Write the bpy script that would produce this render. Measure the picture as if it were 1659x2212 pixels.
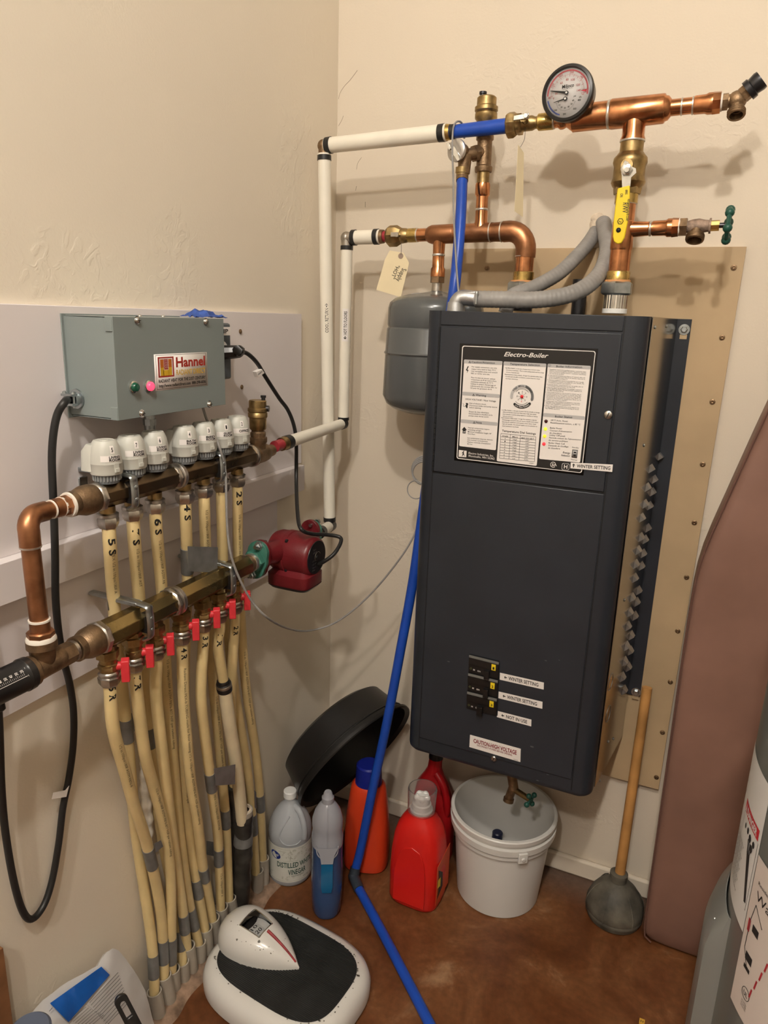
import bpy, bmesh, math, random
from mathutils import Vector, Matrix, noise
V = Vector
random.seed(7)
for _o in list(bpy.data.objects): bpy.data.objects.remove(_o)
SC = bpy.context.scene
COL = SC.collection
PI = math.pi

# ---------------------------------------------------------------- camera
IW, IH, FPX = 1659.0, 2212.0, 1558.1
YAW, PITCH, ROLL = -0.419852, 0.263274, 0.032993
CAM = V((1.034, -1.9186, 1.6))
FW = V((math.sin(YAW)*math.cos(PITCH), math.cos(YAW)*math.cos(PITCH), -math.sin(PITCH)))
_r = FW.cross(V((0, 0, 1))).normalized(); _u = _r.cross(FW)
RT = _r*math.cos(ROLL)+_u*math.sin(ROLL); UP = _u*math.cos(ROLL)-_r*math.sin(ROLL)
cd = bpy.data.cameras.new('camera'); cam = bpy.data.objects.new('camera', cd); COL.objects.link(cam)
cd.sensor_fit = 'HORIZONTAL'; cd.sensor_width = 36; cd.lens = FPX/IW*36; cd.clip_start = 0.01
m = Matrix((RT, UP, -FW)).transposed().to_4x4(); m.translation = CAM; cam.matrix_world = m
SC.camera = cam

# ---------------------------------------------------------------- world, lamps, exposure
SC.view_settings.view_transform = 'Standard'; SC.view_settings.look = 'None'
SC.view_settings.gamma = 1; SC.view_settings.use_curve_mapping = False
SC.view_settings.exposure = 0.30
w = bpy.data.worlds.new('room_air'); SC.world = w; w.use_nodes = True
w.node_tree.nodes['Background'].inputs[0].default_value = (1, .93, .85, 1)
w.node_tree.nodes['Background'].inputs[1].default_value = 0.30
LAMPS = [((1.08, -2.32, 3.38), 88, .055), ((.90, -3.5, 3.38), 96, .07)]
LIGHT_COL = (1, .93, .845)
for i, (p, e, r) in enumerate(LAMPS):
    ld = bpy.data.lights.new('ceiling_bulb', 'POINT'); ld.energy = e; ld.color = LIGHT_COL; ld.shadow_soft_size = r
    lo = bpy.data.objects.new('ceiling_bulb', ld); COL.objects.link(lo); lo.location = p

# ---------------------------------------------------------------- pixel helpers (only used to measure positions)
def ray(px, py): return RT*((px-IW/2)/FPX)-UP*((py-IH/2)/FPX)+FW
def at(px, py, ax, val):
    d = ray(px, py); k = 'xyz'.index(ax); return CAM+d*((val-CAM[k])/d[k])
def atp(px, py, P0, N):
    d = ray(px, py); return CAM+d*((P0-CAM).dot(N)/d.dot(N))
def proj(p):
    v = p-CAM; d = v.dot(FW); return (IW/2+FPX*v.dot(RT)/d, IH/2-FPX*v.dot(UP)/d, d)
def along(A, B, c, wh):
    lo, hi = -3.0, 4.0
    lo, hi = -.6, 1.6
    s = 1 if proj(A+(B-A)*hi)[wh] > proj(A+(B-A)*lo)[wh] else -1
    for _ in range(40):
        mid = (lo+hi)/2
        if (proj(A+(B-A)*mid)[wh]-c)*s < 0: lo = mid
        else: hi = mid
    return A+(B-A)*lo

# ---------------------------------------------------------------- materials
MATS = {}
def mat(name, col, rough=.5, metal=0, noise_amt=0, nscale=30, bump=0, bscale=200, trans=0, coat=0, emit=0, col2=None, alpha=1, ior=1.45, spec=.5, detail=4, sss=0):
    if name in MATS: return MATS[name]
    mt = bpy.data.materials.new(name); mt.use_nodes = True; nt = mt.node_tree
    b = nt.nodes['Principled BSDF']
    b.inputs['Base Color'].default_value = (*col, 1); b.inputs['Roughness'].default_value = rough
    b.inputs['Metallic'].default_value = metal; b.inputs['IOR'].default_value = ior
    b.inputs['Specular IOR Level'].default_value = spec
    b.inputs['Transmission Weight'].default_value = trans; b.inputs['Coat Weight'].default_value = coat
    b.inputs['Alpha'].default_value = alpha
    if sss: b.inputs['Subsurface Weight'].default_value = sss; b.inputs['Subsurface Radius'].default_value = (.01, .008, .006)
    if emit: b.inputs['Emission Color'].default_value = (*col, 1); b.inputs['Emission Strength'].default_value = emit
    tc = None
    def obj():
        nonlocal tc
        if tc is None: tc = nt.nodes.new('ShaderNodeTexCoord')
        return tc.outputs['Object']
    if noise_amt or col2:
        n = nt.nodes.new('ShaderNodeTexNoise'); n.inputs['Scale'].default_value = nscale; n.inputs['Detail'].default_value = detail
        nt.links.new(obj(), n.inputs['Vector'])
        r = nt.nodes.new('ShaderNodeValToRGB'); r.color_ramp.elements[0].position = .32; r.color_ramp.elements[1].position = .68
        a = noise_amt
        r.color_ramp.elements[0].color = (*[c*(1-a) for c in col], 1)
        r.color_ramp.elements[1].color = (*(col2 if col2 else [min(1, c*(1+a)) for c in col]), 1)
        nt.links.new(n.outputs['Fac'], r.inputs[0]); nt.links.new(r.outputs[0], b.inputs['Base Color'])
        if metal:
            mr = nt.nodes.new('ShaderNodeMapRange'); mr.inputs[3].default_value = rough*.7; mr.inputs[4].default_value = min(1, rough*1.5)
            nt.links.new(n.outputs['Fac'], mr.inputs[0]); nt.links.new(mr.outputs[0], b.inputs['Roughness'])
    if bump:
        n2 = nt.nodes.new('ShaderNodeTexNoise'); n2.inputs['Scale'].default_value = bscale; n2.inputs['Detail'].default_value = 3
        nt.links.new(obj(), n2.inputs['Vector'])
        bp = nt.nodes.new('ShaderNodeBump'); bp.inputs['Strength'].default_value = bump; bp.inputs['Distance'].default_value = .002
        nt.links.new(n2.outputs['Fac'], bp.inputs['Height']); nt.links.new(bp.outputs[0], b.inputs['Normal'])
    MATS[name] = mt
    return mt
def wall_mat(name, col):
    mt = mat(name, col, .75, 0, .03, 1.3)
    nt = mt.node_tree; b = nt.nodes['Principled BSDF']
    tc = next(n for n in nt.nodes if n.type == 'TEX_COORD')
    n1 = nt.nodes.new('ShaderNodeTexNoise'); n1.inputs['Scale'].default_value = 190; n1.inputs['Detail'].default_value = 3
    n2 = nt.nodes.new('ShaderNodeTexNoise'); n2.inputs['Scale'].default_value = 34; n2.inputs['Detail'].default_value = 5; n2.inputs['Distortion'].default_value = 1.2
    n3 = nt.nodes.new('ShaderNodeTexNoise'); n3.inputs['Scale'].default_value = 2.6; n3.inputs['Detail'].default_value = 1
    for n in (n1, n2, n3): nt.links.new(tc.outputs['Object'], n.inputs['Vector'])
    r2 = nt.nodes.new('ShaderNodeValToRGB'); r2.color_ramp.elements[0].position = .50; r2.color_ramp.elements[1].position = .60
    r3 = nt.nodes.new('ShaderNodeValToRGB'); r3.color_ramp.elements[0].position = .56; r3.color_ramp.elements[1].position = .66
    nt.links.new(n2.outputs['Fac'], r2.inputs[0]); nt.links.new(n3.outputs['Fac'], r3.inputs[0])
    mu = nt.nodes.new('ShaderNodeMath'); mu.operation = 'MULTIPLY'
    nt.links.new(r2.outputs[0], mu.inputs[0]); nt.links.new(r3.outputs[0], mu.inputs[1])
    m2 = nt.nodes.new('ShaderNodeMath'); m2.operation = 'MULTIPLY_ADD'; m2.inputs[1].default_value = 2.6
    nt.links.new(mu.outputs[0], m2.inputs[0]); nt.links.new(n1.outputs['Fac'], m2.inputs[2])
    bp = nt.nodes.new('ShaderNodeBump'); bp.inputs['Strength'].default_value = .22; bp.inputs['Distance'].default_value = .0013
    nt.links.new(m2.outputs[0], bp.inputs['Height']); nt.links.new(bp.outputs[0], b.inputs['Normal'])
    return mt
WALL = wall_mat('cream_paint_brightened', (.78, .705, .585))  # left wall: colour lightened to make up for weak lamp light there
WALL_B = wall_mat('cream_paint_dimmed', (.68, .60, .49))  # same cream, darkened in colour because the lamps overlight the back wall
WALL_FAR = mat('low_bounce_paint', (.36, .33, .28), .8)  # unseen walls, darkened to cut bounce light and deepen the shadows
BOARD = mat('white_board_paint', (.74, .69, .69), .6, 0, .02, 3, .05, 300)
PLY = mat('tan_plywood', (.46, .335, .195), .6, 0, .09, 5, .08, 120)
CEIL = mat('ceiling_paint', (.50, .48, .44), .9)  # unseen ceiling, toned down so less light bounces off it
COPPER = mat('copper', (.56, .25, .115), .22, 1, .38, 28)
COPPER_D = mat('aged_copper', (.36, .165, .08), .33, .92, .4, 22)
BRONZE = mat('bronze', (.25, .165, .095), .42, .85, .3, 60, .3, 400)
BRONZE_M = mat('manifold_bronze', (.135, .095, .055), .27, .95, .2, 15)
BRASS = mat('brass', (.52, .37, .13), .25, 1, .25, 40)
BRASS_D = mat('dull_brass', (.35, .25, .115), .36, 1, .3, 60)
SOLDER = mat('solder', (.66, .62, .56), .35, .9, .15, 90)
NICKEL = mat('nickel', (.50, .47, .43), .3, 1, .25, 70)
ZINC = mat('zinc', (.46, .50, .52), .3, 1, .2, 50)
CHROME = mat('chrome', (.72, .72, .70), .15, 1, .1, 50)
WPIPE = mat('white_pipe', (.80, .755, .65), .38, 0, .04, 12)
TEFLON = mat('thread_tape', (.75, .70, .62), .6)
BLACK = mat('black_rubber', (.014, .014, .014), .42)
BLACKP = mat('black_plastic', (.011, .010, .010), .3, 0, .2, 12)
DKMET = mat('dark_steel', (.05, .05, .055), .35, .8)
BLUEP = mat('blue_pipe', (.012, .065, .40), .33, 0, .12, 10)
REDS = mat('red_sleeve', (.32, .03, .04), .4)
TUBE = mat('cream_tubing', (.71, .56, .285), .36, 0, .10, 14, sss=.15)
TUBE2 = mat('pale_tubing', (.73, .63, .43), .36, 0, .08, 14, sss=.15)
SLEEVE = mat('grey_conduit', (.40, .36, .30), .6, 0, .12, 20, .1, 100)
TAPE = mat('duct_tape', (.20, .20, .195), .38, .35, .15, 40, .15, 60)
CAP = mat('actuator_plastic', (.55, .55, .50), .38, 0, .02, 9)
CAPG = mat('actuator_collar', (.16, .17, .18), .45)
PAPER = mat('white_label', (.80, .76, .73), .5)
INK = mat('black_ink', (.012, .012, .012), .5)
GREYBOX = mat('grey_enamel', (.215, .25, .245), .38, 0, .03, 6, .05, 300)
BOILER = mat('charcoal_enamel', (.022, .026, .034), .36, 0, .12, 7, .04, 500)
BOILER_D = mat('dark_gap', (.006, .007, .009), .6)
MIRROR = mat('polished_side', (.40, .385, .37), .14, 1, .06, 4)
TANKG = mat('grey_tank', (.085, .092, .095), .25, 0, .04, 8, coat=.3)
FLEX = mat('grey_flex_conduit', (.26, .25, .24), .5, 0, .12, 25, .1, 90)
ALU = mat('cast_aluminium', (.50, .51, .52), .38, .9, .1, 60, .25, 200)
RED = mat('red_handle', (.62, .035, .045), .38, 0, .08, 40)
PUMP = mat('pump_red', (.135, .011, .015), .34, 0, .1, 25, .2, 260)
GREEN = mat('green_iron', (.045, .16, .12), .4, 0, .15, 40, .2, 200)
GREENH = mat('green_wheel', (.012, .075, .055), .4)
YEL = mat('yellow_grip', (.80, .60, .02), .35)
TAGP = mat('manila_paper', (.76, .65, .43), .7, 0, .03, 15)
WHITEP = mat('white_plastic', (.74, .74, .72), .32, 0, .02, 8)
ENAMEL = mat('white_enamel', (.68, .665, .63), .22, 0, .03, 10, coat=.4)
WOOD = mat('oak_handle', (.48, .24, .075), .5, 0, .25, 9, .08, 80)
RUBG = mat('dusty_rubber', (.045, .042, .034), .6, 0, .3, 16, .3, 70, col2=(.15, .135, .105))
VINYL = mat('brown_vinyl', (.215, .115, .085), .5, 0, .13, 5)
HEAT = mat('grey_heater_paint', (.105, .108, .100), .32, 0, .04, 6, coat=.2)
REDJ = mat('red_plastic', (.60, .014, .010), .28, 0, .05, 8)
REDD = mat('deep_red_plastic', (.40, .008, .012), .3, 0, .05, 8)
ORJ = mat('orange_red_plastic', (.62, .05, .014), .3, 0, .05, 8)
BLUEC = mat('blue_cap', (.01, .018, .22), .35)
GREYT = mat('mid_grey_print', (.33, .33, .33), .5)  # grey ink for small lettering on the gauge dial

# ---------------------------------------------------------------- mesh builder
def frame(d):
    d = d.normalized(); a = V((0, 0, 1)) if abs(d.z) < .9 else V((0, 1, 0))
    n = a.cross(d).normalized(); return n, d.cross(n)
def smooth_path(pts, k=6):
    if len(pts) < 3: return [V(p) for p in pts]
    P = [V(p) for p in pts]; P = [P[0]*2-P[1]]+P+[P[-1]*2-P[-2]]; out = []
    for i in range(1, len(P)-2):
        a, b, c, d = P[i-1:i+3]
        for j in range(k):
            t = j/k; out.append(.5*((2*b)+(c-a)*t+(2*a-5*b+4*c-d)*t*t+(3*b-a-3*c+d)*t**3))
    out.append(P[-2]); return out
class MB:
    def __init__(s): s.v = []; s.f = []; s.mi = []; s.m = 0
    def add(s, vs, fs):
        o = len(s.v); s.v += [V(p) for p in vs]; s.f += [[i+o for i in f] for f in fs]; s.mi += [s.m]*len(fs); return s
    def box(s, x0, x1, y0, y1, z0, z1):
        vs = [(x, y, z) for x in (x0, x1) for y in (y0, y1) for z in (z0, z1)]
        return s.add(vs, [(0, 1, 3, 2), (4, 6, 7, 5), (0, 4, 5, 1), (2, 3, 7, 6), (0, 2, 6, 4), (1, 5, 7, 3)])
    def hexa(s, q, d):   # quad q (4 pts) extruded by vector d
        q = [V(p) for p in q]; n = len(q); vs = q+[p+d for p in q]
        return s.add(vs, [list(range(n))[::-1], list(range(n, 2*n))]+[(i, (i+1) % n, n+(i+1) % n, n+i) for i in range(n)])
    def face(s, q): return s.add(q, [list(range(len(q)))])
    def lathe(s, A, D, prof, seg=28, ph=0, ell=None, cap=True, n=None):
        D = V(D).normalized()
        if n is None: n, b = frame(D)
        else: n = V(n); b = D.cross(n)
        if ell: b = b*ell
        vs = []; A = V(A)
        for t, r in prof:
            for i in range(seg):
                a = 2*PI*(i+ph)/seg; vs.append(A+D*t+(n*math.cos(a)+b*math.sin(a))*r)
        k = len(prof); fs = [(j*seg+i, j*seg+(i+1) % seg, (j+1)*seg+(i+1) % seg, (j+1)*seg+i) for j in range(k-1) for i in range(seg)]
        if cap: fs += [list(range(seg))[::-1], list(range((k-1)*seg, k*seg))]
        return s.add(vs, fs)
    def cyl(s, A, B, r, seg=24, r2=None):
        A, B = V(A), V(B); return s.lathe(A, B-A, [(0, r), ((B-A).length, r if r2 is None else r2)], seg)
    def tube(s, pts, r, seg=12, k=6, cap=True):
        P = smooth_path(pts, k) if k else [V(p) for p in pts]; n = None; vs = []; N = len(P)
        for i, p in enumerate(P):
            d = (P[min(i+1, N-1)]-P[max(i-1, 0)]).normalized()
            if n is None: n, _ = frame(d)
            n = (n-d*n.dot(d)).normalized(); b = d.cross(n)
            rr = r(i/(N-1)) if callable(r) else r
            for j in range(seg):
                a = 2*PI*j/seg; vs.append(p+(n*math.cos(a)+b*math.sin(a))*rr)
        fs = [(i*seg+j, i*seg+(j+1) % seg, (i+1)*seg+(j+1) % seg, (i+1)*seg+j) for i in range(N-1) for j in range(seg)]
        if cap: fs += [list(range(seg))[::-1], list(range((N-1)*seg, N*seg))]
        return s.add(vs, fs)
    def ball(s, c, r, seg=16, rings=10, sc=(1, 1, 1)):
        c = V(c); vs = []; 
        for i in range(rings+1):
            th = PI*i/rings
            for j in range(seg):
                a = 2*PI*j/seg; vs.append(c+V((r*sc[0]*math.sin(th)*math.cos(a), r*sc[1]*math.sin(th)*math.sin(a), r*sc[2]*math.cos(th))))
        fs = [(i*seg+j, (i+1)*seg+j, (i+1)*seg+(j+1) % seg, i*seg+(j+1) % seg) for i in range(rings) for j in range(seg)]
        return s.add(vs, fs)
    def torus(s, c, n, R, r, S=28, q=8, a0=0, a1=2*PI, U=None):
        c = V(c); n = V(n).normalized()
        if U is None: U, W = frame(n)
        else: U = V(U); W = n.cross(U)
        full = abs(a1-a0-2*PI) < 1e-6; pts = []
        for i in range(S if full else S+1):
            a = a0+(a1-a0)*i/S; e = U*math.cos(a)+W*math.sin(a)
            for j in range(q):
                b = 2*PI*j/q; pts.append(c+e*(R+r*math.cos(b))+n*(r*math.sin(b)))
        K = len(pts)//q; fs = []
        for i in range(K if full else K-1):
            for j in range(q):
                i2 = (i+1) % K; fs.append((i*q+j, i*q+(j+1) % q, i2*q+(j+1) % q, i2*q+j))
        return s.add(pts, fs)
    def loft(s, rings, seg=36, cap=True, fn=None):  # rings: (z, cx, cy, rx, ry, exponent, angle)
        vs = []
        for (z, cx, cy, rx, ry, e, *an) in rings:
            an = an[0] if an else 0; ca, sa = math.cos(an), math.sin(an)
            for i in range(seg):
                a = 2*PI*i/seg; c, q = math.cos(a), math.sin(a)
                x = rx*math.copysign(abs(c)**(2/e), c); y = ry*math.copysign(abs(q)**(2/e), q)
                if fn: x, y = fn(x, y, z)
                vs.append((cx+x*ca-y*sa, cy+x*sa+y*ca, z))
        k = len(rings); fs = [(j*seg+i, j*seg+(i+1) % seg, (j+1)*seg+(i+1) % seg, (j+1)*seg+i) for j in range(k-1) for i in range(seg)]
        if cap: fs += [list(range(seg))[::-1], list(range((k-1)*seg, k*seg))]
        return s.add(vs, fs)
    def grid(s, fn, nu, nv):
        vs = [fn(i/nu, j/nv) for j in range(nv+1) for i in range(nu+1)]; w = nu+1
        return s.add(vs, [(j*w+i, j*w+i+1, (j+1)*w+i+1, (j+1)*w+i) for j in range(nv) for i in range(nu)])
    def text(s, body, fn, bold=0, shear=0):
        vs, fs = glyphs(body, bold, shear)
        return s.add([fn(x, y) for x, y in vs], fs)
    def tline(s, body, L, R, up, bold=0, shear=0):   # text fitted between L and R (baseline), height vector up
        L, R, up = V(L), V(R), V(up)
        return s.text(body, lambda x, y: L+(R-L)*x+up*y, bold, shear)
GC = {}
def glyphs(body, bold, shear):
    k = (body, bold, shear)
    if k in GC: return GC[k]
    c = bpy.data.curves.new('t', 'FONT'); c.body = body; c.offset = bold; c.shear = shear; c.resolution_u = 2; c.size = 1
    o = bpy.data.objects.new('t', c); COL.objects.link(o)
    me = bpy.data.meshes.new_from_object(o)
    vs = [(v.co.x, v.co.y) for v in me.vertices]; fs = [list(p.vertices) for p in me.polygons]
    bpy.data.objects.remove(o); bpy.data.curves.remove(c); bpy.data.meshes.remove(me)
    if vs:
        x0 = min(v[0] for v in vs); x1 = max(v[0] for v in vs); H = .70
        vs = [((x-x0)/max(x1-x0, 1e-6), y/H) for x, y in vs]
    GC[k] = (vs, fs); return GC[k]

# ---------------------------------------------------------------- objects
ORG = {}
def tag(o, label, cat, group=None, kind=None):
    if label: o['label'] = label
    if cat: o['category'] = cat
    if group: o['group'] = group
    if kind: o['kind'] = kind
    return o
def thing(name, label, cat, loc=(0, 0, 0), group=None):
    o = bpy.data.objects.new(name, None); COL.objects.link(o); o.location = loc; o.empty_display_size = .02
    ORG[o] = V(loc); return tag(o, label, cat, group)
def obj(name, mb, mats, parent=None, label=None, bevel=0, sharp=38, solid=0, kind=None, bseg=2, origin=None):
    og = ORG[parent] if parent is not None else (V(origin) if origin is not None else V((0, 0, 0)))
    me = bpy.data.meshes.new(name); me.from_pydata([p-og for p in mb.v], [], mb.f)
    if not isinstance(mats, (list, tuple)): mats = [mats]
    for m_ in mats: me.materials.append(m_)
    bm = bmesh.new(); bm.from_mesh(me); bm.faces.ensure_lookup_table()
    for i, f in enumerate(bm.faces): f.smooth = True; f.material_index = mb.mi[i]
    if sharp < 200: bmesh.ops.recalc_face_normals(bm, faces=bm.faces)
    lim = math.radians(sharp)
    for e in bm.edges:
        if len(e.link_faces) != 2 or e.calc_face_angle(0) > lim: e.smooth = False
    bm.to_mesh(me); bm.free()
    o = bpy.data.objects.new(name, me); COL.objects.link(o)
    if parent is not None: o.parent = parent
    else: o.location = og
    ORG[o] = og
    if bevel:
        b = o.modifiers.new('edge', 'BEVEL'); b.width = bevel; b.segments = bseg; b.limit_method = 'ANGLE'; b.angle_limit = math.radians(40); b.harden_normals = False
    if solid: sm = o.modifiers.new('thick', 'SOLIDIFY'); sm.thickness = solid; sm.offset = 0
    if label: o['label'] = label
    if kind: o['kind'] = kind
    return o
def sect(par, name, mt, A, B, wh, lst, seg=28, ph=0, label=None):
    """revolved section measured along axis A-B: lst of (pixel coordinate, half width in pixels)"""
    A, B = V(A), V(B); D = (B-A).normalized(); prof = []
    for c, hw in lst:
        P = along(A, B, c, wh); prof.append(((P-A).dot(D), hw*proj(P)[2]/FPX))
    if prof[0][0] > prof[-1][0]: prof = prof[::-1]
    return obj(name, MB().lathe(A, D, prof, seg, ph), mt, par, label)
def ring(par, name, mt, A, B, wh, c, hw, wpx=3, seg=28):
    return sect(par, name, mt, A, B, wh, [(c-wpx/2, hw-.8), (c-wpx/4, hw), (c+wpx/4, hw), (c+wpx/2, hw-.8)], seg)
def struct(name, mb, mt, parent=None, **k): return obj(name, mb, mt, parent, kind='structure' if parent is None else None, **k)

# ================================================================= SETTING
struct('wall_left', MB().box(-.1, 0, -5.2, .1, 0, 3.5), WALL)
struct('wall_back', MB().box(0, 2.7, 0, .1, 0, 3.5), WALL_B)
CRK = mat('crack_line', (.30, .235, .17), .8)
for pl_ in (((772, 152), (757, 172), (744, 186), (735, 200), (731, 214)), ((781, 340), (773, 352), (770, 366)), ((770, 402), (768, 412)), ((789, 436), (789, 448)), ((742, 250), (737, 262), (731, 272))):
    obj('paint_crack', MB().tube([at(a_, b_, 'y', -.0003) for a_, b_ in pl_], .0005, 5, 3), CRK, bpy.data.objects['wall_back'])
struct('wall_right', MB().box(2.6, 2.7, -5.2, 0, 0, 3.5), WALL_FAR)
struct('wall_front', MB().box(0, 2.6, -5.3, -5.2, 0, 3.5), WALL_FAR)
struct('ceiling', MB().box(-.1, 2.7, -5.3, .1, 3.5, 3.6), CEIL)
def floor_mat():
    mt = mat('stained_concrete', (.2, .08, .03), .4); nt = mt.node_tree; b = nt.nodes['Principled BSDF']
    tc = nt.nodes.new('ShaderNodeTexCoord')
    n1 = nt.nodes.new('ShaderNodeTexNoise'); n1.inputs['Scale'].default_value = 4.2; n1.inputs['Detail'].default_value = 8; n1.inputs['Distortion'].default_value = .9; n1.inputs['Roughness'].default_value = .62
    n2 = nt.nodes.new('ShaderNodeTexNoise'); n2.inputs['Scale'].default_value = 60; n2.inputs['Detail'].default_value = 5
    nt.links.new(tc.outputs['Object'], n1.inputs['Vector']); nt.links.new(tc.outputs['Object'], n2.inputs['Vector'])
    r = nt.nodes.new('ShaderNodeValToRGB'); e = r.color_ramp.elements
    e[0].position = .25; e[0].color = (.055, .016, .006, 1); e[1].position = .70; e[1].color = (.30, .17, .09, 1)
    x = e.new(.45); x.color = (.115, .038, .012, 1); x = e.new(.58); x.color = (.165, .066, .024, 1)
    nt.links.new(n1.outputs['Fac'], r.inputs[0])
    sx = nt.nodes.new('ShaderNodeSeparateXYZ'); nt.links.new(tc.outputs['Object'], sx.inputs[0]); n3 = nt.nodes.new('ShaderNodeMath'); n3.operation = 'MULTIPLY_ADD'; n3.inputs[1].default_value = .10; nt.links.new(n1.outputs['Fac'], n3.inputs[0]); nt.links.new(sx.outputs['Y'], n3.inputs[2])
    mg = nt.nodes.new('ShaderNodeMapRange'); mg.inputs[1].default_value = -.09; mg.inputs[2].default_value = .02; mg.inputs[4].default_value = .8; nt.links.new(n3.outputs[0], mg.inputs[0])
    mz = nt.nodes.new('ShaderNodeMix'); mz.data_type = 'RGBA'; mz.inputs[7].default_value = (.10, .07, .055, 1); nt.links.new(mg.outputs[0], mz.inputs[0]); nt.links.new(r.outputs[0], mz.inputs[6])
    mx = nt.nodes.new('ShaderNodeMix'); mx.data_type = 'RGBA'; mx.blend_type = 'OVERLAY'; mx.inputs[0].default_value = .45
    nt.links.new(mz.outputs[2], mx.inputs[6]); nt.links.new(n2.outputs['Fac'], mx.inputs[7]); nt.links.new(mx.outputs[2], b.inputs['Base Color'])
    mr = nt.nodes.new('ShaderNodeMapRange'); mr.inputs[3].default_value = .28; mr.inputs[4].default_value = .55
    nt.links.new(n1.outputs['Fac'], mr.inputs[0]); nt.links.new(mr.outputs[0], b.inputs['Roughness'])
    bp = nt.nodes.new('ShaderNodeBump'); bp.inputs['Strength'].default_value = .12; bp.inputs['Distance'].default_value = .002
    nt.links.new(n2.outputs['Fac'], bp.inputs['Height']); nt.links.new(bp.outputs[0], b.inputs['Normal'])
    return mt
FLOOR = floor_mat()
struct('floor', MB().box(-.1, 2.7, -5.3, .1, -.1, 0), FLOOR)
struct('baseboard_left', MB().box(0, .012, -5.2, -.93, 0, .062), WALL_B, bevel=.004)
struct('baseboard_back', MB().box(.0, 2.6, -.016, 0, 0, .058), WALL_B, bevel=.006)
# rough concrete left around the tube sleeves
CONC = mat('rough_concrete', (.26, .17, .115), .85, 0, .4, 40, .6, 60)
def patch(u, v):
    y = -1.02+.62*u; x = .0+.085*v
    h = .016*(1-v**3)*(.6+noise.noise(V((y*22, x*30, 1)))*.9)+.004
    if v == 1 or u in (0, 1): h = .0
    return (x+.012*noise.noise(V((y*14, x*9, 4)))*(v > 0), y, max(h, 0.0))
struct('floor_patch', MB().grid(patch, 60, 14), CONC)
# wall boards
def board(name, x0, x1, y0, y1, z0, z1, label, mt=BOARD):
    t = thing(name, label, 'board', ((x0+x1)/2, (y0+y1)/2, z0)); obj('panel', MB().box(x0, x1, y0, y1, z0, z1), mt, t, bevel=.0012); return t
ba = board('wall_board', 0, .012, -2.0, -.206, 1.2, 1.602, 'large off-white painted board behind the grey control box')
yb = at(658, 1010, 'x', .034).y
board('wall_strip', 0, .034, -2.0, yb, at(300, 1201, 'x', .044).z, 1.2, 'thick off-white horizontal strip under the control box board')
zb = at(100, 1502, 'x', .012).z
board('wall_board', 0, .012, -2.0, at(600, 1250, 'x', .012).y, zb, at(300, 1201, 'x', .044).z, 'lowest off-white board on the left wall behind the tubes')
def screw(par, p, n, r=.0055, mt=DKMET, name='screw'):
    n = V(n); mb = MB().lathe(p, n, [(0, r), (.0012, r), (.0022, r*.7)], 14); mb.torus(V(p)+n*.0022, n, r*.36, r*.18, 12, 5)
    return obj(name, mb, mt, par)
for px, py in ((519, 716), (522, 836), (24, 1462)): screw(ba, at(px, py, 'x', .0125), (1, 0, 0), .0055, BRONZE)
xl = .372; xr_ = 1.056
zt = at(1300, 535, 'y', -.018).z; zl = at(1380, 1695, 'y', -.018).z
pw = thing('plywood_panel', 'tan plywood sheet screwed to the wall behind the boiler', 'board', (.7, -.009, zl))
obj('sheet', MB().hexa([(xl, -.001, zl), (xr_-.012, -.001, zl), (xr_, -.001, zt), (xl, -.001, zt)], V((0, -.017, 0))), PLY, pw, bevel=.001)
for px, py in ((1585, 578), (1560, 729), (1539, 868), (1518, 1003), (1500, 1129), (1483, 1247), (1464, 1363), (1448, 1473), (1431, 1582), (1418, 1679), (1052, 579)):
    screw(pw, at(px, py, 'y', -.0182), (0, -1, 0), .0065, BRONZE)

# ceiling lamps above the frame
for i, (p, e, r) in enumerate(LAMPS):
    t = thing('ceiling_lamp', ['round ceiling lamp nearest the boiler wall', 'round ceiling lamp farther back in the room'][i], 'lamp', (p[0], p[1], 3.5))
    obj('base', MB().lathe((p[0], p[1], 3.5), (0, 0, -1), [(0, .05), (.015, .05), (.03, .02)], 24), WHITEP, t)

# ================================================================= BOILER
D = .33; FY = -D
bl = at(919, 672, 'y', FY).x; br = at(1405, 682, 'y', FY).x
btop = 1.619; bbl = at(900, 1622, 'y', FY).z; bbr = at(1255, 1728, 'y', FY).z; bbot = (bbl+bbr)/2
SB0, SB1 = V((br+.002, FY+.035, 0)), V((.931, -.03, 0))
boil = thing('electric_boiler', 'charcoal wall-hung electric boiler cabinet with a printed door label', 'boiler', ((bl+br)/2, -.15, bbot))
def bf(px, py, off=0): return at(px, py, 'y', FY-off)
# cover: rounded front shell
def shell(z0, z1, x0=bl, x1=br, R=.032, back=.05, t=.0016):
    pts = [(x0, FY+back)]
    for i in range(9):
        a = PI/2*i/8; pts.append((x0+R-R*math.cos(a), FY+R-R*math.sin(a)))
    for i in range(9):
        a = PI/2*i/8; pts.append((x1-R+R*math.sin(a), FY+R-R*math.cos(a)))
    pts.append((x1, FY+back))
    return pts
cv = MB(); pts = shell(0, 0); ZB = bbot+.012
rowz = [ZB-.012, ZB-.010, ZB-.004, ZB+.004, btop]; ins = [.012, .005, .0012, 0, 0]
vs = []; cx0 = (bl+br)/2
for z, q in zip(rowz, ins):
    for x, y in pts: vs.append((x+(q if x < cx0 else -q), y+q, z))
n = len(pts); cv.add(vs, [(j*n+i, j*n+i+1, (j+1)*n+i+1, (j+1)*n+i) for j in range(len(rowz)-1) for i in range(n-1)])
cv.face([vs[i] for i in range(n)]); cv.face([vs[(len(rowz)-1)*n+i] for i in range(n)])
obj('cover', cv, BOILER, boil)
chs = MB().hexa([(.485, -.02, bbot+.01), (.930, -.02, bbot+.01), (SB0.x-.002, FY+.05, bbot+.01), (.485, FY+.05, bbot+.01)], V((0, 0, btop-bbot-.012)))
obj('chassis', chs, BOILER, boil)
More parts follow.
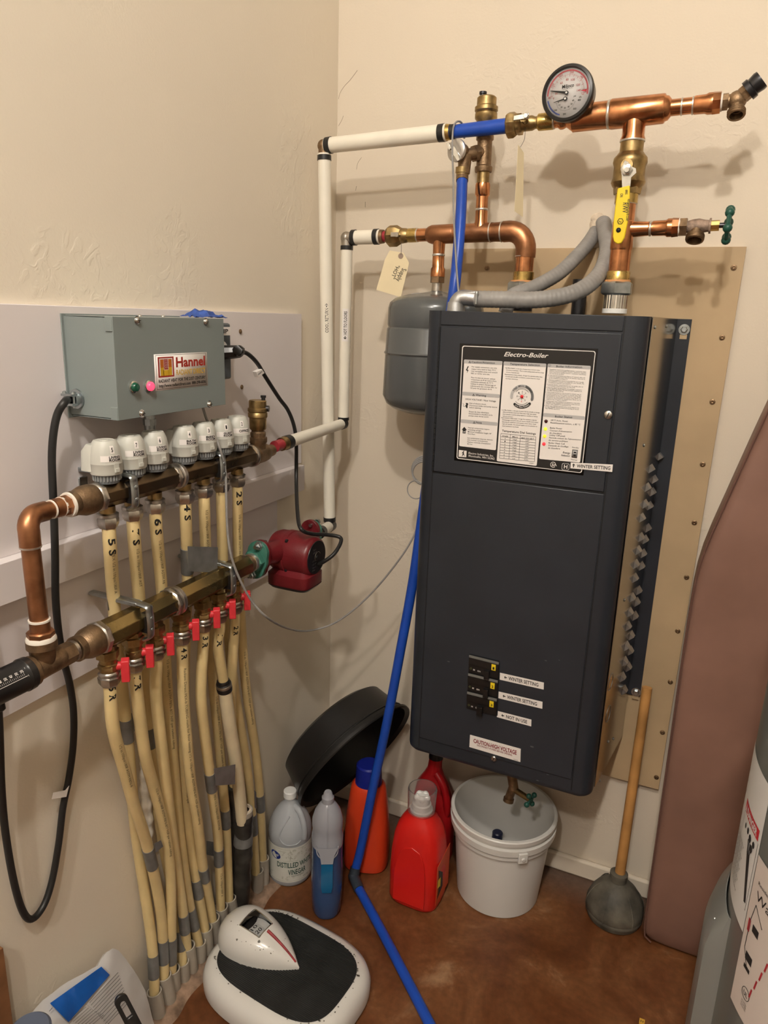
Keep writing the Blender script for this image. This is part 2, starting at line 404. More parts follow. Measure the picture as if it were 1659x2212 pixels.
sidev = SB1-SB0; SN = V((sidev.y, -sidev.x, 0)).normalized()
if SN.x < 0: SN = -SN
sp = MB().hexa([(SB0.x, SB0.y, bbot+.02), (SB1.x, SB1.y, bbot+.02), (SB1.x, SB1.y, btop), (SB0.x, SB0.y, btop)], SN*.0012)
side = obj('side_panel', sp, MIRROR, boil, 'polished reflective side of the cabinet')
def bs(px, py, off=.0014): return atp(px, py, SB0+SN*off, SN)
for px, py in ((1415, 707), (1440, 705), (1391, 962), (1349, 1296), (1314, 1602), (1325, 1596), (1296, 1686)):
    p = bs(px, py); obj('screw', MB().lathe(p, SN, [(0, .004), (.002, .003)], 12), ZINC, side)
for px, py in ((1319, 1473), (1314, 1542)):
    p = bs(px, py); obj('knockout', MB().torus(p, SN, .021, .0008, 26, 6), ZINC, side)
# louvers: two staggered columns stepping down the side
lv = [(1425, 985), (1405, 1012), (1412, 1035), (1397, 1052), (1408, 1062), (1392, 1088), (1402, 1092), (1385, 1118), (1398, 1140),
      (1383, 1160), (1392, 1165), (1377, 1188), (1388, 1195), (1372, 1218), (1384, 1222), (1370, 1248), (1378, 1275), (1364, 1290), (1374, 1300),
      (1359, 1322), (1370, 1330), (1355, 1352), (1362, 1372), (1352, 1395), (1360, 1405), (1348, 1428), (1356, 1440), (1343, 1462), (1347, 1490)]
for px, py in lv:
    p = bs(px, py); e = sidev.normalized(); h = .0095; wd = .014; up = V((0, 0, 1))
    a, b = p-e*wd-up*h, p+e*wd-up*h; c, d = p+e*wd+up*h, p-e*wd+up*h; o = SN*.010
    obj('louver', MB().add([a, b, c, d, a+o+up*h*.8+e*wd*.5, b+o+up*h*.8-e*wd*.3], [(0, 1, 5, 4), (3, 4, 5, 2), (0, 4, 3), (1, 2, 5), (0, 3, 2, 1)]), ALU, side)
fz0 = at(1385, 1505, 'y', -.022).z
fl = obj('mounting_flange', MB().box(.926, .9635, -.024, -.019, fz0, btop), BOILER, boil, bevel=.0005)
for px, py in ((1478, 712), (1374, 1495)):
    p = at(px, py, 'y', -.0245)
    b = MB().lathe(p, (0, -1, 0), [(0, .0125), (.0015, .0125)], 24); b.lathe(p, (0, -1, 0), [(.0015, .0078), (.0055, .0078), (.007, .006)], 6)
    obj('bolt', b, ZINC, fl)
    obj('slot_hole', MB().box(p.x-.008, p.x+.008, -.0244, -.0238, p.z-.022, p.z-.011), PLY, fl, bevel=.004)
# front panel seams and doors
sx0 = bf(952, 673).x; sx1 = bf(1352, 680).x
zc0 = bf(1150, 709).z
def fbox(x0, x1, z0, z1, th=.0025, mb=None): return (mb or MB()).box(x0, x1, FY-th, FY+.002, z0, z1)
seam = MB(); 
for x in (sx0, sx1): seam.box(x-.0013, x+.0013, FY-.0004, FY+.001, ZB+.004, btop)
obj('seam', seam, BOILER_D, boil)
dz0, dz1 = bf(1120, 1040).z, bf(1150, 713).z
obj('top_rail', fbox(sx0+.002, sx1-.002, dz1+.004, btop), BOILER, boil, bevel=.0012)
door = obj('upper_door', fbox(sx0+.003, sx1-.003, dz0, dz1, .004), BOILER, boil, bevel=.0018)
lz1 = bf(1120, 1047).z; lz0 = bf(1080, 1643).z
low = obj('lower_panel', fbox(sx0+.001, sx1-.002, ZB+.034, dz0-.005, .0028), BOILER, boil, bevel=.0018)
obj('gap', MB().box(sx0+.001, sx1-.001, FY-.0006, FY, dz0-.005, dz0), BOILER_D, boil)
hg = MB()
nz = 26
for i in range(nz):
    z = dz0+(dz1-dz0)*(i+.5)/nz; hg.cyl((sx0+.001, FY-.002, z-(dz1-dz0)/nz*.45), (sx0+.001, FY-.002, z+(dz1-dz0)/nz*.45), .0026, 10)
obj('piano_hinge', hg, BOILER_D, door)
def slotscrew(par, p, r):
    mb = MB().lathe(p, (0, -1, 0), [(0, r), (.003, r), (.0045, r*.75)], 24)
    mb.m = 1; d = V((math.sin(.35), 0, math.cos(.35))); q = V(p)+V((0, -.0046, 0)); s_ = V((d.z, 0, -d.x))*r*.12
    mb.face([q-d*r*.75-s_, q+d*r*.75-s_, q+d*r*.75+s_, q-d*r*.75+s_]); return obj('quarter_turn_screw', mb, [NICKEL, INK], par)
slotscrew(door, bf(1314, 896, .004), .0085); slotscrew(low, bf(1067, 1638, .003), .0072)
for px, py in ((1000, 1440), (970, 1505), (1120, 1428), (1208, 1430), (1185, 1680), (1150, 1612)): pass
# door label, laid out on the door plane; crop coordinates: 4.608 px per photo px from (980,740)
PW, PK, PG, PG2, PR, PY, PYG, PDR = 0, 1, 2, 3, 4, 5, 6, 7
LM = [PAPER, mat('label_black', (.016, .015, .015), .35), mat('label_grey', (.45, .44, .44), .5), mat('label_dark_grey', (.14, .14, .14), .5), mat('label_red', (.7, .02, .03), .4),
      mat('lamp_yellow', (.95, .85, .03), .3, emit=.35), mat('lamp_lime', (.68, .90, .05), .3, emit=.5), mat('lamp_dark_red', (.05, .003, .004), .3), mat('lamp_red', (.95, .05, .07), .3, emit=.3), INK]
lab = MB(); LY = .0047
def lp(cx, cy, o=0): return bf(980+cx/4.608, 740+cy/4.608, LY+o)
def rrect(mb, q, o, r=.004, seg=5):   # q: 4 crop corners TL,TR,BR,BL -> true rectangle-ish polygon with rounded corners
    P = [lp(*c, o) for c in q]; out = []
    for i in range(4):
        a, b, c = P[i-1], P[i], P[(i+1) % 4]; u = (a-b).normalized(); w_ = (c-b).normalized()
        for k in range(seg+1):
            t = k/seg*PI/2; out.append(b+u*r*(1-math.sin(t))+w_*r*(1-math.cos(t)))
    mb.face(out)
plq = [(85, 30), (1415, 85), (1275, 1300), (28, 1155)]
base = [lp(*c) for c in plq]
lab.m = 1; lab.hexa([lp(*c, -.0006) for c in [(62, 8), (1440, 62), (1292, 1322), (5, 1172)]], V((0, -.0006, 0)))
lab.m = 0; rrect(lab, plq, .0002, .005); lab.m = 1
rrect(lab, [(93, 38), (1407, 92), (1268, 1293), (36, 1148)], .0003, .0045)
lab.m = 0
for q in ([(105, 175), (485, 190), (420, 1072), (55, 1030)], [(500, 190), (922, 212), (826, 1228), (428, 1180)], [(938, 212), (1365, 235), (1258, 1195), (850, 1158)]): rrect(lab, q, .0005, .003)
lab.m = 2
for q in ([(103, 168), (487, 185), (482, 224), (100, 206)], [(498, 188), (923, 210), (920, 246), (495, 226)], [(937, 210), (1366, 232), (1362, 268), (933, 246)],
          [(86, 488), (462, 516), (458, 552), (82, 524)], [(72, 762), (438, 795), (434, 830), (68, 798)], [(893, 700), (1308, 735), (1304, 770), (889, 737)]): rrect(lab, q, .0007, .0025)
lab.m = 9
def lt(s, x0, y0, x1, y1, h, bold=0, shear=0, o=.0009):
    A = lp(x0, y0, o); B = lp(x1, y1, o); u = lp(x0, y0-h, o)-A; u = V((0, 0, u.length)); lab.tline(s, A, B, u, bold, shear)
lab.m = 0; lt('Electro-Boiler', 500, 136, 942, 153, 44, .012, .35, .0006); lab.m = 9
lt('Caution/Attention', 178, 203, 410, 212, 19, .012); lt('Temperature Selection', 560, 222, 858, 234, 19, .012); lt('Boiler Information', 1020, 246, 1278, 254, 19, .012)
lt('Warning', 218, 530, 322, 538, 19, .012); lt('Note', 222, 803, 280, 808, 19, .012); lt('Boiler Status', 1008, 745, 1180, 752, 19, .012)
def tri(x, y, s):
    lab.m = 9; lab.face([lp(x-s, y+s*.8, .0009), lp(x+s, y+s*.9, .0009), lp(x, y-s, .0009)]); lab.m = 2
    lab.face([lp(x-s*.55, y+s*.55, .001), lp(x+s*.55, y+s*.6, .001), lp(x, y-s*.5, .001)]); lab.m = 9; lt('!', x-2, y+s*.5, x+2, y+s*.5, s*.8, .01, 0, .0011)
tri(160, 192, 13); tri(198, 521, 13); tri(204, 795, 13)
lab.torus(lp(955, 229, .0009), (0, 1, 0), .0026, .0002, 18, 4); lt('i', 953, 236, 957, 236, 12)
for i, s in enumerate(['For supply connection, use only', 'copper wire rated at least 75°C.', 'Use nameplate amps and consult', 'NEC or CE for wire size.']):
    w_ = [250, 245, 262, 188][i]; lt(s, 180-i*3, 246+i*22, 180-i*3+w_, 246+i*22+w_*.06, 13, .003)
for i, s in enumerate(['Pour la mise en circuit, utilisez', 'uniquement du fil de cuivre d\'une', 'resistance minimale de 75°C.', 'Utilisez la plaque d\'amperage et', 'referez-vous aux normes NEC ou', 'CE pour les grosseurs de fil.']):
    w_ = [238, 252, 225, 250, 262, 215][i]; lt(s, 175-i*2, 353+i*21, 175-i*2+w_, 353+i*21+w_*.07, 13, .003)
lab.face([lp(140, 235, .0009), lp(150, 237, .0009), lp(135, 270, .0009), lp(148, 272, .0009), lp(133, 305, .0009), lp(136, 280, .0009), lp(121, 277, .0009)])
lt('HIGH VOLTAGE / Haut Voltage', 117, 570, 420, 592, 17, .004)
for i, s in enumerate(['Risk of electric shock.', 'Disconnect boiler and pump source', 'before opening.', '', 'Risque de choc electrique.', 'Deconnectez la chaudiere et la', 'pompe avant de les ouvrir.']):
    w_ = [165, 275, 118, 0, 200, 235, 202][i]
    if s: lt(s, 158-i*1.5, 610+i*20.5, 158-i*1.5+w_, 610+i*20.5+w_*.07, 13, .003)
for (x, y, s) in ((132, 612, 12), (128, 632, 11), (130, 645, 8)): lab.face([lp(x-s, y-s, .0009), lp(x+s, y-s*.7, .0009), lp(x+s*.9, y+s, .0009), lp(x-s*.7, y+s*.8, .0009)])
lab.tube([lp(90, 602, .0009), lp(100, 620, .0009), lp(95, 632, .0009), lp(112, 638, .0009), lp(118, 625, .0009)], .0003, 4, 3)
lab.face([lp(106, 838, .0009), lp(132, 872, .0009), lp(120, 872, .0009), lp(118, 905, .0009), lp(88, 902, .0009), lp(90, 869, .0009), lp(80, 868, .0009)])
lab.m = 0; lt('UP', 92, 895, 115, 897, 14, .01, 0, .0011); lab.m = 9
for i, s in enumerate(['Internal components require', 'mounting upright.', 'Minimum installation height 18"', 'from floor.', '', 'Les composants internes doivent', 'etre montes verticalement.', 'Hauteur minimale d\'installation:', '45.7cm.']):
    w_ = [212, 135, 235, 75, 0, 250, 205, 235, 55][i]
    if s: lt(s, 143-i*1.2, 852+i*20.3, 143-i*1.2+w_, 852+i*20.3+w_*.09, 13, .003)
def para(lines, x, y, dx, dy, h=11):
    for i, (s, w_) in enumerate(lines): lt(s, x+i*dx+(0 if i == 0 else 8), y+i*dy, x+i*dx+w_, y+i*dy+w_*.075, h, .004)
para([('High Mass Radiant - is the type of system that is buried in thick', 345), ('concrete or sand base.  This is a slow acting system and has a large', 385), ('amount of thermal mass.', 140)], 513, 256, 0, 21)
para([('Rayonnement a masse elevee - Il s\'agit d\'un systeme enfoui dans', 375), ('un socle epais de sable ou de beton, a action lente et a masse', 350), ('thermique volumineuse.', 132)], 508, 320, 0, 21)
para([('Low Mass Radiant - is the type of system that has virtually no storage', 375), ('ability and therefore heat much faster than a high mass system.', 345), ('Some examples would be tubing stapled to a sub-floor or various', 355), ('hydronic convectors.', 110)], 480, 675, 0, 20.5)
para([('Rayonnement a faible masse - Il s\'agit d\'un systeme a capacite', 350), ('d\'entreposage a peu pres nulle, qui reussit a chauffer de la maison', 365), ('beaucoup plus rapidement qu\'un systeme a masse elevee. Il peut', 345), ('s\'agir, par exemple, d\'un serpentin agrafe a un sous-plancher ou', 355), ('divers convecteurs a eau chaude.', 172)], 475, 752, 0, 20.5)
yy = 268
for n_, (txt_, k) in enumerate([('Installation must be by qualified electric / technicien experimente', 4), ('Unit must be installed according to all national, state and local codes', 3), ('General installation manual is provided for your benefit. Please read', 3), ('External disabler control function', 2), ('Please Note MUST BE INSULATED heat exchangers equipment', 3), ('Water levels located on rise of equal to manual reset. Boiler', 6), ('Heating repair water CANNOT be operated as a heat store', 3), ('Always stop TRIPPED elements below surrounding', 3)]):
    for i in range(k):
        w_ = (372 if i < k-1 else 150+(n_*47) % 150)-n_*4; x_ = 945-n_*6; s = (txt_+' sur une surface plus un systeme')[i*3:i*3+int(w_/6.2)]
        lt(('%d. ' % (n_+1) if i == 0 else '')+s, x_+(0 if i == 0 else 8), yy, x_+w_, yy+w_*.075, 9, .006); yy += 14.2
    yy += 3
# dial
dc = lp(680, 537, .001)
def arc(m_, r0, r1, a0, a1, o=.0008, ns=26, c=None):
    lab.m = m_; c = c or dc
    def P(r, a): return V((c.x+r*math.cos(a), c.y-o, c.z+r*math.sin(a)))
    rm = (r0+r1)/2; rh = (r1-r0)/2; out = [P(r1, a0+(a1-a0)*i/ns) for i in range(ns+1)]
    e = P(rm, a1); t = V((-math.sin(a1), 0, math.cos(a1))); rr = V((math.cos(a1), 0, math.sin(a1)))
    out += [e+rr*rh*math.cos(k*PI/6)+t*rh*math.sin(k*PI/6) for k in range(1, 6)]
    out += [P(r0, a1-(a1-a0)*i/ns) for i in range(ns+1)]
    e = P(rm, a0); t = V((math.sin(a0), 0, -math.cos(a0))); rr = V((math.cos(a0), 0, math.sin(a0)))
    out += [e-rr*rh*math.cos(k*PI/6)+t*rh*math.sin(k*PI/6) for k in range(1, 6)]
    for i in range(ns): pass
    lab.add(out, [list(range(len(out)))])
mm = proj(dc)[2]/FPX/4.608
arc(3, 92*mm, 118*mm, math.radians(-12), math.radians(95)); arc(2, 92*mm, 118*mm, math.radians(78), math.radians(188), .0009); arc(9, 92*mm, 118*mm, math.radians(-130), math.radians(-38), .0009)
def ctext(s, c, r, a0, a1, h, bold=.01, m_=9, o=.0012, flip=1):
    lab.m = m_; lab.text(s, lambda x, y: V((c.x+(r+flip*y*h)*math.cos(a0+(a1-a0)*x), c.y-o, c.z+(r+flip*y*h)*math.sin(a0+(a1-a0)*x))), bold)
ctext('High Mass Radiant', dc, 99*mm, math.radians(150), math.radians(25), 15*mm); ctext('Low Mass Radiant', dc, 111*mm, math.radians(-124), math.radians(-43), 14*mm, m_=0, flip=-1)
for r_, a0, a1 in ((78*mm, 35, 145), (78*mm, -140, -40)):
    lab.m = 9; c = dc
    lab.torus(V((c.x, c.y-.001, c.z)), (0, -1, 0), r_, .00035, 24, 4, math.radians(a0), math.radians(a1), U=(1, 0, 0))
for i, dg in enumerate('01234567'):
    a = math.radians(180-i*45); p = dc+V((math.cos(a), 0, math.sin(a)))*48*mm; lab.m = 9 if dg != '6' else 4
    lab.tline(dg, p+V((-5*mm, -.001, -7*mm)), p+V((5*mm, -.001, -7*mm)), V((0, 0, 15*mm)), .005)
    a0_ = dc+V((math.cos(a), 0, math.sin(a)))*22*mm+V((0, -.001, 0)); a1_ = dc+V((math.cos(a), 0, math.sin(a)))*35*mm+V((0, -.001, 0)); lab.m = 9; lab.cyl(a0_, a1_, .0003, 4)
lab.m = 4; lab.lathe(dc, (0, -1, 0), [(.0005, 17*mm), (.002, 16*mm)], 20)
lab.m = 9
# table
rr0 = [(470, 900), (820, 925), (802, 1185), (455, 1148)]
def tl(x0, y0, x1, y1, w_=.00035):
    a, b = lp(x0, y0, .0009), lp(x1, y1, .0009); d = (b-a).normalized(); nn = V((-d.z, 0, d.x))*w_; lab.face([a-nn, b-nn, b+nn, a+nn])
lt('Temperature Dial Settings', 480, 886, 817, 918, 20, .012)
for i in range(10):
    t = 0 if i == 0 else (.13 if i == 1 else .13+(i-1)*.87/8)
    if i == 9: t = 1
    tl(470-15*t, 905+245*t, 818-16*t, 938+248*t)
for u in (0, .27, .555, 1): tl(470+348*u, 905+33*u, 455+348*u, 1150+36*u)
for i, r_ in enumerate([('Dial#', 'Mass', 'EB/R H2O @ 0"')]+[(str(k), 'High' if k < 5 else 'Low', ['120"', '130"', '140"', '150"', '160"', '170"', '180"', 'FULL'][k]) for k in range(8)]):
    t = (0.02 if i == 0 else .13+(i-1)*.87/8)+.085; bx = 470-15*t; by = 905+247*t
    for j, s in enumerate(r_):
        cxx = (.13, .41, .77)[j]*348; wd = (len(s)*10 if i else (56, 54, 128)[j])*.5*(1.0 if i else 1)
        lt(s, bx+cxx-wd, by+cxx*.09, bx+cxx+wd, by+cxx*.09+wd*.15, 13, .008 if i == 0 else .003)
for i, (x, y, mi, s) in enumerate([(920, 783, 7, ['185°F Auto. Reset', 'Retablissement autom., a 85 °C']), (914, 860, 6, ['Boiler Power', 'Courant d\'alimentation', 'de chaudiere']), (906, 932, 5, ['Utility Off-peak', 'Periode creuse de l\'alimentation', 'du service publique']), (899, 1009, 8, ['Boiler Heat Call', 'Demande de chauffage', 'de chaudiere'])]):
    lab.m = mi; lab.lathe(lp(x, y), (0, -1, 0), [(.0006, 18*mm), (.002, 15*mm), (.003, 8*mm)], 20); lab.m = 9
    for k, q in enumerate(s): lt(q, x+45-k*3, y-4+k*25, x+45-k*3+len(q)*10, y-4+k*25+len(q)*.7, 15, .003, .15 if k else 0)
lt('Energy', 1085, 1101, 1160, 1110, 18, .012, .2); lt('Selector', 1068, 1128, 1160, 1138, 18, .012, .2); lt('Standby', 1178, 1048, 1246, 1055, 13, .004); lt('Normal', 1168, 1168, 1228, 1176, 13, .004)
lab.m = 3; lab.hexa([lp(1182, 1062), lp(1238, 1068), lp(1228, 1150), lp(1173, 1142)], V((0, -.0012, 0))); lab.m = 2; lab.hexa([lp(1190, 1075), lp(1230, 1079), lp(1222, 1138), lp(1183, 1132)], V((0, -.0018, 0)))
lab.m = 1; lab.hexa([lp(1198, 1084), lp(1222, 1087), lp(1220, 1100), lp(1196, 1097)], V((0, -.0025, 0))); lab.hexa([lp(1194, 1108), lp(1220, 1111), lp(1216, 1130), lp(1192, 1127)], V((0, -.003, 0)))
lab.m = 0
lab.face([lp(52, 1068, .0006), lp(130, 1078, .0006), lp(125, 1142, .0006), lp(48, 1136, .0006)]); lab.m = 1
lab.face([lp(80, 1138, .0008), lp(92, 1100, .0008), lp(78, 1104, .0008), lp(106, 1070, .0008), lp(100, 1098, .0008), lp(112, 1140, .0008), lp(98, 1115, .0008)]); lab.m = 0
lt('Electro Industries, Inc.', 148, 1108, 398, 1138, 20, .004, 0, .0006); lt('Monticello, MN 55362', 148, 1136, 406, 1166, 20, .004, 0, .0006)
for a0, a1, r_ in ((40, 320, 26*mm),): lab.torus(lp(990, 1216, .0009), (0, -1, 0), r_, .0007, 24, 4, math.radians(a0), math.radians(a1), U=(1, 0, 0))
lt('SA', 976, 1226, 1026, 1230, 24, .02, 0, .0008)
lab.m = 2; rrect(lab, [(1078, 1198), (1155, 1204), (1148, 1275), (1072, 1268)], .0005, .004); lab.m = 1; rrect(lab, [(1083, 1203), (1150, 1209), (1144, 1270), (1078, 1263)], .0006, .004)
lab.m = 0; lt('H', 1096, 1252, 1130, 1256, 38, .02, 0, .0009); lab.m = 9; lt('1000284-2', 750, 1202, 800, 1208, 8, .005)
obj('instruction_label', lab, LM, door, 'black and white printed instruction label', sharp=300)
def sticker(par, q, body, fy=.0005, textm=INK, bold=.008, hfrac=.5, arrow=True, th=.0004, pn='sticker', x0f=.16, x1f=.95):
    P = [bf(*c, fy) for c in q]; mb = MB(); mb.hexa(P, V((0, -th, 0))); mb.m = 1
    TL, TR, BR, BL = P; o = V((0, -th-.0002, 0))
    def f(u, v): return TL.lerp(TR, u).lerp(BL.lerp(BR, u), 1-v)+o
    vb = (1-hfrac)/2
    mb.text(body, lambda x, y: f(x0f+(x1f-x0f)*x, vb+hfrac*y), bold)
    return mb, f
# winter sticker on the door
mb, f = sticker(door, [(1233, 999), (1324, 1003.5), (1322.5, 1019.5), (1232, 1011.5)], 'WINTER SETTING', .0055, bold=.02, x0f=.15)
mb.face([f(.035, .55), f(.075, .85), f(.115, .55), f(.087, .55), f(.087, .2), f(.063, .2), f(.063, .55)])
obj('sticker', mb, [PAPER, INK], door, 'white WINTER SETTING strip on the printed label')
# breakers
bk = MB().hexa([bf(1014, 1412, .0028), bf(1080, 1428, .0028), bf(1075, 1546, .0028), bf(1008, 1528, .0028)], V((0, -.0006, 0)))
obj('breaker_opening', bk, BOILER_D, low)
for i in range(3):
    oy = i*39.5; ox = -i*2.2
    q = [(1015+ox, 1413+oy), (1079+ox, 1429+oy), (1077+ox, 1466+oy), (1013+ox, 1450+oy)]
    P = [bf(*c, .0034) for c in q]; TL, TR, BR, BL = P
    g = lambda u, v, o_=0: TL.lerp(TR, u).lerp(BL.lerp(BR, u), v)+V((0, -o_, 0))
    mb = MB(); mb.hexa([g(0, .02), g(1, .02), g(1, .98), g(0, .98)], V((0, -.004, 0)))
    mb.hexa([g(0, .14, .004), g(1, .14, .004), g(1, .5, .004), g(0, .5, .004)], V((0, -.003, 0)))
    mb.m = 3; mb.hexa([g(.0, 0, .004), g(1, 0, .004), g(1, .13, .004), g(0, .13, .004)], V((0, -.002, 0)))
    mb.m = 0; mb.hexa([g(.56, .6, .004), g(.72, .6, .004), g(.72, 1.08, .004), g(.56, 1.08, .004)] if i < 2 else [g(.38, .62, .004), g(.56, .62, .004), g(.56, 1.12, .004), g(.38, 1.12, .004)], V((0, -.011, 0)))
    mb.m = 1; mb.hexa([g(.77, .17, .0071), g(.91, .17, .0071), g(.91, .52, .0071), g(.77, .52, .0071)], V((0, -.0003, 0)))
    mb.m = 2; mb.tline(str(i+1), g(.81, .46, .0077), g(.87, .46, .0077), V((0, 0, .0065)), .03)
    mb.m = 4; mb.tline('II', g(.16, .84, .0042), g(.21, .84, .0042), V((0, 0, .004)), .01); mb.tline('ON', g(.3, .85, .0042), g(.4, .85, .0042), V((0, 0, .004)), .01)
    mb.m = 5; mb.torus(g(.08, .76, .0044), (0, 1, 0), .0028, .0003, 4, 4)
    obj('breaker', mb, [BLACKP, YEL, INK, mat('breaker_grey', (.16, .16, .15), .3), PAPER, mat('olive_print', (.3, .33, .1), .5)], low, 'black circuit breaker numbered %d' % (i+1), bevel=.0004)
for q, s, x0f in (([(1080, 1453), (1175, 1474.5), (1174.5, 1489.5), (1079.5, 1468)], 'WINTER SETTING', .2), ([(1077, 1493.5), (1172, 1516), (1171.5, 1531), (1076.5, 1508)], 'WINTER SETTING', .2), ([(1074, 1535.5), (1148, 1554.5), (1147.5, 1569), (1073.5, 1549)], 'NOT IN USE', .27)):
    mb, f = sticker(low, q, s, .0028, bold=.02, x0f=x0f, x1f=.88)
    w_ = 95/(q[1][0]-q[0][0])
    mb.face([f(.10*w_, .5), f(.13*w_, .75), f(.13*w_, .57), f(.165*w_, .57), f(.165*w_, .43), f(.13*w_, .43), f(.13*w_, .25)])
    obj('sticker', mb, [PAPER, INK], low, 'white %s strip beside the breakers' % s)
P = [bf(*c, .0028) for c in ((1015.5, 1587), (1125, 1617.5), (1124, 1646), (1014, 1613.5))]; mb = MB().hexa(P, V((0, -.0005, 0))); TL, TR, BR, BL = P
g = lambda u, v: TL.lerp(TR, u).lerp(BL.lerp(BR, u), v)+V((0, -.0008, 0))
mb.m = 1; mb.text('CAUTION-HIGH VOLTAGE', lambda x, y: g(.075+.85*x, .53-.31*y), .03); mb.text('DISCONNECT POWER BEFORE OPENING', lambda x, y: g(.15+.69*x, .72-.13*y), .02); mb.m = 2; mb.text('1000284', lambda x, y: g(.87+.09*x, .95-.06*y), 0)
obj('warning_sticker', mb, [PAPER, mat('maroon_print', (.22, .015, .02), .5), INK], low, 'white CAUTION-HIGH VOLTAGE sticker')
def scuff(p, s, n=(0, -1, 0)):
    return obj('scratch', MB().box(p.x-s, p.x+s, p.y-.0002, p.y, p.z-s*.5, p.z+s*.5), mat('scuff_mark', (.09, .095, .10), .6), low, bevel=s*.3)
for px, py, s in ((969, 1429, .003), (1179, 1427, .0025), (1208, 1426, .0018), (1149, 1613, .004), (1183, 1673, .0025), (1161, 1686, .0028), (1116, 1427, .001), (1025, 1374, .001)): scuff(bf(px, py, .003), s)

# ---------------------------------------------------------------- drain cock under boiler
t0 = at(1092, 1678, 'y', -.19)
dk = thing('drain_cock', 'small bronze drain cock with green cross handle under the boiler', 'valve', (t0.x, t0.y, t0.z-.05))
a = V((t0.x, -.19, bbot+.012)); b = at(1110, 1705, 'y', -.21); c = at(1146, 1728, 'y', -.235)
obj('body', MB().cyl(a, a+V((0, 0, -.03)), .013).tube([a+V((0, 0, -.02)), (a+b)/2+V((0, 0, -.01)), b], .013, 16), BRONZE, dk)
e = at(1102, 1722, 'y', -.205)
obj('spout', MB().tube([b+V((-.003, 0, .006)), e+V((0, 0, .01)), e+V((-.004, 0, -.008))], .0115, 16).lathe(e+V((-.003, 0, -.004)), V((-.1, -.2, -1)), [(0, .0145), (.01, .0145)], 20), BRONZE, dk)
obj('stem', MB().cyl(b, c, .008), BRASS_D, dk)
d = (c-b).normalized(); n1, n2 = frame(d); mb = MB()
for k in range(4):
    a_ = k*PI/2+.5; q = n1*math.cos(a_)+n2*math.sin(a_); mb.ball(c+q*.017, .0075, 10, 6); mb.cyl(c, c+q*.015, .004, 8)
mb.cyl(c-d*.003, c+d*.004, .007, 12); obj('cross_handle', mb, GREENH, dk)

# ================================================================= RETURN RUN (top)
YR = -.17
A = V((.055, YR, 2.013)); B = V((1.0, YR, 2.041))
wr = thing('white_return_pipe', 'white insulated COOL RETURN pipe running across the top and down the corner', 'pipe', A)
sect(wr, 'pipe', WPIPE, A, B, 0, [(704, 15.5), (965, 17.5)])
sect(wr, 'end_band', BLACK, A, B, 0, [(705, 16.3), (716, 17)]); sect(wr, 'end_band', BLACK, A, B, 0, [(948, 17.8), (961, 18.2)])
sect(wr, 'ferrule', BRASS, A, B, 0, [(965, 16.5), (973, 15.5)])
obj('elbow', MB().ball(A+V((-.002, 0, 0)), .0155, 16, 12).cyl(A, A+V((.02, 0, 0)), .0145).cyl(A, A+V((0, 0, -.028)), .0145), BRONZE, wr)
A2 = V((.055, YR, 2.003)); B2 = at(712, 1120, 'y', YR)
sect(wr, 'pipe', WPIPE, A2, B2, 1, [(332, 14), (700, 13.3), (1120, 12.2)])
sect(wr, 'end_band', BLACK, A2, B2, 1, [(336, 15.2), (347, 15.2)]); sect(wr, 'end_band', BLACK, A2, B2, 1, [(1117, 13.2), (1126, 13.2)])
EL = B2+V((.001, 0, -.022)); PUY = -.42; XL = .12; ZLm = 1.047
PC = V((XL, -.405, 1.035))
obj('elbow', MB().ball(EL, .015, 16, 12).cyl(EL, EL+V((0, 0, .02)), .013), BRONZE, wr)
EE = V((PC.x, -.30, PC.z)); 
sect(wr, 'pipe', WPIPE, EL, EE, 0, [(714, 11.5), (692, 12)]); sect(wr, 'end_band', BLACK, EL, EE, 0, [(715, 12.5), (709, 12.5)]); sect(wr, 'end_band', BLACK, EL, EE, 0, [(695, 13), (689, 13.5)])
obj('ferrule', MB().tube([along(EL, EE, 689, 0), EE], .013, 16, 0), BRONZE, wr)
def vlabel(par, A, B, py0, py1, r, text, arrow_at, name='label_strip'):
    P0 = along(A, B, py1, 1); P1 = along(A, B, py0, 1); d = (P1-P0); L = d.length; d = d.normalized()
    v = (CAM-P0); v = (v-d*v.dot(d)).normalized(); s_ = d.cross(v); hw = .0085
    def f(u, w_, o=.0004):   # u along upward 0..1, w -1..1 across (left edge = -1)
        an = w_*hw/r; return P0+d*(L*u)+(v*math.cos(an)-s_*math.sin(an))*(r+o)
    sgn = 1 if proj(f(.5, 1))[0] > proj(f(.5, -1))[0] else -1
    g = lambda u, w_, o=.0004: f(u, w_*sgn, o)
    mb = MB().grid(lambda i, j: g(i, -1+2*j), 8, 6); mb.m = 1
    mb.text(text, lambda x, y: g(.09+.73*x if arrow_at else .2+.72*x, .45-.9*y, .0008), .015)
    # arrow
    if arrow_at: q = [(.96, 0), (.90, .5), (.90, .12), (.85, .12), (.85, -.12), (.90, -.12), (.90, -.5)]
    else: q = [(.06, 0), (.12, .5), (.12, .12), (.165, .12), (.165, -.12), (.12, -.12), (.12, -.5)]
    mb.face([g(a_, b_, .0009) for a_, b_ in q]); return obj(name, mb, [PAPER, INK], par, 'white strip reading '+text, sharp=300)
vlabel(wr, A2, B2, 653, 725, .0158, 'COOL RETURN', True)
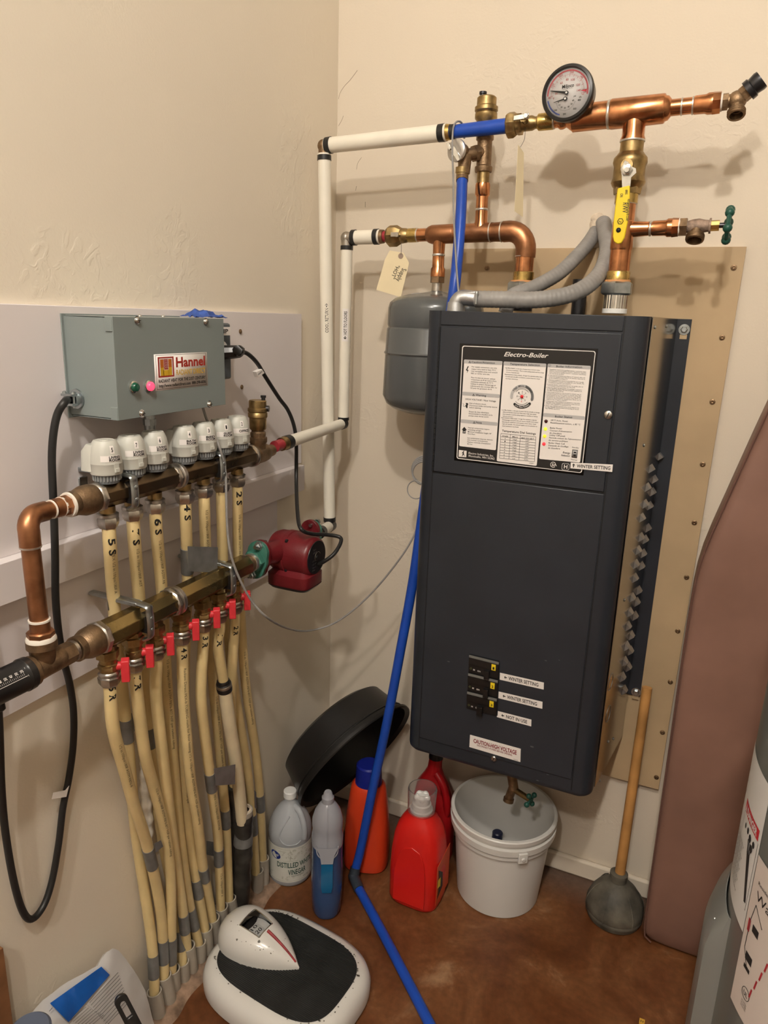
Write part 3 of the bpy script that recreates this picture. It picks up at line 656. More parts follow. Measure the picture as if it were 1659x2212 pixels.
# blue section and fittings
bp_ = thing('blue_pipe_stub', 'short blue pipe between the white return pipe and the brass union', 'pipe', along(A, B, 1000, 0))
sect(bp_, 'pipe', BLUEP, A, B, 0, [(970, 13.5), (1100, 15.5)]); sect(bp_, 'crimp_ring', BLACK, A, B, 0, [(974, 15), (983, 15)])
rv = thing('return_shutoff_valve', 'brass shutoff valve with bare lever beside the round gauge', 'valve', along(A, B, 1130, 0))
sect(rv, 'union_nut', BRASS_D, A, B, 0, [(1096, 23), (1099, 26), (1110, 26), (1116, 22)], 8); sect(rv, 'body', BRASS_D, A, B, 0, [(1114, 19), (1122, 20), (1130, 15), (1150, 15), (1157, 12), (1163, 13)])
sect(rv, 'hex_collar', BRASS_D, A, B, 0, [(1118, 22), (1128, 22)], 6); sect(rv, 'end_sleeve', BRASS, A, B, 0, [(1162, 15), (1164, 17), (1194, 17.5), (1196, 16)])
P = along(A, B, 1138, 0); q = P+V((0, -.03, .004))
obj('stem', MB().cyl(P, q, .007), BRASS_D, rv); obj('lever', MB().hexa([q+V((-.022, 0, -.004)), q+V((.012, 0, -.002)), q+V((.012, 0, .009)), q+V((-.022, 0, .006))], V((0, -.004, 0))).cyl(q+V((.006, -.004, .003)), q+V((.006, -.009, .003)), .006, 6), CHROME, rv, bevel=.001)
# copper top run
ct = thing('copper_return_pipe', 'upper copper pipe and tees carrying the gauge, above the boiler', 'pipe', along(A, B, 1375, 0))
sect(ct, 'adapter', COPPER, A, B, 0, [(1195, 15), (1205, 15), (1211, 19), (1217, 19), (1224, 16), (1232, 22), (1240, 27)]); ring(ct, 'solder_joint', SOLDER, A, B, 0, 1197, 17, 4)
sect(ct, 'pipe', COPPER, A, B, 0, [(1238, 27), (1316, 27.5)]); ring(ct, 'solder_joint', SOLDER, A, B, 0, 1316, 29, 6)
sect(ct, 'tee', COPPER, A, B, 0, [(1319, 29), (1322, 30), (1434, 29.5), (1437, 28)])
sect(ct, 'reducer', COPPER, A, B, 0, [(1436, 26), (1444, 24), (1450, 17.5)]); sect(ct, 'pipe', COPPER, A, B, 0, [(1448, 16.5), (1500, 16.5)])
ring(ct, 'solder_joint', SOLDER, A, B, 0, 1473, 18, 4); ring(ct, 'solder_joint', SOLDER, A, B, 0, 1497, 18.5, 4)
sect(ct, 'adapter', COPPER, A, B, 0, [(1499, 17), (1501, 18.5), (1524, 19), (1530, 21.5), (1540, 21.5)]); sect(ct, 'hex_adapter', COPPER, A, B, 0, [(1540, 22.5), (1557, 22)], 8)
TC = along(A, B, 1373, 0); R0 = V((TC.x, YR, TC.z)); R1 = V((TC.x+.002, YR, btop+.003))
sect(ct, 'tee_branch', COPPER, R0, R1, 1, [(250, 23.5), (294, 23.5), (301, 26), (306, 26)]); ring(ct, 'solder_joint', SOLDER, R0, R1, 1, 305, 26.5, 5)
# riser
rs = thing('copper_return_riser', 'right-hand copper riser under the yellow-handled valve', 'pipe', R1)
sect(rs, 'pipe', COPPER, R0, R1, 1, [(436, 21.5), (545, 21.5)]); sect(rs, 'coupling', COPPER, R0, R1, 1, [(478, 22), (480, 23.5), (536, 23.5), (541, 22)])
ring(rs, 'solder_joint', SOLDER, R0, R1, 1, 440, 23, 4); sect(rs, 'pipe', COPPER, R0, R1, 1, [(540, 22), (590, 22)])
sect(rs, 'brass_adapter', BRASS, R0, R1, 1, [(586, 23), (588, 24.5), (606, 24.5)]); sect(rs, 'gasket', mat('orange_gasket', (.62, .30, .12), .5), R0, R1, 1, [(605, 27), (610, 27)])
sect(rs, 'hex_nut', ZINC, R0, R1, 1, [(609, 30), (613, 35), (634, 35), (638, 29)], 6, .5); 
kn = MB(); P = along(R0, R1, 668, 1); P2 = along(R0, R1, 637, 1); r_ = 25.5*proj(P)[2]/FPX
kn.lathe(P, P2-P, [(0, r_), ((P2-P).length, r_)], 56, n=None)
for i, v_ in enumerate(kn.v):
    if (i % 56) % 2: c_ = V((P.x, P.y, v_.z)); kn.v[i] = c_+(v_-c_)*.965
obj('knurled_union', kn, CHROME, rs, sharp=10); sect(rs, 'white_washer', WHITEP, R0, R1, 1, [(667, 26), (677, 26)])
BA = V((TC.x, YR, at(1370, 496, 'y', YR).z)); BB = BA+V((.22, 0, .006))
sect(rs, 'branch_pipe', COPPER, BA, BB, 0, [(1358, 18), (1371, 16), (1401, 14.5), (1402, 13.5), (1442, 13.5)]); ring(rs, 'solder_joint', SOLDER, BA, BB, 0, 1405, 16, 5)
sect(rs, 'branch_adapter', COPPER, BA, BB, 0, [(1410, 15.5), (1438, 16), (1442, 19), (1452, 19)]); sect(rs, 'branch_hex', COPPER, BA, BB, 0, [(1452, 20), (1466, 19)], 8)
# main ball valve
bv = thing('ball_valve', 'large brass ball valve with a long yellow lever on the right riser', 'valve', along(R0, R1, 380, 1))
sect(bv, 'upper_sleeve', BRASS_D, R0, R1, 1, [(307, 24.5), (332, 24.5)]); sect(bv, 'body', BRASS_D, R0, R1, 1, [(330, 26), (336, 30), (342, 35), (352, 36), (360, 33), (384, 33), (395, 36), (402, 33), (412, 25)])
sect(bv, 'hex_end', BRASS_D, R0, R1, 1, [(406, 30), (420, 28)], 8); sect(bv, 'lower_sleeve', BRASS, R0, R1, 1, [(414, 24.5), (440, 24)])
P = along(R0, R1, 366, 1); Q = P+V((0, -.05, 0)); obj('stem', MB().cyl(P, Q, .012), BRASS_D, bv)
YH = Q.y; hd = lambda px, py, o=0: at(px, py, 'y', YH-o)
lev = MB().hexa([hd(*c) for c in ((1350, 347), (1358, 350), (1361, 358), (1374, 364), (1375, 374), (1364, 384), (1362, 404), (1344, 408), (1343, 380), (1341, 364))], V((0, -.003, 0)))
o_ = obj('lever', lev, CHROME, bv, bevel=.0006)
grip = MB().hexa([hd(*c, -.001) for c in ((1335, 408), (1361, 401), (1361, 430), (1357, 480), (1350, 514), (1343, 526), (1335, 528), (1327, 523), (1324.5, 512), (1326, 480), (1332, 430))], V((0, -.007, 0)))
o2 = obj('yellow_grip', grip, YEL, bv, 'yellow plastic lever grip', bevel=.002)
gt = MB(); 
for s, y0, y1, x, w_ in (('RED-WHITE VALVE CORP.', 430, 478, 1356, 5), ('RWV', 438, 460, 1346, 11), ('600WOG', 410, 420, 1351, 5), ('ON', 418, 426, 1340, 6)):
    a_ = hd(x, y0, .0064); b_ = hd(x-5*(y1-y0)/60, y1, .0064); u_ = V((w_*proj(a_)[2]/FPX, 0, 0)); gt.tline(s, a_, b_, u_, .012)
a_ = hd(1340, 478, .0066); gt.torus(a_, (0, 1, 0), .006, .0007, 6, 4); gt.tline('Z', a_+V((-.003, 0, .002)), a_+V((-.003, 0, -.0035)), V((.005, 0, 0)), .01)
a_ = hd(1336, 497, .0066); gt.lathe(a_, (0, -1, 0), [(0, .005), (.0003, .005)], 16)
obj('lever_print', gt, INK, o2, sharp=300)
obj('lever_nut', MB().lathe(hd(1354, 367, .003), (0, -1, 0), [(0, .012), (.008, .012), (.009, .010)], 6).lathe(hd(1354, 367, .012), (0, -1, 0), [(0, .006), (.003, .005)], 14), CHROME, bv)
# gauge
GF = YR-.055; gc = at(1226, 201, 'y', GF); GN = V((-.02, -1, -.02)).normalized()
GN = V((-.10, -1, 0)).normalized()
gg = thing('pressure_gauge', 'round black-rimmed temperature and pressure gauge on the copper return pipe', 'gauge', gc)
gr = 56.5*proj(gc)[2]/FPX
gU = V((0, 0, 1)); gU = (gU-GN*gU.dot(GN)).normalized(); gR = GN.cross(gU) if proj(gc+GN.cross(gU)*.01)[0] > proj(gc)[0] else gU.cross(GN)
obj('case', MB().lathe(gc-GN*.034, GN, [(0, gr*.6), (.001, gr*.92), (.026, gr*.97), (.028, gr*1.0), (.036, gr*1.0), (.039, gr*.97), (.040, gr*.88), (.036, gr*.86), (.034, gr*.85)], 56, cap=False), BLACKP, gg)
obj('back_plate', MB().lathe(gc-GN*.034, GN, [(0, gr*.6), (.001, gr*.6)], 40), BLACKP, gg)
G = lambda x, y, o=.0005: gc+gR*(x*gr)+gU*(y*gr)+GN*o
gd = MB(); gd.lathe(gc-GN*.001, GN, [(0, gr*.86), (.001, gr*.86)], 56)
def garc(r0, r1, a0, a1, m_, o=.0005, ns=30):
    gd.m = m_
    for i in range(ns):
        b0, b1 = [math.radians(a0+(a1-a0)*k/ns) for k in (i, i+1)]
        gd.face([G(r0*math.cos(b0), r0*math.sin(b0), o), G(r1*math.cos(b0), r1*math.sin(b0), o), G(r1*math.cos(b1), r1*math.sin(b1), o), G(r0*math.cos(b1), r0*math.sin(b1), o)])
garc(.745, .80, -8, 183, 2); garc(.745, .80, 195, 252, 3)
def gtick(r0, r1, a, w_, m_, cx=0, cy=0):
    gd.m = m_; a = math.radians(a); d = V((math.cos(a), math.sin(a))); n_ = V((-d[1], d[0]))*w_
    gd.face([G(cx+d[0]*r0-n_[0], cy+d[1]*r0-n_[1]), G(cx+d[0]*r1-n_[0], cy+d[1]*r1-n_[1]), G(cx+d[0]*r1+n_[0], cy+d[1]*r1+n_[1]), G(cx+d[0]*r0+n_[0], cy+d[1]*r0+n_[1])])
def gtext(s, cx, cy, w_, h, m_, bold=.005, rot=0):
    gd.m = m_; c, s_ = math.cos(rot), math.sin(rot)
    gd.text(s, lambda x, y: G(cx+(x-.5)*w_*c-(y-.5)*h*s_, cy+(x-.5)*w_*s_+(y-.5)*h*c, .0007), bold)
for i in range(61):
    a = 185-i*195/60; gtick(.60 if i % 5 else .57, .655, a, .003 if i % 5 else .006, 2)
for i in range(45): gtick(.545, .56, 183-i*190/44, .003, 4)
for s, a in (('80', 188), ('120', 152), ('160', 117), ('200', 82), ('240', 45), ('280', -2)): b = math.radians(a); gtext(s, .70*math.cos(b), .70*math.sin(b), .05*len(s), .075, 2, .005, b-PI/2 if -1 < a < 179 else 0)
for s, a in (('30', 180), ('60', 128), ('80', 97), ('100', 68), ('120', 28), ('140', 2)): b = math.radians(a); gtext(s, .44*math.cos(b), .44*math.sin(b)+.03, .05*len(s), .075, 2)
gd.m = 5; gd.face([G(.50, .03), G(.74, .065), G(.72, -.035)])
gtext('°F', -.54, -.14, .07, .07, 2); gtext('°C', .56, -.07, .07, .07, 2); gtext('Miljoco', -.0, .245, .46, .12, 4, .02, .06); gtext('Corporation', -.02, .15, .42, .035, 6, 0, .06)
for i in range(31): gtick(.36, .39 if i % 5 else .41, 195+i*5.0-0, .003, 4, -.04, -.22)
for s, a in (('0', 190), ('10', 212), ('20', 240), ('30', 268), ('40', 297), ('50', 325), ('60', 352)): b = math.radians(a); gtext(s, -.04+.29*math.cos(b), -.24+.27*math.sin(b), .036*len(s), .06, 4)
for s, a in (('100', 222), ('200', 268), ('300', 315), ('400', 352)): b = math.radians(a); gtext(s, -.03+.52*math.cos(b), -.22+.5*math.sin(b), .04*len(s), .065, 4)
gtext('psi', .30, -.13, .08, .06, 4); gtext('kPa', .52, -.19, .09, .06, 4)
DRED = mat('dial_pink', (.50, .09, .11), .5)
obj('dial', gd, [mat('dial_white', (.80, .80, .82), .4), INK, DRED, mat('dial_blue', (.06, .09, .28), .5), INK, mat('dial_red', (.55, .01, .03), .5), GREYT], gg, 'white printed dial face', sharp=300)
def needle(c, tip, w_, name, o):
    c_, t_ = G(*c, o), G(*tip, o); d = (t_-c_); n_ = GN.cross(d).normalized()*w_; mb = MB(); mb.hexa([c_-n_, c_+n_, t_+n_*.25, t_-n_*.25], GN*.0006)
    mb.lathe(c_, GN, [(0, gr*.075), (.002, gr*.07)], 20); mb.m = 1; mb.lathe(c_, GN, [(.002, gr*.04), (.003, gr*.035)], 16); return obj(name, mb, [INK, WHITEP], gg)
needle((-.02, .0), (-.66, .13), .0024, 'temperature_needle', .003); needle((-.05, -.205), (-.50, -.29), .0014, 'pressure_needle', .003)
gl = mat('clear_glass', (1, 1, 1), .02, trans=1, ior=1.1)
obj('lens', MB().lathe(gc+GN*.0034, GN, [(0, gr*.855), (.0006, gr*.855)], 48), gl, gg)
gp = V((gc.x+.01, YR, TC.z-.006)); obj('stem', MB().cyl(gc-GN*.033-V((0, 0, .02)), gp, .009), BRASS_D, gg)
# hose bib
HB = along(A, B, 1561, 0); hb = thing('hose_bib', 'brass hose outlet with a black cap at the right end of the top copper pipe', 'valve', HB)
X1 = V((1, 0, 0))
sect(hb, 'thread_tape', TEFLON, A, B, 0, [(1557, 18), (1561, 18)]); sect(hb, 'hex_end', BRONZE, A, B, 0, [(1560, 17), (1573, 17)], 8)
P = along(A, B, 1570, 0); Q = along(A, B, 1592, 0); D2 = V((.75, -.15, .62)).normalized()
obj('body', MB().tube([P, Q+V((-.004, 0, .002)), Q+D2*.016], .0125, 18).ball(Q, .0185, 16, 10), BRONZE, hb)
s_ = Q+V((.0, -.012, -.004)); dn = V((.08, -.42, -.9)).normalized()
mb = MB().lathe(Q, dn, [(0, .013), (.018, .0125), (.022, .0165), (.034, .0165), (.034, .0125), (.022, .011)], 24, cap=False)
for k in range(3): mb.torus(Q+dn*(.024+.004*k), dn, .0166, .0009, 24, 6)
obj('outlet', mb, BRONZE, hb)
obj('packing_nut', MB().lathe(Q+D2*.012, D2, [(0, .0155), (.012, .0155)], 6), BRONZE, hb)
obj('cap', MB().lathe(Q+D2*.022, D2, [(0, .0195), (.010, .0195), (.012, .0165), (.024, .0185), (.030, .0175)], 10), DKMET, hb, 'black metal cap')
# boiler drain on branch
dv = thing('boiler_drain_valve', 'drain valve with green handwheel on the branch right of the riser', 'valve', along(BA, BB, 1505, 0))
sect(dv, 'hex_nut', BRONZE, BA, BB, 0, [(1468, 19.5), (1484, 19.5)], 6); ring(dv, 'thread_tape', TEFLON, BA, BB, 0, 1467, 18, 4)
sect(dv, 'body', mat('corroded_bronze', (.30, .22, .17), .6, .5, .4, 90, .5, 300), BA, BB, 0, [(1484, 12), (1496, 15), (1510, 16), (1522, 13), (1531, 12), (1532, 16), (1536, 16)])
P = along(BA, BB, 1505, 0); dn = V((0, -.45, -.9)).normalized()
mb = MB().lathe(P, dn, [(0, .012), (.018, .012), (.02, .018), (.032, .018), (.033, .014), (.02, .012)], 26, cap=False)
for k in range(3): mb.torus(P+dn*(.0225+.0035*k), dn, .018, .0009, 24, 6)
obj('spout', mb, BRONZE, dv)
sect(dv, 'bonnet', BRASS, BA, BB, 0, [(1536, 11), (1554, 11)], 8); sect(dv, 'stem', DKMET, BA, BB, 0, [(1553, 5.5), (1568, 5.5)])
P = along(BA, BB, 1573, 0); wl = MB(); R = .036
for i in range(6):
    a = i*PI/3+.3; q = V((0, math.cos(a), math.sin(a)))*R; wl.ball(P+q*.86, .0095, 10, 6); wl.hexa([P+V((-.003, 0, 0))+V((0, -math.sin(a), math.cos(a)))*.004, P+V((-.003, 0, 0))-V((0, -math.sin(a), math.cos(a)))*.004, P+q-V((0, -math.sin(a), math.cos(a)))*.004, P+q+V((0, -math.sin(a), math.cos(a)))*.004], V((.005, 0, 0)))
wl.torus(P, X1, R*.86, .0048, 30, 8); wl.cyl(P-X1*.006, P+X1*.005, .009); obj('handwheel', wl, GREENH, dv, 'dark green handwheel')

# ================================================================= SUPPLY RUN (hot)
YS = -.14
HA = V((.1085, YS, 1.797)); HBB = V((at(1128, 499, 'y', YS).x, YS, at(1128, 499, 'y', YS).z))
ws = thing('white_supply_pipe', 'white insulated HOT TO FLOORS pipe in the corner behind the return pipe', 'pipe', HA)
sect(ws, 'pipe', WPIPE, HA, HBB, 0, [(762, 14.5), (822, 15)]); sect(ws, 'end_band', BLACK, HA, HBB, 0, [(761, 16.3), (769, 16.3)]); sect(ws, 'end_band', BLACK, HA, HBB, 0, [(809, 16.3), (818, 16.3)])
obj('elbow', MB().ball(HA+V((-.001, 0, 0)), .016, 16, 12).cyl(HA, HA+V((.02, 0, 0)), .015).cyl(HA, HA+V((0, 0, -.024)), .015), NICKEL, ws)
HV0 = V((.1085, YS, 1.78)); HV1 = V((.1075, YS, 1.328))
sect(ws, 'pipe', WPIPE, HV0, HV1, 1, [(532, 12.6), (905, 11.3)]); sect(ws, 'end_band', BLACK, HV0, HV1, 1, [(531, 13.6), (540, 13.6)]); sect(ws, 'end_band', BLACK, HV0, HV1, 1, [(901, 12), (907, 12)])
vlabel(ws, HV0, HV1, 667, 737, .0148, 'HOT TO FLOORS', False)
XU, ZU = .105, 1.290
E0 = V((.1075, YS, 1.312)); U0 = V((XU, -.50, 1.296))
obj('elbow', MB().ball(E0, .0145, 16, 12).cyl(E0, E0+V((0, 0, .018)), .0135), BRONZE, ws)
sect(ws, 'pipe', WPIPE, E0, U0, 0, [(738, 11), (622, 13.5)]); sect(ws, 'end_band', BLACK, E0, U0, 0, [(626, 15), (616, 15.6)]); sect(ws, 'end_band', BLACK, E0, U0, 0, [(742, 12), (736, 12)])
sect(ws, 'ferrule', BRASS_D, E0, U0, 0, [(616, 15), (607, 14.5)]); sect(ws, 'red_sleeve', REDS, E0, U0, 0, [(609, 12), (593, 12.5)], label='dark red pipe sleeve')
sv = thing('supply_shutoff_valve', 'tarnished brass shutoff valve on the hot supply pipe above the paper tag', 'valve', along(HA, HBB, 855, 0))
sect(sv, 'ferrule', BRONZE, HA, HBB, 0, [(819, 15), (829, 14)]); sect(sv, 'red_sleeve', REDS, HA, HBB, 0, [(828, 11), (840, 11.5)]); sect(sv, 'union_nut', BRASS_D, HA, HBB, 0, [(837, 17), (842, 22), (858, 22), (868, 16)], 8)
sect(sv, 'body', BRASS_D, HA, HBB, 0, [(864, 14), (868, 16), (878, 15), (884, 12)]); sect(sv, 'end_sleeve', BRASS, HA, HBB, 0, [(881, 12), (883, 14.5), (901, 14.5)])
P = along(HA, HBB, 866, 0); obj('stem', MB().cyl(P, P+V((0, -.028, 0)), .006).hexa([P+V((-.014, -.028, -.005)), P+V((.006, -.028, -.005)), P+V((.006, -.028, .005)), P+V((-.014, -.028, .005))], V((0, -.004, 0))), NICKEL, sv)
cs = thing('copper_supply_pipe', 'lower copper pipe with elbow dropping into the boiler top left', 'pipe', HBB)
sect(cs, 'pipe', COPPER, HA, HBB, 0, [(902, 13.5), (930, 13.5)]); sect(cs, 'tee', COPPER_D, HA, HBB, 0, [(922, 13), (927, 17), (934, 19.5), (978, 20), (982, 19)]); ring(cs, 'solder_joint', SOLDER, HA, HBB, 0, 902, 14.5, 3)
sect(cs, 'pipe', COPPER_D, HA, HBB, 0, [(980, 19.3), (1065, 20)]); ring(cs, 'solder_joint', SOLDER, HA, HBB, 0, 1060, 21, 3)
ring(cs, 'solder_joint', SOLDER, HA, HBB, 0, 1084, 21.5, 3); sect(cs, 'pipe', COPPER_D, HA, HBB, 0, [(1064, 19.5), (1090, 20.5)])
# elbow
r_ = 22*proj(HBB)[2]/FPX; e0 = along(HA, HBB, 1088, 0); RB = .042; cx_ = at(1131, 600, 'y', YS).x
elb = [e0, V((cx_-RB, YS, HBB.z))]+[V((cx_-RB+RB*math.sin(a_), YS, HBB.z-RB+RB*math.cos(a_))) for a_ in [k*PI/2/8 for k in range(1, 9)]]; zE = at(1131, 556, 'y', YS).z; elb.append(V((cx_, YS, zE)))
obj('elbow', MB().tube(elb, r_, 28, 0), COPPER_D, cs)
L0 = V((cx_, YS, HBB.z)); L1 = V((cx_-.001, YS, btop+.003)); ring(cs, 'solder_joint', SOLDER, L0, L1, 1, 554, 21.8, 3)
sect(cs, 'pipe', COPPER, L0, L1, 1, [(552, 19.5), (592, 19.5)]); sect(cs, 'brass_adapter', BRASS, L0, L1, 1, [(587, 21), (588, 22), (606, 22)]); sect(cs, 'gasket', MATS['orange_gasket'], L0, L1, 1, [(606, 26), (610, 26)])
sect(cs, 'hex_nut', ZINC, L0, L1, 1, [(609, 29), (613, 33), (632, 33), (637, 27)], 6, .5); sect(cs, 'union', DKMET, L0, L1, 1, [(636, 24), (672, 24)])
# drop to expansion tank
tx = at(945, 600, 'y', YS).x; T0 = V((tx, YS, HA.z+.004)); T1 = V((tx, YS, 1.65))
sect(cs, 'drop_pipe', COPPER, T0, T1, 1, [(512, 16), (523, 13.5), (550, 12.5), (580, 12.5)]); ring(cs, 'solder_joint', SOLDER, T0, T1, 1, 551, 13.8, 5)
sect(cs, 'drop_adapter', COPPER, T0, T1, 1, [(555, 12.8), (577, 13), (581, 15.5), (598, 15.5)]); sect(cs, 'hex_nipple', BRONZE, T0, T1, 1, [(598, 16), (611, 16)], 6)
# expansion tank
et = thing('expansion_tank', 'grey steel expansion tank hanging left of the boiler', 'tank', (tx, YS, 1.35))
T2 = V((tx, YS, 1.3)); k_ = .97
sect(et, 'neck', NICKEL, T0, T2, 1, [(610, 11), (634, 12)])
sect(et, 'shell', TANKG, T0, T2, 1, [(624, 5), (630, 14), (634, 34), (638, 62), (646, 88), (656, 100), (668, 103), (704, 103), (709, 101), (713, 104), (760, 105), (764, 108), (768, 105), (855, 106), (872, 98), (882, 84), (890, 60), (893, 20)], 56)
obj('sticker', MB().hexa([at(x, y, 'y', YS-.05) for x, y in ((884, 641), (908, 637), (905, 633), (889, 635))], V((0, 0, .001))), PAPER, et)
# upward branch: relief tee and air vent
vx = at(1042, 440, 'y', YS).x; V0 = V((vx, YS, HA.z+.005)); V1 = V((at(1050, 250, 'y', YS).x, YS, 2.06))
br_ = thing('relief_branch', 'vertical copper and bronze branch holding the relief valve and air vent', 'pipe', V0)
sect(br_, 'pipe', COPPER, V0, V1, 1, [(492, 17), (478, 13.5), (420, 12.8)]); ring(br_, 'solder_joint', SOLDER, V0, V1, 1, 453, 14, 5)
sect(br_, 'adapter', COPPER, V0, V1, 1, [(425, 13.5), (421, 16), (400, 16), (396, 15)]); sect(br_, 'brass_nipple', BRASS_D, V0, V1, 1, [(396, 13.5), (372, 13.5)])
sect(br_, 'tee', BRONZE, V0, V1, 1, [(372, 18), (366, 19), (361, 19), (358, 16), (305, 16), (302, 19), (294, 19), (290, 14)])
av = thing('air_vent', 'brass float air vent on top of the relief branch behind the blue pipe', 'valve', along(V0, V1, 262, 1))
sect(av, 'body', BRASS_D, V0, V1, 1, [(292, 13), (290, 19), (262, 20), (256, 24), (246, 24), (244, 22), (240, 25), (232, 25), (229, 21), (212, 21), (209, 18)]); 
P = along(V0, V1, 208, 1); obj('bleed_cap', MB().lathe(P+V((-.010, 0, -.002)), (0, 0, 1), [(0, .007), (.006, .007), (.007, .009), (.012, .009)], 10), DKMET, av)
TR_ = along(V0, V1, 328, 1); rvp = TR_+V((-.034, -.045, .0)); RN = V((-.30, -.93, -.02)).normalized()
pr = thing('relief_valve', 'bronze pressure relief valve with silver disc and flip lever', 'valve', rvp)
dc_ = at(986, 325, 'y', rvp.y-.018)
cb = V((dc_.x+.013, rvp.y+.006, dc_.z-.006))
obj('inlet', MB().tube([TR_, (TR_+cb)/2+V((.004, 0, 0)), cb], .0135, 18).lathe(TR_.lerp(cb, .35), cb-TR_, [(0, .019), (.011, .019)], 6), BRONZE, pr)
obj('body', MB().lathe(dc_, -RN, [(0, .020), (.012, .020), (.026, .017), (.036, .011)], 28).lathe(cb, (0, 0, -1), [(0, .017), (.02, .015), (.04, .0135)], 20), BRONZE, pr)
obj('disc', MB().lathe(dc_, RN, [(-.004, .0245), (.002, .0245), (.004, .022), (.0045, .01)], 36), mat('silver_disc', (.62, .6, .58), .3, .9, .1, 60), pr)
q0 = dc_+RN*.006; lx = V((.0, 0, -1)); 
lv_ = MB().hexa([at(x, y, 'y', q0.y) for x, y in ((972, 322), (982, 316), (998, 343), (989, 349))], V((0, -.003, 0))); lv_.hexa([at(x, y, 'y', q0.y) for x, y in ((966, 312), (972, 309), (977, 322), (972, 326))], V((0, -.008, 0)))
obj('flip_lever', lv_, CHROME, pr, bevel=.0005)
ox = at(999, 372, 'y', cb.y); O0 = V((ox.x, cb.y, cb.z-.03)); O1 = V((ox.x, cb.y, at(999, 384, 'y', cb.y).z))
obj('outlet_nut', MB().cyl(cb+V((0, 0, -.02)), O0, .0125).lathe(O0, O1-O0, [(-.004, .0165), (.008, .0165), (.0085, .0145), (.02, .0145)], 24), BRASS_D, pr)
# blue discharge pipe
blue = thing('blue_discharge_pipe', 'long blue pipe from the relief valve down behind the boiler and across the floor', 'pipe', at(765, 1890, 'z', .02))
b0 = O1+V((0, 0, .008)); pth = [b0, at(995, 470, 'y', -.215), at(988, 560, 'y', -.245), at(979, 640, 'y', -.268)]
e_ = at(770, 1884, 'z', .032)
low_pts = [at(893, 1250, 'y', -.272), at(866, 1400, 'y', -.285), at(836, 1560, 'y', -.30), at(806, 1700, 'y', -.31), at(780, 1830, 'y', -.32)]
BR = .0128
pth2 = pth+[pth[-1].lerp(low_pts[0], .33)+V((0, 0, 0)), pth[-1].lerp(low_pts[0], .66)]+low_pts+[at(768, 1878, 'z', .045)]
obj('upright_pipe', MB().tube(pth2, BR, 18, 5), BLUEP, blue); obj('crimp_ring', MB().cyl(pth2[0]+V((0, 0, -.004)), pth2[0].lerp(pth2[1], .16), .0142), BRONZE, blue)
f0 = at(767, 1905, 'z', .018); f1 = at(940, 2235, 'z', .0135)
obj('elbow', MB().ball(at(764, 1893, 'z', .028), .0165, 16, 10).cyl(at(768, 1874, 'z', .05), at(764, 1893, 'z', .028), .0150).cyl(at(764, 1893, 'z', .028), f0.lerp(f1, .06), .0150), mat('grey_elbow', (.035, .045, .06), .4, .2, .2, 50), blue)
obj('floor_pipe', MB().tube([f0, f0.lerp(f1, .4)+V((.004, 0, -.001)), f1], BR, 18, 5), BLUEP, blue)
# thin grey cable beside blue pipe
gw = thing('grey_sensor_cable', 'thin grey cable looped over the blue stub and hanging beside the blue pipe', 'cable', at(985, 300, 'y', -.2))
ca = along(A, B, 987, 0)
loopc = [ca+V((.012, .02, -.012)), ca+V((.010, .008, .016)), ca+V((.004, -.014, .017)), ca+V((-.002, -.021, 0)), at(977, 330, 'y', -.24), at(979, 380, 'y', -.245), at(980, 460, 'y', -.255), at(985, 560, 'y', -.275), at(990, 625, 'y', -.293), at(992, 640, 'y', -.295)]
obj('cable_run', MB().tube(loopc, .0022, 8, 6), FLEX, gw)

# ================================================================= FLEX CONDUITS + CONNECTOR
cc = at(1003, 652, 'y', -.29)
cn = thing('conduit_connector', 'cast aluminium elbow connector on the boiler top left', 'connector', (cc.x, cc.y, btop))
zt_ = at(1010, 646, 'y', -.29).z
cb_ = MB().lathe((at(985, 660, 'y', -.29).x, -.29, btop-.002), (0, 0, 1), [(0, .021), (.010, .020), (.022, .019)], 24)
p0 = V((at(985, 650, 'y', -.29).x, -.29, btop+.012)); p1 = at(1000, 643, 'y', -.288); p2 = at(1032, 646, 'y', -.285)
cb_.tube([p0, p0+V((.004, 0, .010)), p1, p2], .0175, 20); obj('body', cb_, ALU, cn)
obj('cover_plate', MB().hexa([at(x, y, 'y', -.300) for x, y in ((975, 639), (1000, 630), (1031, 628), (1031, 638), (1012, 642), (985, 646))], V((0, .03, 0))), ALU, cn, bevel=.003)
obj('clamp_screw', MB().cyl(at(1030, 632, 'y', -.308), at(1028, 657, 'y', -.308), .0028, 12).lathe(at(1030, 634, 'y', -.308), (0, 0, 1), [(0, .0045), (.004, .004)], 12), ZINC, cn)
def conduit(lbl, P, r, k):
    t = thing('flexible_conduit', lbl, 'conduit', P[0], 'grey conduits from the wall to the boiler'); pp = smooth_path(P, 10); mb = MB()
    L = [0]
    for i in range(1, len(pp)): L.append(L[-1]+(pp[i]-pp[i-1]).length)
    n = int(L[-1]/.0024); fine = []; j = 0
    for i in range(n+1):
        s = L[-1]*i/n
        while j < len(L)-2 and L[j+1] < s: j += 1
        fine.append(pp[j].lerp(pp[j+1], (s-L[j])/max(1e-9, L[j+1]-L[j])))
    mb.tube(fine, lambda t_: r*(1+.022*math.cos(t_*n*PI/2)), 20, 0); obj('corrugated_jacket', mb, FLEX, t, sharp=60); return t
conduit('thick grey corrugated conduit curving in front, ending at the aluminium connector', [at(1028, 646, 'y', -.285), at(1080, 647, 'y', -.283), at(1150, 648, 'y', -.27), at(1215, 640, 'y', -.245), at(1262, 622, 'y', -.21), at(1296, 590, 'y', -.16), at(1312, 545, 'y', -.11), at(1308, 505, 'y', -.05), at(1303, 482, 'y', -.004)], .0182, 1)
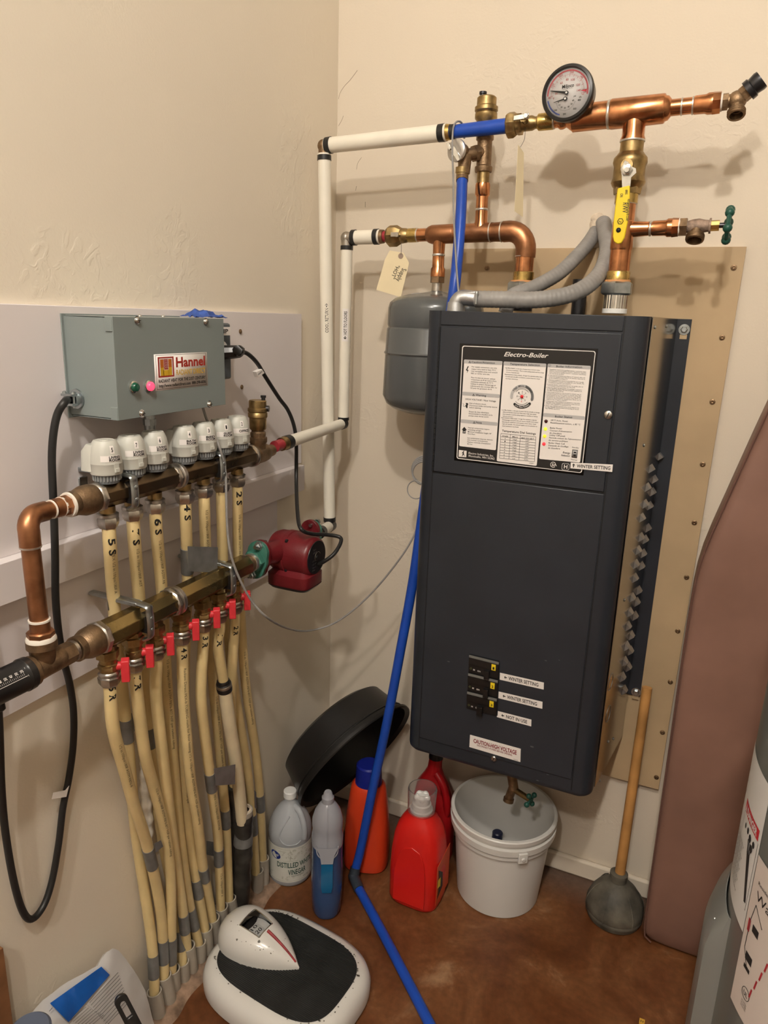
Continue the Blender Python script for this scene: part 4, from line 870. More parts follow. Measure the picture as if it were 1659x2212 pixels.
conduit('grey corrugated conduit passing behind the front one into the boiler top', [V((at(1093, 655, 'y', -.215).x, -.215, btop)), at(1105, 640, 'y', -.21), at(1150, 622, 'y', -.18), at(1205, 592, 'y', -.13), at(1245, 555, 'y', -.085), at(1272, 524, 'y', -.045), at(1286, 502, 'y', -.004)], .0165, 2)
fm = MB()
for i in range(9):
    p = at(1299+random.uniform(-16, 12), 483+random.uniform(-14, 14), 'y', -.003); fm.ball(p, random.uniform(.010, .018), 10, 6, (1, .5, 1))
tag(obj('foam_filler', fm, mat('foam', (.66, .56, .44), .9, 0, .15, 60, .6, 90), origin=at(1300, 480, 'y', 0)), 'lumpy pale filler where the conduits enter the wall', 'filler')
bn = thing('black_pipe_stub', 'black steel pipe stub standing up behind the flexible conduits', 'pipe', (at(1250, 600, 'y', -.09).x, -.09, btop))
bx = at(1252, 640, 'y', -.09).x; obj('pipe', MB().lathe((bx, -.09, btop-.002), (0, 0, 1), [(0, .0165), (.05, .0165), (.05, .019), (.085, .019), (.085, .014), (.08, .013)], 26), DKMET, bn)

# ================================================================= PAPER TAGS
def papertag(lbl, q, yy_, wire, lines, hole):
    P = [at(*c, 'y', yy_) for c in q]; t = thing('paper_tag', lbl, 'tag', P[0])
    mb = MB().hexa(P, V((0, -.0006, 0))); mb.m = 1
    for s, a_, b_, up in lines:
        a3, b3 = at(*a_, 'y', yy_-.001), at(*b_, 'y', yy_-.001); u3 = at(a_[0]+up[0], a_[1]+up[1], 'y', yy_-.001)-a3; mb.tline(s, a3, b3, u3, .003)
    if hole: h = at(*hole, 'y', yy_); mb.m = 2; mb.lathe(h, (0, -1, 0), [(.0006, .0068), (.0012, .0068)], 20)
    obj('card', mb, [TAGP, INK, mat('tag_reinforcement', (.30, .22, .17), .7)], t, sharp=20)
    obj('wire', MB().tube(wire, .0005, 6, 4), DKMET, t); return t
papertag('manila paper tag lettered SUPPLY HOT hanging from the supply valve', [(842, 541), (872, 546), (884, 568), (866, 642), (813, 626), (832, 560)], -.165, [at(866, 522, 'y', -.158), at(867, 535, 'y', -.166), at(866, 551, 'y', -.166)],
         [('Supply', (869, 579), (855, 606), (10, 3)), ('"HOT"', (856, 572), (844, 600), (8, 3))], (866, 553))
P = [at(1119, 313, 'y', -.19), at(1131, 330, 'y', -.165), at(1129, 469, 'y', -.165), at(1111, 456, 'y', -.19)]
ct_ = thing('paper_tag', 'manila paper tag lettered COLD seen edge-on below the return shutoff valve', 'tag', P[0])
mb = MB().hexa(P, V((.0006, .0004, 0))); mb.m = 1; ms = lambda u, v: P[0].lerp(P[1], u).lerp(P[3].lerp(P[2], u), v)+V((-.0004, -.0004, 0))
mb.text('"COLD"', lambda x, y: ms(.45+.3*y, .55+.3*x), .003); mb.text('RETURN', lambda x, y: ms(.75+.2*y, .5+.3*x), .003)
obj('card', mb, [TAGP, INK], ct_, sharp=20); obj('wire', MB().tube([along(A, B, 1140, 0)+V((0, -.02, -.012)), at(1133, 300, 'y', -.185), at(1124, 318, 'y', -.185)], .0005, 6, 4), DKMET, ct_)

# ================================================================= CONTROL BOX
BX, BY0, BY1, BZ0, BZ1 = .1244, -.994, -.697, 1.417, 1.5875
cbx = thing('control_box', 'grey metal heating control box with two indicator lights on the left wall', 'control box', (.07, (BY0+BY1)/2, BZ0))
obj('body', MB().box(.012, BX-.003, BY0+.001, BY1-.001, BZ0+.002, BZ1-.002), GREYBOX, cbx, bevel=.001)
cvr = MB().box(BX-.003, BX, BY0, BY1, BZ0, BZ1); cvr.box(BX-.016, BX-.001, BY0-.0012, BY0+.0012, BZ1-.024, BZ1); cvr.box(BX-.016, BX-.001, BY0-.0012, BY0+.0012, BZ0, BZ0+.022); cvr.box(.02, BX-.001, BY0, BY1, BZ1-.0012, BZ1); cvr.box(.02, BX-.001, BY0, BY1, BZ0, BZ0+.0012)
cov = obj('cover', cvr, GREYBOX, cbx, bevel=.0007)
obj('edge_flange', MB().box(.012, .0145, BY0-.004, BY1+.001, BZ0-.004, BZ1+.002), GREYBOX, cbx, bevel=.0005)
bxp = lambda px, py, o=0: at(px, py, 'x', BX+o)
for px, py in ((296, 692), (444, 695), (306, 893), (452, 873)):
    p = bxp(px, py); mb = MB().lathe(p, (1, 0, 0), [(0, .0068), (.0006, .0072)], 20); mb.ball(p+V((.0015, 0, 0)), .0052, 14, 8, (.75, 1, 1)); mb.m = 1; d = .0038
    mb.box(p.x+.0048, p.x+.0054, p.y-d, p.y+d, p.z-.0006, p.z+.0006); mb.box(p.x+.0048, p.x+.0054, p.y-.0006, p.y+.0006, p.z-d, p.z+d)
    obj('cover_screw', mb, [CHROME, INK], cov)
for (px, py), mt, lb in (((287, 836), mat('green_lens', (.003, .085, .045), .2, coat=.5), 'dark green indicator light'), ((320, 834), mat('lit_red_lens', (1.0, .06, .13), .2, emit=1.1), 'lit pink-red indicator light')):
    p = bxp(px, py); mb = MB().lathe(p, (1, 0, 0), [(0, .0105), (.003, .0105), (.004, .0088)], 26); mb.m = 1; mb.lathe(p, (1, 0, 0), [(.003, .0082), (.008, .0078), (.010, .006), (.0105, .003)], 24)
    obj('indicator_light', mb, [CHROME, mt], cov, lb)
P = [bxp(*c) for c in ((332, 766), (446.5, 760), (450.5, 831), (337, 846))]
yl, yr = P[0].y, P[1].y; z1_, z0_ = (P[0].z+P[1].z)/2, (P[2].z+P[3].z)/2
S = lambda u, v, o=.0004: V((BX+o, yl+(yr-yl)*u, z0_+(z1_-z0_)*v))
sk = MB(); sk.box(BX, BX+.0003, yl, yr, z0_, z1_)
HR, HY = mat('brick_red_print', (.36, .022, .012), .5), mat('gold_print', (.66, .40, .02), .5)
def rect(mb, g, u0, u1, v0, v1, m_): mb.m = m_; mb.face([g(u0, v0), g(u1, v0), g(u1, v1), g(u0, v1)])
for u0, u1, v0, v1 in ((.025, .975, .965, .975), (.025, .975, .03, .04), (.025, .031, .03, .975), (.969, .975, .03, .975)): rect(sk, S, u0, u1, v0, v1, 1)
rect(sk, lambda u, v: S(u, v, .0005), .06, .345, .36, .92, 2)
rect(sk, lambda u, v: S(u, v, .0006), .085, .32, .40, .88, 0)
for k in range(6): rect(sk, lambda u, v: S(u, v, .0007), .10, .16, .40+.075*k, .405+.075*(k+1), 3 if k < 3 else 4); rect(sk, lambda u, v: S(u, v, .0007), .245, .305, .40+.075*k, .405+.075*(k+1), 3 if k < 3 else 4)
rect(sk, lambda u, v: S(u, v, .0007), .15, .25, .40, .56, 3); rect(sk, lambda u, v: S(u, v, .0007), .165, .24, .57, .86, 2)
sk.m = 0
for k in range(4):
    for j in range(3):
        x_ = .173+j*.024; y_ = .60+k*.066; sk.face([S(x_, y_, .0009), S(x_+.014, y_+.03, .0009), S(x_, y_+.055, .0009), S(x_+.005, y_+.055, .0009), S(x_+.019, y_+.03, .0009), S(x_+.005, y_, .0009)])
def st(s, u0, u1, v0, h, m_, bold): sk.m = m_; sk.text(s, lambda x, y: S(u0+(u1-u0)*x, v0+h*y, .0006), bold)
st('Hannel', .385, .955, .62, .27, 2, .03); st('RADIANT DIRECT', .385, .955, .39, .15, 3, .012); st('RADIANT HEAT FOR THE 21ST CENTURY', .06, .955, .215, .09, 1, .018); st('http://www.radiantdirect.com  888-298-6036', .06, .955, .085, .085, 1, .018)
obj('maker_sticker', sk, [PAPER, INK, HR, HY, mat('orange_print', (.55, .15, .015), .5)], cov, 'white sticker with red and gold logo lettering', sharp=300)
# cable clamp on the left side
cl = at(160, 862, 'y', BY0-.006); mb = MB().lathe((cl.x, BY0, cl.z), (0, -1, 0), [(0, .017), (.003, .017), (.004, .013), (.012, .012)], 26)
mb.box(cl.x-.013, cl.x+.013, BY0-.022, BY0-.010, cl.z+.006, cl.z+.010); mb.box(cl.x-.013, cl.x+.013, BY0-.022, BY0-.010, cl.z-.010, cl.z-.006)
for s_ in (-1, 1): mb.cyl((cl.x+s_*.010, BY0-.016, cl.z-.014), (cl.x+s_*.010, BY0-.016, cl.z+.014), .0022, 10); mb.lathe((cl.x+s_*.010, BY0-.016, cl.z+.010), (0, 0, 1), [(0, .0042), (.003, .004)], 12)
obj('cable_clamp', mb, ZINC, cbx)
P = at(332, 915, 'x', .06); obj('conduit_stub', MB().cyl((.05, P.y, BZ0), (.05, P.y, BZ0-.045), .0105, 20).lathe((.05, P.y, BZ0-.02), (0, 0, -1), [(0, .0125), (.012, .0125)], 8), ZINC, cbx)
for px in (302, 352): p = at(px, 681, 'x', .06); obj('top_screw', MB().ball((.06, p.y, BZ1), .004, 10, 6), CHROME, cbx)
# blue tape crumpled on top
mb = MB(); random.seed(3)
def crump(u, v):
    y = at(405, 668, 'x', .05).y+(at(466, 668, 'x', .05).y-at(405, 668, 'x', .05).y)*u
    x = .03+.05*v; h = .020*math.sin(PI*min(1, u*.95+.05))*(.5+.7*noise.noise(V((u*3, v*3, 2))))*math.sin(PI*(v*.8+.15))+.0015
    return V((x+.006*noise.noise(V((u*6, v*5, 0))), y, BZ1+max(.0006, h+.007*noise.noise(V((u*7, v*9, 5))))))
mb.grid(crump, 14, 8); tag(obj('blue_masking_tape', mb, mat('painter_tape', (.035, .085, .33), .6, 0, .15, 30), sharp=10, solid=.0006, origin=crump(.5, .5)), 'crumpled blue masking tape lying on the grey control box', 'tape')
# outlet box with plug
ob = thing('outlet_box', 'small dark grey outlet box labelled PUMP behind the control box', 'outlet box', (.03, -.69, 1.45))
oy1 = at(500, 760, 'x', .048).y; oz1, oz0 = at(495, 698, 'x', .048).z, at(496, 819, 'x', .048).z
obj('box', MB().box(.012, .048, oy1-.075, oy1, oz0, oz1), mat('slate_enamel', (.085, .10, .115), .4), ob, bevel=.005)
mb = MB().box(.048, .0484, oy1-.072, oy1-.002, oz1-.026, oz1-.008); mb.m = 1; mb.text('PUMP', lambda x, y: V((.0487, oy1-.066+.055*x, oz1-.0215+.009*y)), .02)
obj('label', mb, [PAPER, INK], ob, 'white PUMP label')
pl = at(507, 757, 'x', .085)
obj('receptacle', MB().lathe((.048, oy1-.035, pl.z), (1, 0, 0), [(0, .018), (.003, .018)], 24), WHITEP, ob)
# pump cord
pc = thing('pump_power_cord', 'black power cord with plug running from the outlet box to the red pump', 'cord', pl)
obj('plug', MB().tube([V((.052, oy1-.035, pl.z-.006)), V((.082, oy1-.02, pl.z-.003)), at(513, 757, 'x', .088), at(521, 759, 'x', .088)], lambda t_: .0155-.006*t_, 8, 3), BLACKP, pc, bevel=.001)
PMOT = at(688, 1212, 'y', -.405)
cpts = [at(519, 759, 'x', .088), at(536, 765, 'x', .09), at(556, 785, 'x', .09), at(574, 815, 'x', .088), at(603, 860, 'x', .084), at(622, 886, 'x', .082), at(635, 920, 'x', .08), at(640, 960, 'x', .08), at(640, 1040, 'x', .09), at(643, 1110, 'x', .15), at(650, 1142, 'x', .19), at(672, 1153, 'x', .20), at(705, 1155, 'x', .215), at(733, 1160, 'x', .24), at(736, 1172, 'x', .25), at(722, 1196, 'x', .25), at(700, 1213, 'x', .23), at(680, 1222, 'x', .20)]
cpts = [V(p) for p in cpts]
obj('cord_run', MB().tube(cpts, .0048, 12, 6), BLACK, pc)
mb = MB(); c_ = at(563, 804, 'x', .091); 
q = [at(*c, 'x', .0965) for c in ((554, 803), (566, 797), (572, 806), (559, 815))]; mb.hexa(q, V((-.0115, 0, 0))); mb.m = 1; mb.tline('FEED', at(558, 811, 'x', .0969), at(567, 803, 'x', .0969), V((0, -.0015, .003)), .01)
obj('cord_flag', mb, [PAPER, INK], pc, 'small white flag label on the cord', bevel=.001)
# left heavy cord
lc = thing('black_supply_cord', 'thick black cord looping down the left wall from the control box clamp', 'cord', at(70, 1975, 'x', .03))
q0 = V((cl.x, BY0-.018, cl.z))
lp_ = [V((cl.x, BY0+.004, cl.z)), q0, at(140, 868, 'x', .062), at(124, 895, 'x', .056), at(115, 940, 'x', .052), at(112, 1000, 'x', .05), at(116, 1100, 'x', .052), at(119, 1200, 'x', .054), at(120, 1290, 'x', .052), at(126, 1360, 'x', .050), at(136, 1420, 'x', .045), at(151, 1480, 'x', .03), at(159, 1540, 'x', .022), at(158, 1610, 'x', .018), at(149, 1680, 'x', .014), at(136, 1745, 'x', .012), at(127, 1820, 'x', .012), at(113, 1900, 'x', .012), at(95, 1955, 'x', .014), at(70, 1985, 'x', .016), at(50, 1970, 'x', .018), at(30, 1905, 'x', .02), at(12, 1800, 'x', .022), at(3, 1700, 'x', .024), at(-2, 1560, 'x', .03), at(-12, 1440, 'x', .04), at(-40, 1300, 'x', .05)]
obj('cord_run', MB().tube(lp_, .0064, 14, 6), BLACK, lc)
q = [at(*c, 'x', .020) for c in ((149, 1697), (143, 1721), (112, 1726), (115, 1712), (141, 1707))]; obj('cord_flag', MB().hexa(q, V((.0006, 0, 0))), PAPER, lc, 'blank white flag label wrapped on the cord')
# ================================================================= MANIFOLDS
YU = [-1.014, -.955, -.896, -.811, -.752, -.694, -.636]
def fitline(name, par, mt, x, z, y0, y1, prof, seg=28, ph=0): pass
SQ = MATS['manifold_bronze']
def manifold(lbl, x, z, y0, ym, y1, hw, bright):
    t = thing('manifold', lbl, 'manifold', (x, (y0+y1)/2, z-hw)); mt = bright
    for a_, b_ in ((y0, ym-.004), (ym+.004, y1)): obj('bar', MB().lathe((x, a_, z), (0, 1, 0), [(0, hw*.93), (.004, hw), (b_-a_-.004, hw), (b_-a_, hw*.93)], 8, .5), mt, t, bevel=.001)
    obj('coupling_nut', MB().lathe((x, ym-.012, z), (0, 1, 0), [(0, hw*1.02), (.003, hw*1.12), (.009, hw*1.12), (.012, hw)], 8), NICKEL, t)
    obj('coupling_nut', MB().lathe((x, ym+.001, z), (0, 1, 0), [(0, hw), (.002, hw*1.14), (.010, hw*1.14), (.012, hw)], 28), NICKEL, t)
    return t
UY0, UYM, UY1 = at(213, 1066, 'x', XU).y, at(377, 1022, 'x', XU).y, at(540, 990, 'x', XU).y
um = manifold('dark bronze upper manifold bar carrying the seven grey caps', XU, ZU, UY0, UYM, UY1, .0225, BRONZE_M)
LYs = [at(px, 1180+.0*px, 'x', XL).y for px in ()]
LM0, LMM, LM1 = at(218, 1345, 'x', XL).y, at(371, 1285, 'x', XL).y, at(530, 1222, 'x', XL).y
lm = manifold('shiny bronze lower manifold bar above the red-handled valves', XL, ZLm, LM0, LMM, LM1, .0265, mat('olive_bronze', (.27, .20, .085), .22, .95, .12, 15))
def tailpipe(par, x, z, yend, plist):
    for nm, mt, a_, b_, r0, r1, seg in plist: obj(nm, MB().lathe((x, yend-a_, z), (0, -1, 0), [(0, r0*.96), (.002, r0), (b_-a_-.002, r1), (b_-a_, r1*.96)], seg), mt, par)
# upper left end: nut, check valve, copper
obj('end_nut', MB().lathe((XU, UY0-.012, ZU), (0, 1, 0), [(0, .024), (.003, .0265), (.011, .0265), (.014, .023)], 8), NICKEL, um)
yc = UY0-.012
uc = thing('union_fitting', 'bronze union fitting between the upper manifold and the copper elbow', 'fitting', (XU, yc-.03, ZU-.02))
obj('body', MB().lathe((XU, yc, ZU), (0, -1, 0), [(0, .0235), (.008, .0255), (.022, .0255), (.034, .022), (.040, .0195), (.043, .021), (.052, .021)], 32), BRONZE, uc)
obj('thread_tape', MB().lathe((XU, yc-.052, ZU), (0, -1, 0), [(0, .021), (.0035, .020)], 28), TEFLON, uc)
lf = thing('copper_link_pipe', 'aged copper pipe joining both manifolds at their left ends', 'pipe', (XU, yc-.15, 1.17))
y_e = at(52, 1098, 'x', XU).y
obj('hex_adapter', MB().lathe((XU, yc-.055, ZU), (0, -1, 0), [(0, .017), (.003, .0175), (.013, .0175)], 8), COPPER_D, lf)
r_ = .0135
obj('pipe', MB().lathe((XU, yc-.066, ZU), (0, -1, 0), [(0, .0155), (.018, .0155), (.018, r_), (abs(y_e-yc)-.075, r_)], 26), COPPER_D, lf)
obj('solder_joint', MB().lathe((XU, yc-.066, ZU), (0, -1, 0), [(0, .0165), (.003, .0165)], 26), TEFLON, lf); obj('solder_joint', MB().lathe((XU, yc-.086, ZU), (0, -1, 0), [(0, .0155), (.002, .0150)], 26), TEFLON, lf)
RBd = .022; yv = y_e-.002; zz = ZU
ep = [V((XU, yv+.040, zz)), V((XU, yv+RBd, zz))]+[V((XU+.001*k, yv+RBd-RBd*math.sin(k*PI/16), zz-RBd+RBd*math.cos(k*PI/16))) for k in range(1, 9)]+[V((XU+.008, yv, zz-.045))]
obj('elbow', MB().tube(ep, .0158, 24, 0), COPPER_D, lf)
obj('solder_joint', MB().lathe((XU+.008, yv, zz-.045), (0, 0, -1), [(0, .0165), (.003, .0160)], 24), SOLDER, lf)
ztee = at(90, 1380, 'x', XL).z; vb = V((XL, yv-.003, ztee+.012))
obj('drop_pipe', MB().tube([V((XU+.008, yv, zz-.04)), vb], .0140, 26, 0), COPPER_D, lf)
obj('solder_joint', MB().lathe(vb+V((0, 0, .022)), (0, 0, -1), [(0, .0165), (.003, .0165)], 24), TEFLON, lf)
obj('adapter', MB().lathe(vb+V((0, 0, .019)), (0, 0, -1), [(0, .0152), (.016, .0156), (.017, .0190)], 26), COPPER_D, lf); obj('hex_collar', MB().lathe(vb+V((0, 0, .003)), (0, 0, -1), [(0, .019), (.002, .021), (.010, .021)], 8), COPPER_D, lf)
# tee and flow gauge
zc = ZLm; te = thing('bronze_tee', 'bronze tee joining copper pipe, lower manifold and black flow meter', 'fitting', (XL, yv, zc-.02))
vt = vb+V((0, 0, -.006))
obj('tape_ring', MB().lathe(vt, (0, 0, -1), [(0, .021), (.004, .023), (.008, .023)], 28), TEFLON, te)
obj('branch', MB().lathe(vt+V((0, 0, -.007)), (0, 0, -1), [(0, .0235), (.012, .0235), (.016, .020), (vt.z-zc, .018)], 30), BRONZE, te)
yce = LM0-.010
obj('body', MB().lathe((XL, yv+.032, zc), (0, -1, 0), [(0, .0175), (.004, .019), (.03, .0195), (.052, .0205), (.056, .0245), (.064, .0245)], 32), BRONZE, te)
obj('hex_nipple', MB().lathe((XL, yv+.052, zc), (0, -1, 0), [(0, .0185), (.022, .0190)], 6), BRONZE, te); obj('thread_ring', MB().lathe((XL, yv+.058, zc), (0, -1, 0), [(0, .018), (.006, .018)], 28), NICKEL, te)
obj('lower_end_nut', MB().lathe((XL, LM0-.014, ZLm), (0, 1, 0), [(0, .027), (.003, .0305), (.012, .0305), (.016, .027)], 8), NICKEL, lm)
cu = thing('union_fitting', 'bronze union fitting between the lower manifold and the bronze tee', 'fitting', (XL, LM0-.03, zc-.02))
gap_ = (LM0-.014)-(yv+.058)
obj('body', MB().lathe((XL, LM0-.014, zc), (0, -1, 0), [(0, .0275), (.006, .028), (.02, .027), (gap_*.62, .0235), (gap_*.7, .021), (gap_*.78, .022), (gap_-.002, .022)], 32), BRONZE, cu)
fm_ = thing('flow_meter', 'black cylindrical flow meter with printed scale at the left end', 'flow meter', (XL, yv-.1, zc-.02))
FD = V((-.05, -1, -.02)).normalized(); fs = V((XL, yv-.030, zc))
obj('body', MB().lathe(fs, FD, [(0, .023), (.001, .0265), (.012, .027), (.014, .0255), (.075, .0255), (.078, .028), (.16, .028)], 36), BLACKP, fm_, bevel=.0004)
sc_ = MB(); n_s, b_s = frame(FD); vv = (CAM-fs); vv = (vv-FD*vv.dot(FD)).normalized(); ss = FD.cross(vv)
if ss.z < 0: ss = -ss
def fmp(t, a, o=.0006): return fs+FD*t+(vv*math.cos(a)+ss*math.sin(a))*(.0255+o)
for i in range(17): t = .024+i*.0028; w_ = .0002; sc_.face([fmp(t-w_, -.05), fmp(t+w_, -.05), fmp(t+w_, .06 if i % 4 else .12), fmp(t-w_, .06 if i % 4 else .12)])
for i, s in enumerate(('20', '30', '40', '50', '60', '70')): t = .026+i*.0090; sc_.text(s, lambda x, y: fmp(t-.003+.005*y, .14+.18*x), .01)
sc_.face([fmp(.02, -.16), fmp(.07, -.16), fmp(.07, -.13), fmp(.02, -.13)])
sc_.face([fmp(.018, -.2), fmp(.0185, -.2), fmp(.0185, .4), fmp(.018, .4)])
obj('scale_print', sc_, PAPER, fm_, 'white printed flow scale', sharp=300)
obj('knob', MB().lathe(fs+FD*.055+V((.0, 0, -.026)), V((.1, 0, -1)), [(0, .008), (.01, .008), (.012, .006)], 16), BLACKP, fm_)
# upper right end: tee with air vent
ur = thing('bronze_tee', 'bronze tee at the right end of the upper manifold under an air vent', 'fitting', (XU, UY1+.05, ZU-.02))
yt = at(558, 978, 'x', XU).y
obj('end_ring', MB().lathe((XU, UY1-.002, ZU), (0, 1, 0), [(0, .0235), (.003, .0255), (.008, .0255), (.010, .024)], 30), NICKEL, ur)
obj('body', MB().lathe((XU, UY1+.006, ZU), (0, 1, 0), [(0, .024), (.006, .025), (.012, .0225), (yt-UY1+.01, .0215), (yt-UY1+.022, .020), (yt-UY1+.026, .016), (yt-UY1+.05, .0135)], 32), BRONZE, ur)
obj('hex_nipple', MB().lathe((XU, yt+.022, ZU+.001), (0, 1, 0), [(0, .015), (.012, .015), (.012, .013), (.024, .0125)], 8), BRONZE, ur)
zt_ = at(558, 950, 'x', XU).z
obj('branch', MB().lathe((XU, yt, ZU), (0, 0, 1), [(0, .018), (zt_-ZU-.008, .018), (zt_-ZU-.004, .0205), (zt_-ZU+.006, .0205)], 30), BRONZE, ur)
V2 = V((XU, yt, ZU)); V3 = V((XU, yt, ZU+.2)); a2 = thing('air_vent', 'brass float air vent on the tee at the end of the upper manifold', 'valve', V2+V((0, 0, zt_-ZU)))
sect(a2, 'nipple', BRONZE, V2, V3, 1, [(947, 15), (940, 17), (934, 17), (931, 14), (926, 15)], 8)
sect(a2, 'body', BRASS_D, V2, V3, 1, [(928, 16), (925, 18), (903, 18.5), (900, 21), (892, 21), (890, 19.5), (888, 21.5), (882, 21.5), (880, 19), (866, 19), (864, 17)])
P = along(V2, V3, 882, 1); obj('bleed_valve', MB().cyl(P+V((.008, .004, 0)), P+V((.024, .010, 0)), .0068, 16).cyl(P+V((.010, .008, .01)), P+V((.010, .008, .026)), .0045, 12).cyl(P+V((.010, .008, .024)), P+V((.010, .008, .029)), .0062, 12), DKMET, a2)
# brackets
def bracket(lbl, x, z, px, py, hw, foot):
    y = at(px, py, 'x', x+hw).y; t = thing('manifold_bracket', lbl, 'bracket', (x, y, z), 'manifold brackets') ; d = .0075; o = hw+.0065; e = hw*1.02
    mb = MB()
    mb.tube([V((.014, y, z+o)), V((x+o*.55, y, z+o)), V((x+o, y, z+o*.62)), V((x+o+.001, y, z-o*.6)), V((x+o*.9, y, z-o*.88)), V((x+o*.6, y, z-o*1.05))], .0042, 10, 5)
    for i, v_ in enumerate(mb.v): mb.v[i] = V((v_.x, y+(v_.y-y)*2.1, v_.z))
    obj('strap', mb, ZINC, t)
    mb = MB()
    for dz in (.010, -.012): mb.lathe((x+o+.003, y, z+dz), (1, 0, 0), [(0, .0044), (.003, .004), (.004, .002)], 14)
    mb.m = 1; mb.box(x+e*.6, x+o, y-.005, y+.005, z-.020, z+.018); obj('rubber_clamp', mb, [ZINC, BLACKP], t)
    fx_ = .066 if foot else .012; mb = MB()
    if foot: mb.box(fx_, fx_+.003, y-.015, y+.011, z+.012, z+.062); mb.box(fx_+.003, fx_+.006, y-.008, y+.004, z+.035, z+.050); mb.box(.013, fx_, y-.006, y+.006, z+o-.004, z+o+.004)
    else: mb.box(fx_, fx_+.004, y-.010, y+.010, z-.014, z+.014)
    for q_ in (-.009, .006): mb.box(fx_, x+.01, y+q_, y+q_+.003, z+o-.004, z+o+.004)
    obj('wall_foot', mb, ZINC, t, bevel=.002); return t
bracket('zinc strap bracket on the upper manifold, left one', XU, ZU, 283, 1045, .0225, 0); bracket('zinc strap bracket on the upper manifold, right one', XU, ZU, 475, 1000, .0225, 0)
bracket('zinc strap bracket holding the lower manifold near its left end', XL, ZLm, 316, 1308, .0265, 1); bracket('zinc strap bracket holding the lower manifold beside the pump', XL, ZLm, 497, 1235, .0265, 1)
# actuators
ACT = [('5', 'LIVING|ROOM'), ('7', 'LIVING|ROOM'), ('6', 'LIVING|ROOM'), ('4', 'BATH|ROOM'), ('3', 'BED|ROOM'), ('1', 'GUEST|ROOM'), ('2', 'OFFICE')]
NL = ['grey actuator cap numbered 5 labelled LIVING ROOM, leftmost on the upper manifold', 'grey actuator cap numbered 7, second from left', 'grey actuator cap numbered 6, just left of the middle coupling', 'grey actuator cap numbered 4 labelled BATH ROOM', 'grey actuator cap numbered 3 labelled BED ROOM', 'grey actuator cap numbered 1 labelled GUEST ROOM', 'grey actuator cap numbered 2 labelled OFFICE, beside the brass air vent']
for i, (num, nm) in enumerate(ACT):
    y = YU[i]+.004; zb_ = ZU+.0215; x = XU
    t = thing('zone_actuator', NL[i], 'actuator', (x, y, zb_), 'grey zone actuators on the upper manifold')
    if i: TW = random.uniform(-.06, .06)
    else: TW = 0
    mb = MB().lathe((x, y, zb_), (0, 0, 1), [(0, .020), (.004, .0205), (.014, .0225), (.0155, .0235), (.0175, .0235)], 44)
    obj('collar', mb, CAPG, t)
    kn = MB()
    for k in range(26):
        a_ = 2*PI*k/26; c_ = V((x+.0222*math.cos(a_), y+.0222*math.sin(a_), zb_)); kn.box(c_.x-.0009, c_.x+.0009, c_.y-.0009, c_.y+.0009, zb_+.005, zb_+.0145)
    obj('grip_ridges', kn, mat('ridge_grey', (.30, .31, .31), .5), t, kind='stuff')
    R_ = .0268; z0q = zb_+.016
    prof = [(0, R_*.97), (.003, R_), (.018, R_), (.0185, R_*1.012), (.020, R_*1.005), (.034, R_*.965), (.046, R_*.88), (.054, R_*.76), (.057, R_*.68), (.0575, R_*.60), (.0568, R_*.58), (.0568, R_*.30), (.058, R_*.28), (.058, .001)]
    cp = MB().lathe((x, y, z0q), (0, 0, 1), prof, 44)
    def wing(u, v):
        z = z0q+.004+.050*v; w_ = .014
        return (x-.012, y-.02+.04*u, z)
    obj('shell', cp, CAP, t)
    bk_ = MB(); bk_.loft([(z0q+.005, x-.020, y-.014, .016, .013, 3), (z0q+.038, x-.019, y-.013, .0155, .0125, 3), (z0q+.050, x-.014, y-.010, .012, .011, 3)], 24); obj('rear_housing', bk_, CAP, t)
    va = math.atan2(CAM.y-y, CAM.x-x)+.30+TW
    def cw(a, z, o=.0004, rr=R_):
        tz = z-z0q; f_ = 1.0 if tz < .02 else (1.005-.04*(tz-.02)/.014 if tz < .034 else .965-.085*(tz-.034)/.012 if tz < .046 else .88-.12*(tz-.046)/.008)
        return V((x+(rr*f_+o)*math.cos(va+a), y+(rr*f_+o)*math.sin(va+a), z))
    lb_ = MB(); z1q = z0q+.034; z0w = z0q+.0235; aw = .68
    lb_.grid(lambda u, v: cw(-.62+2*aw*u, z0w+(z1q-z0w)*v), 12, 3)
    lb_.grid(lambda u, v: cw(.02+.30*u, z0q+.037+.013*v), 4, 4)
    lb_.m = 1; ls = nm.split('|'); sh = 0 if i != 6 else 0
    for k, s in enumerate(ls):
        n_ = len(ls); h = .0040 if n_ == 2 else .0052; zz_ = (z0w+.0057-.0048*k) if n_ == 2 else z0w+.0026
        lb_.text(s, lambda a, b: cw(-.10+(.78 if n_ == 2 else .9)*a, zz_+h*b, .0009), .03)
    lb_.text(num, lambda a, b: cw(.10+.13*a, z0q+.040+.007*b, .0009), .02)
    obj('name_label', lb_, [PAPER, INK], t, 'white sticker with number %s and room name' % num, sharp=300)
    wn = MB(); 
    for (a0, a1, z0_, z1_, o1) in ((.18, .56, z0q+.002, z0q+.020, .0006), (.22, .54, z0q+.005, z0q+.0115, .0028)):
        q = [cw(a0, z0_, 0), cw(a1, z0_, 0), cw(a1, z1_, 0), cw(a0, z1_, 0)]; am = (a0+a1)/2; dv_ = V((math.cos(va+am), math.sin(va+am), 0))*(o1); wn.hexa(q, dv_)
    obj('release_button', wn, CAP, t, bevel=.0006)
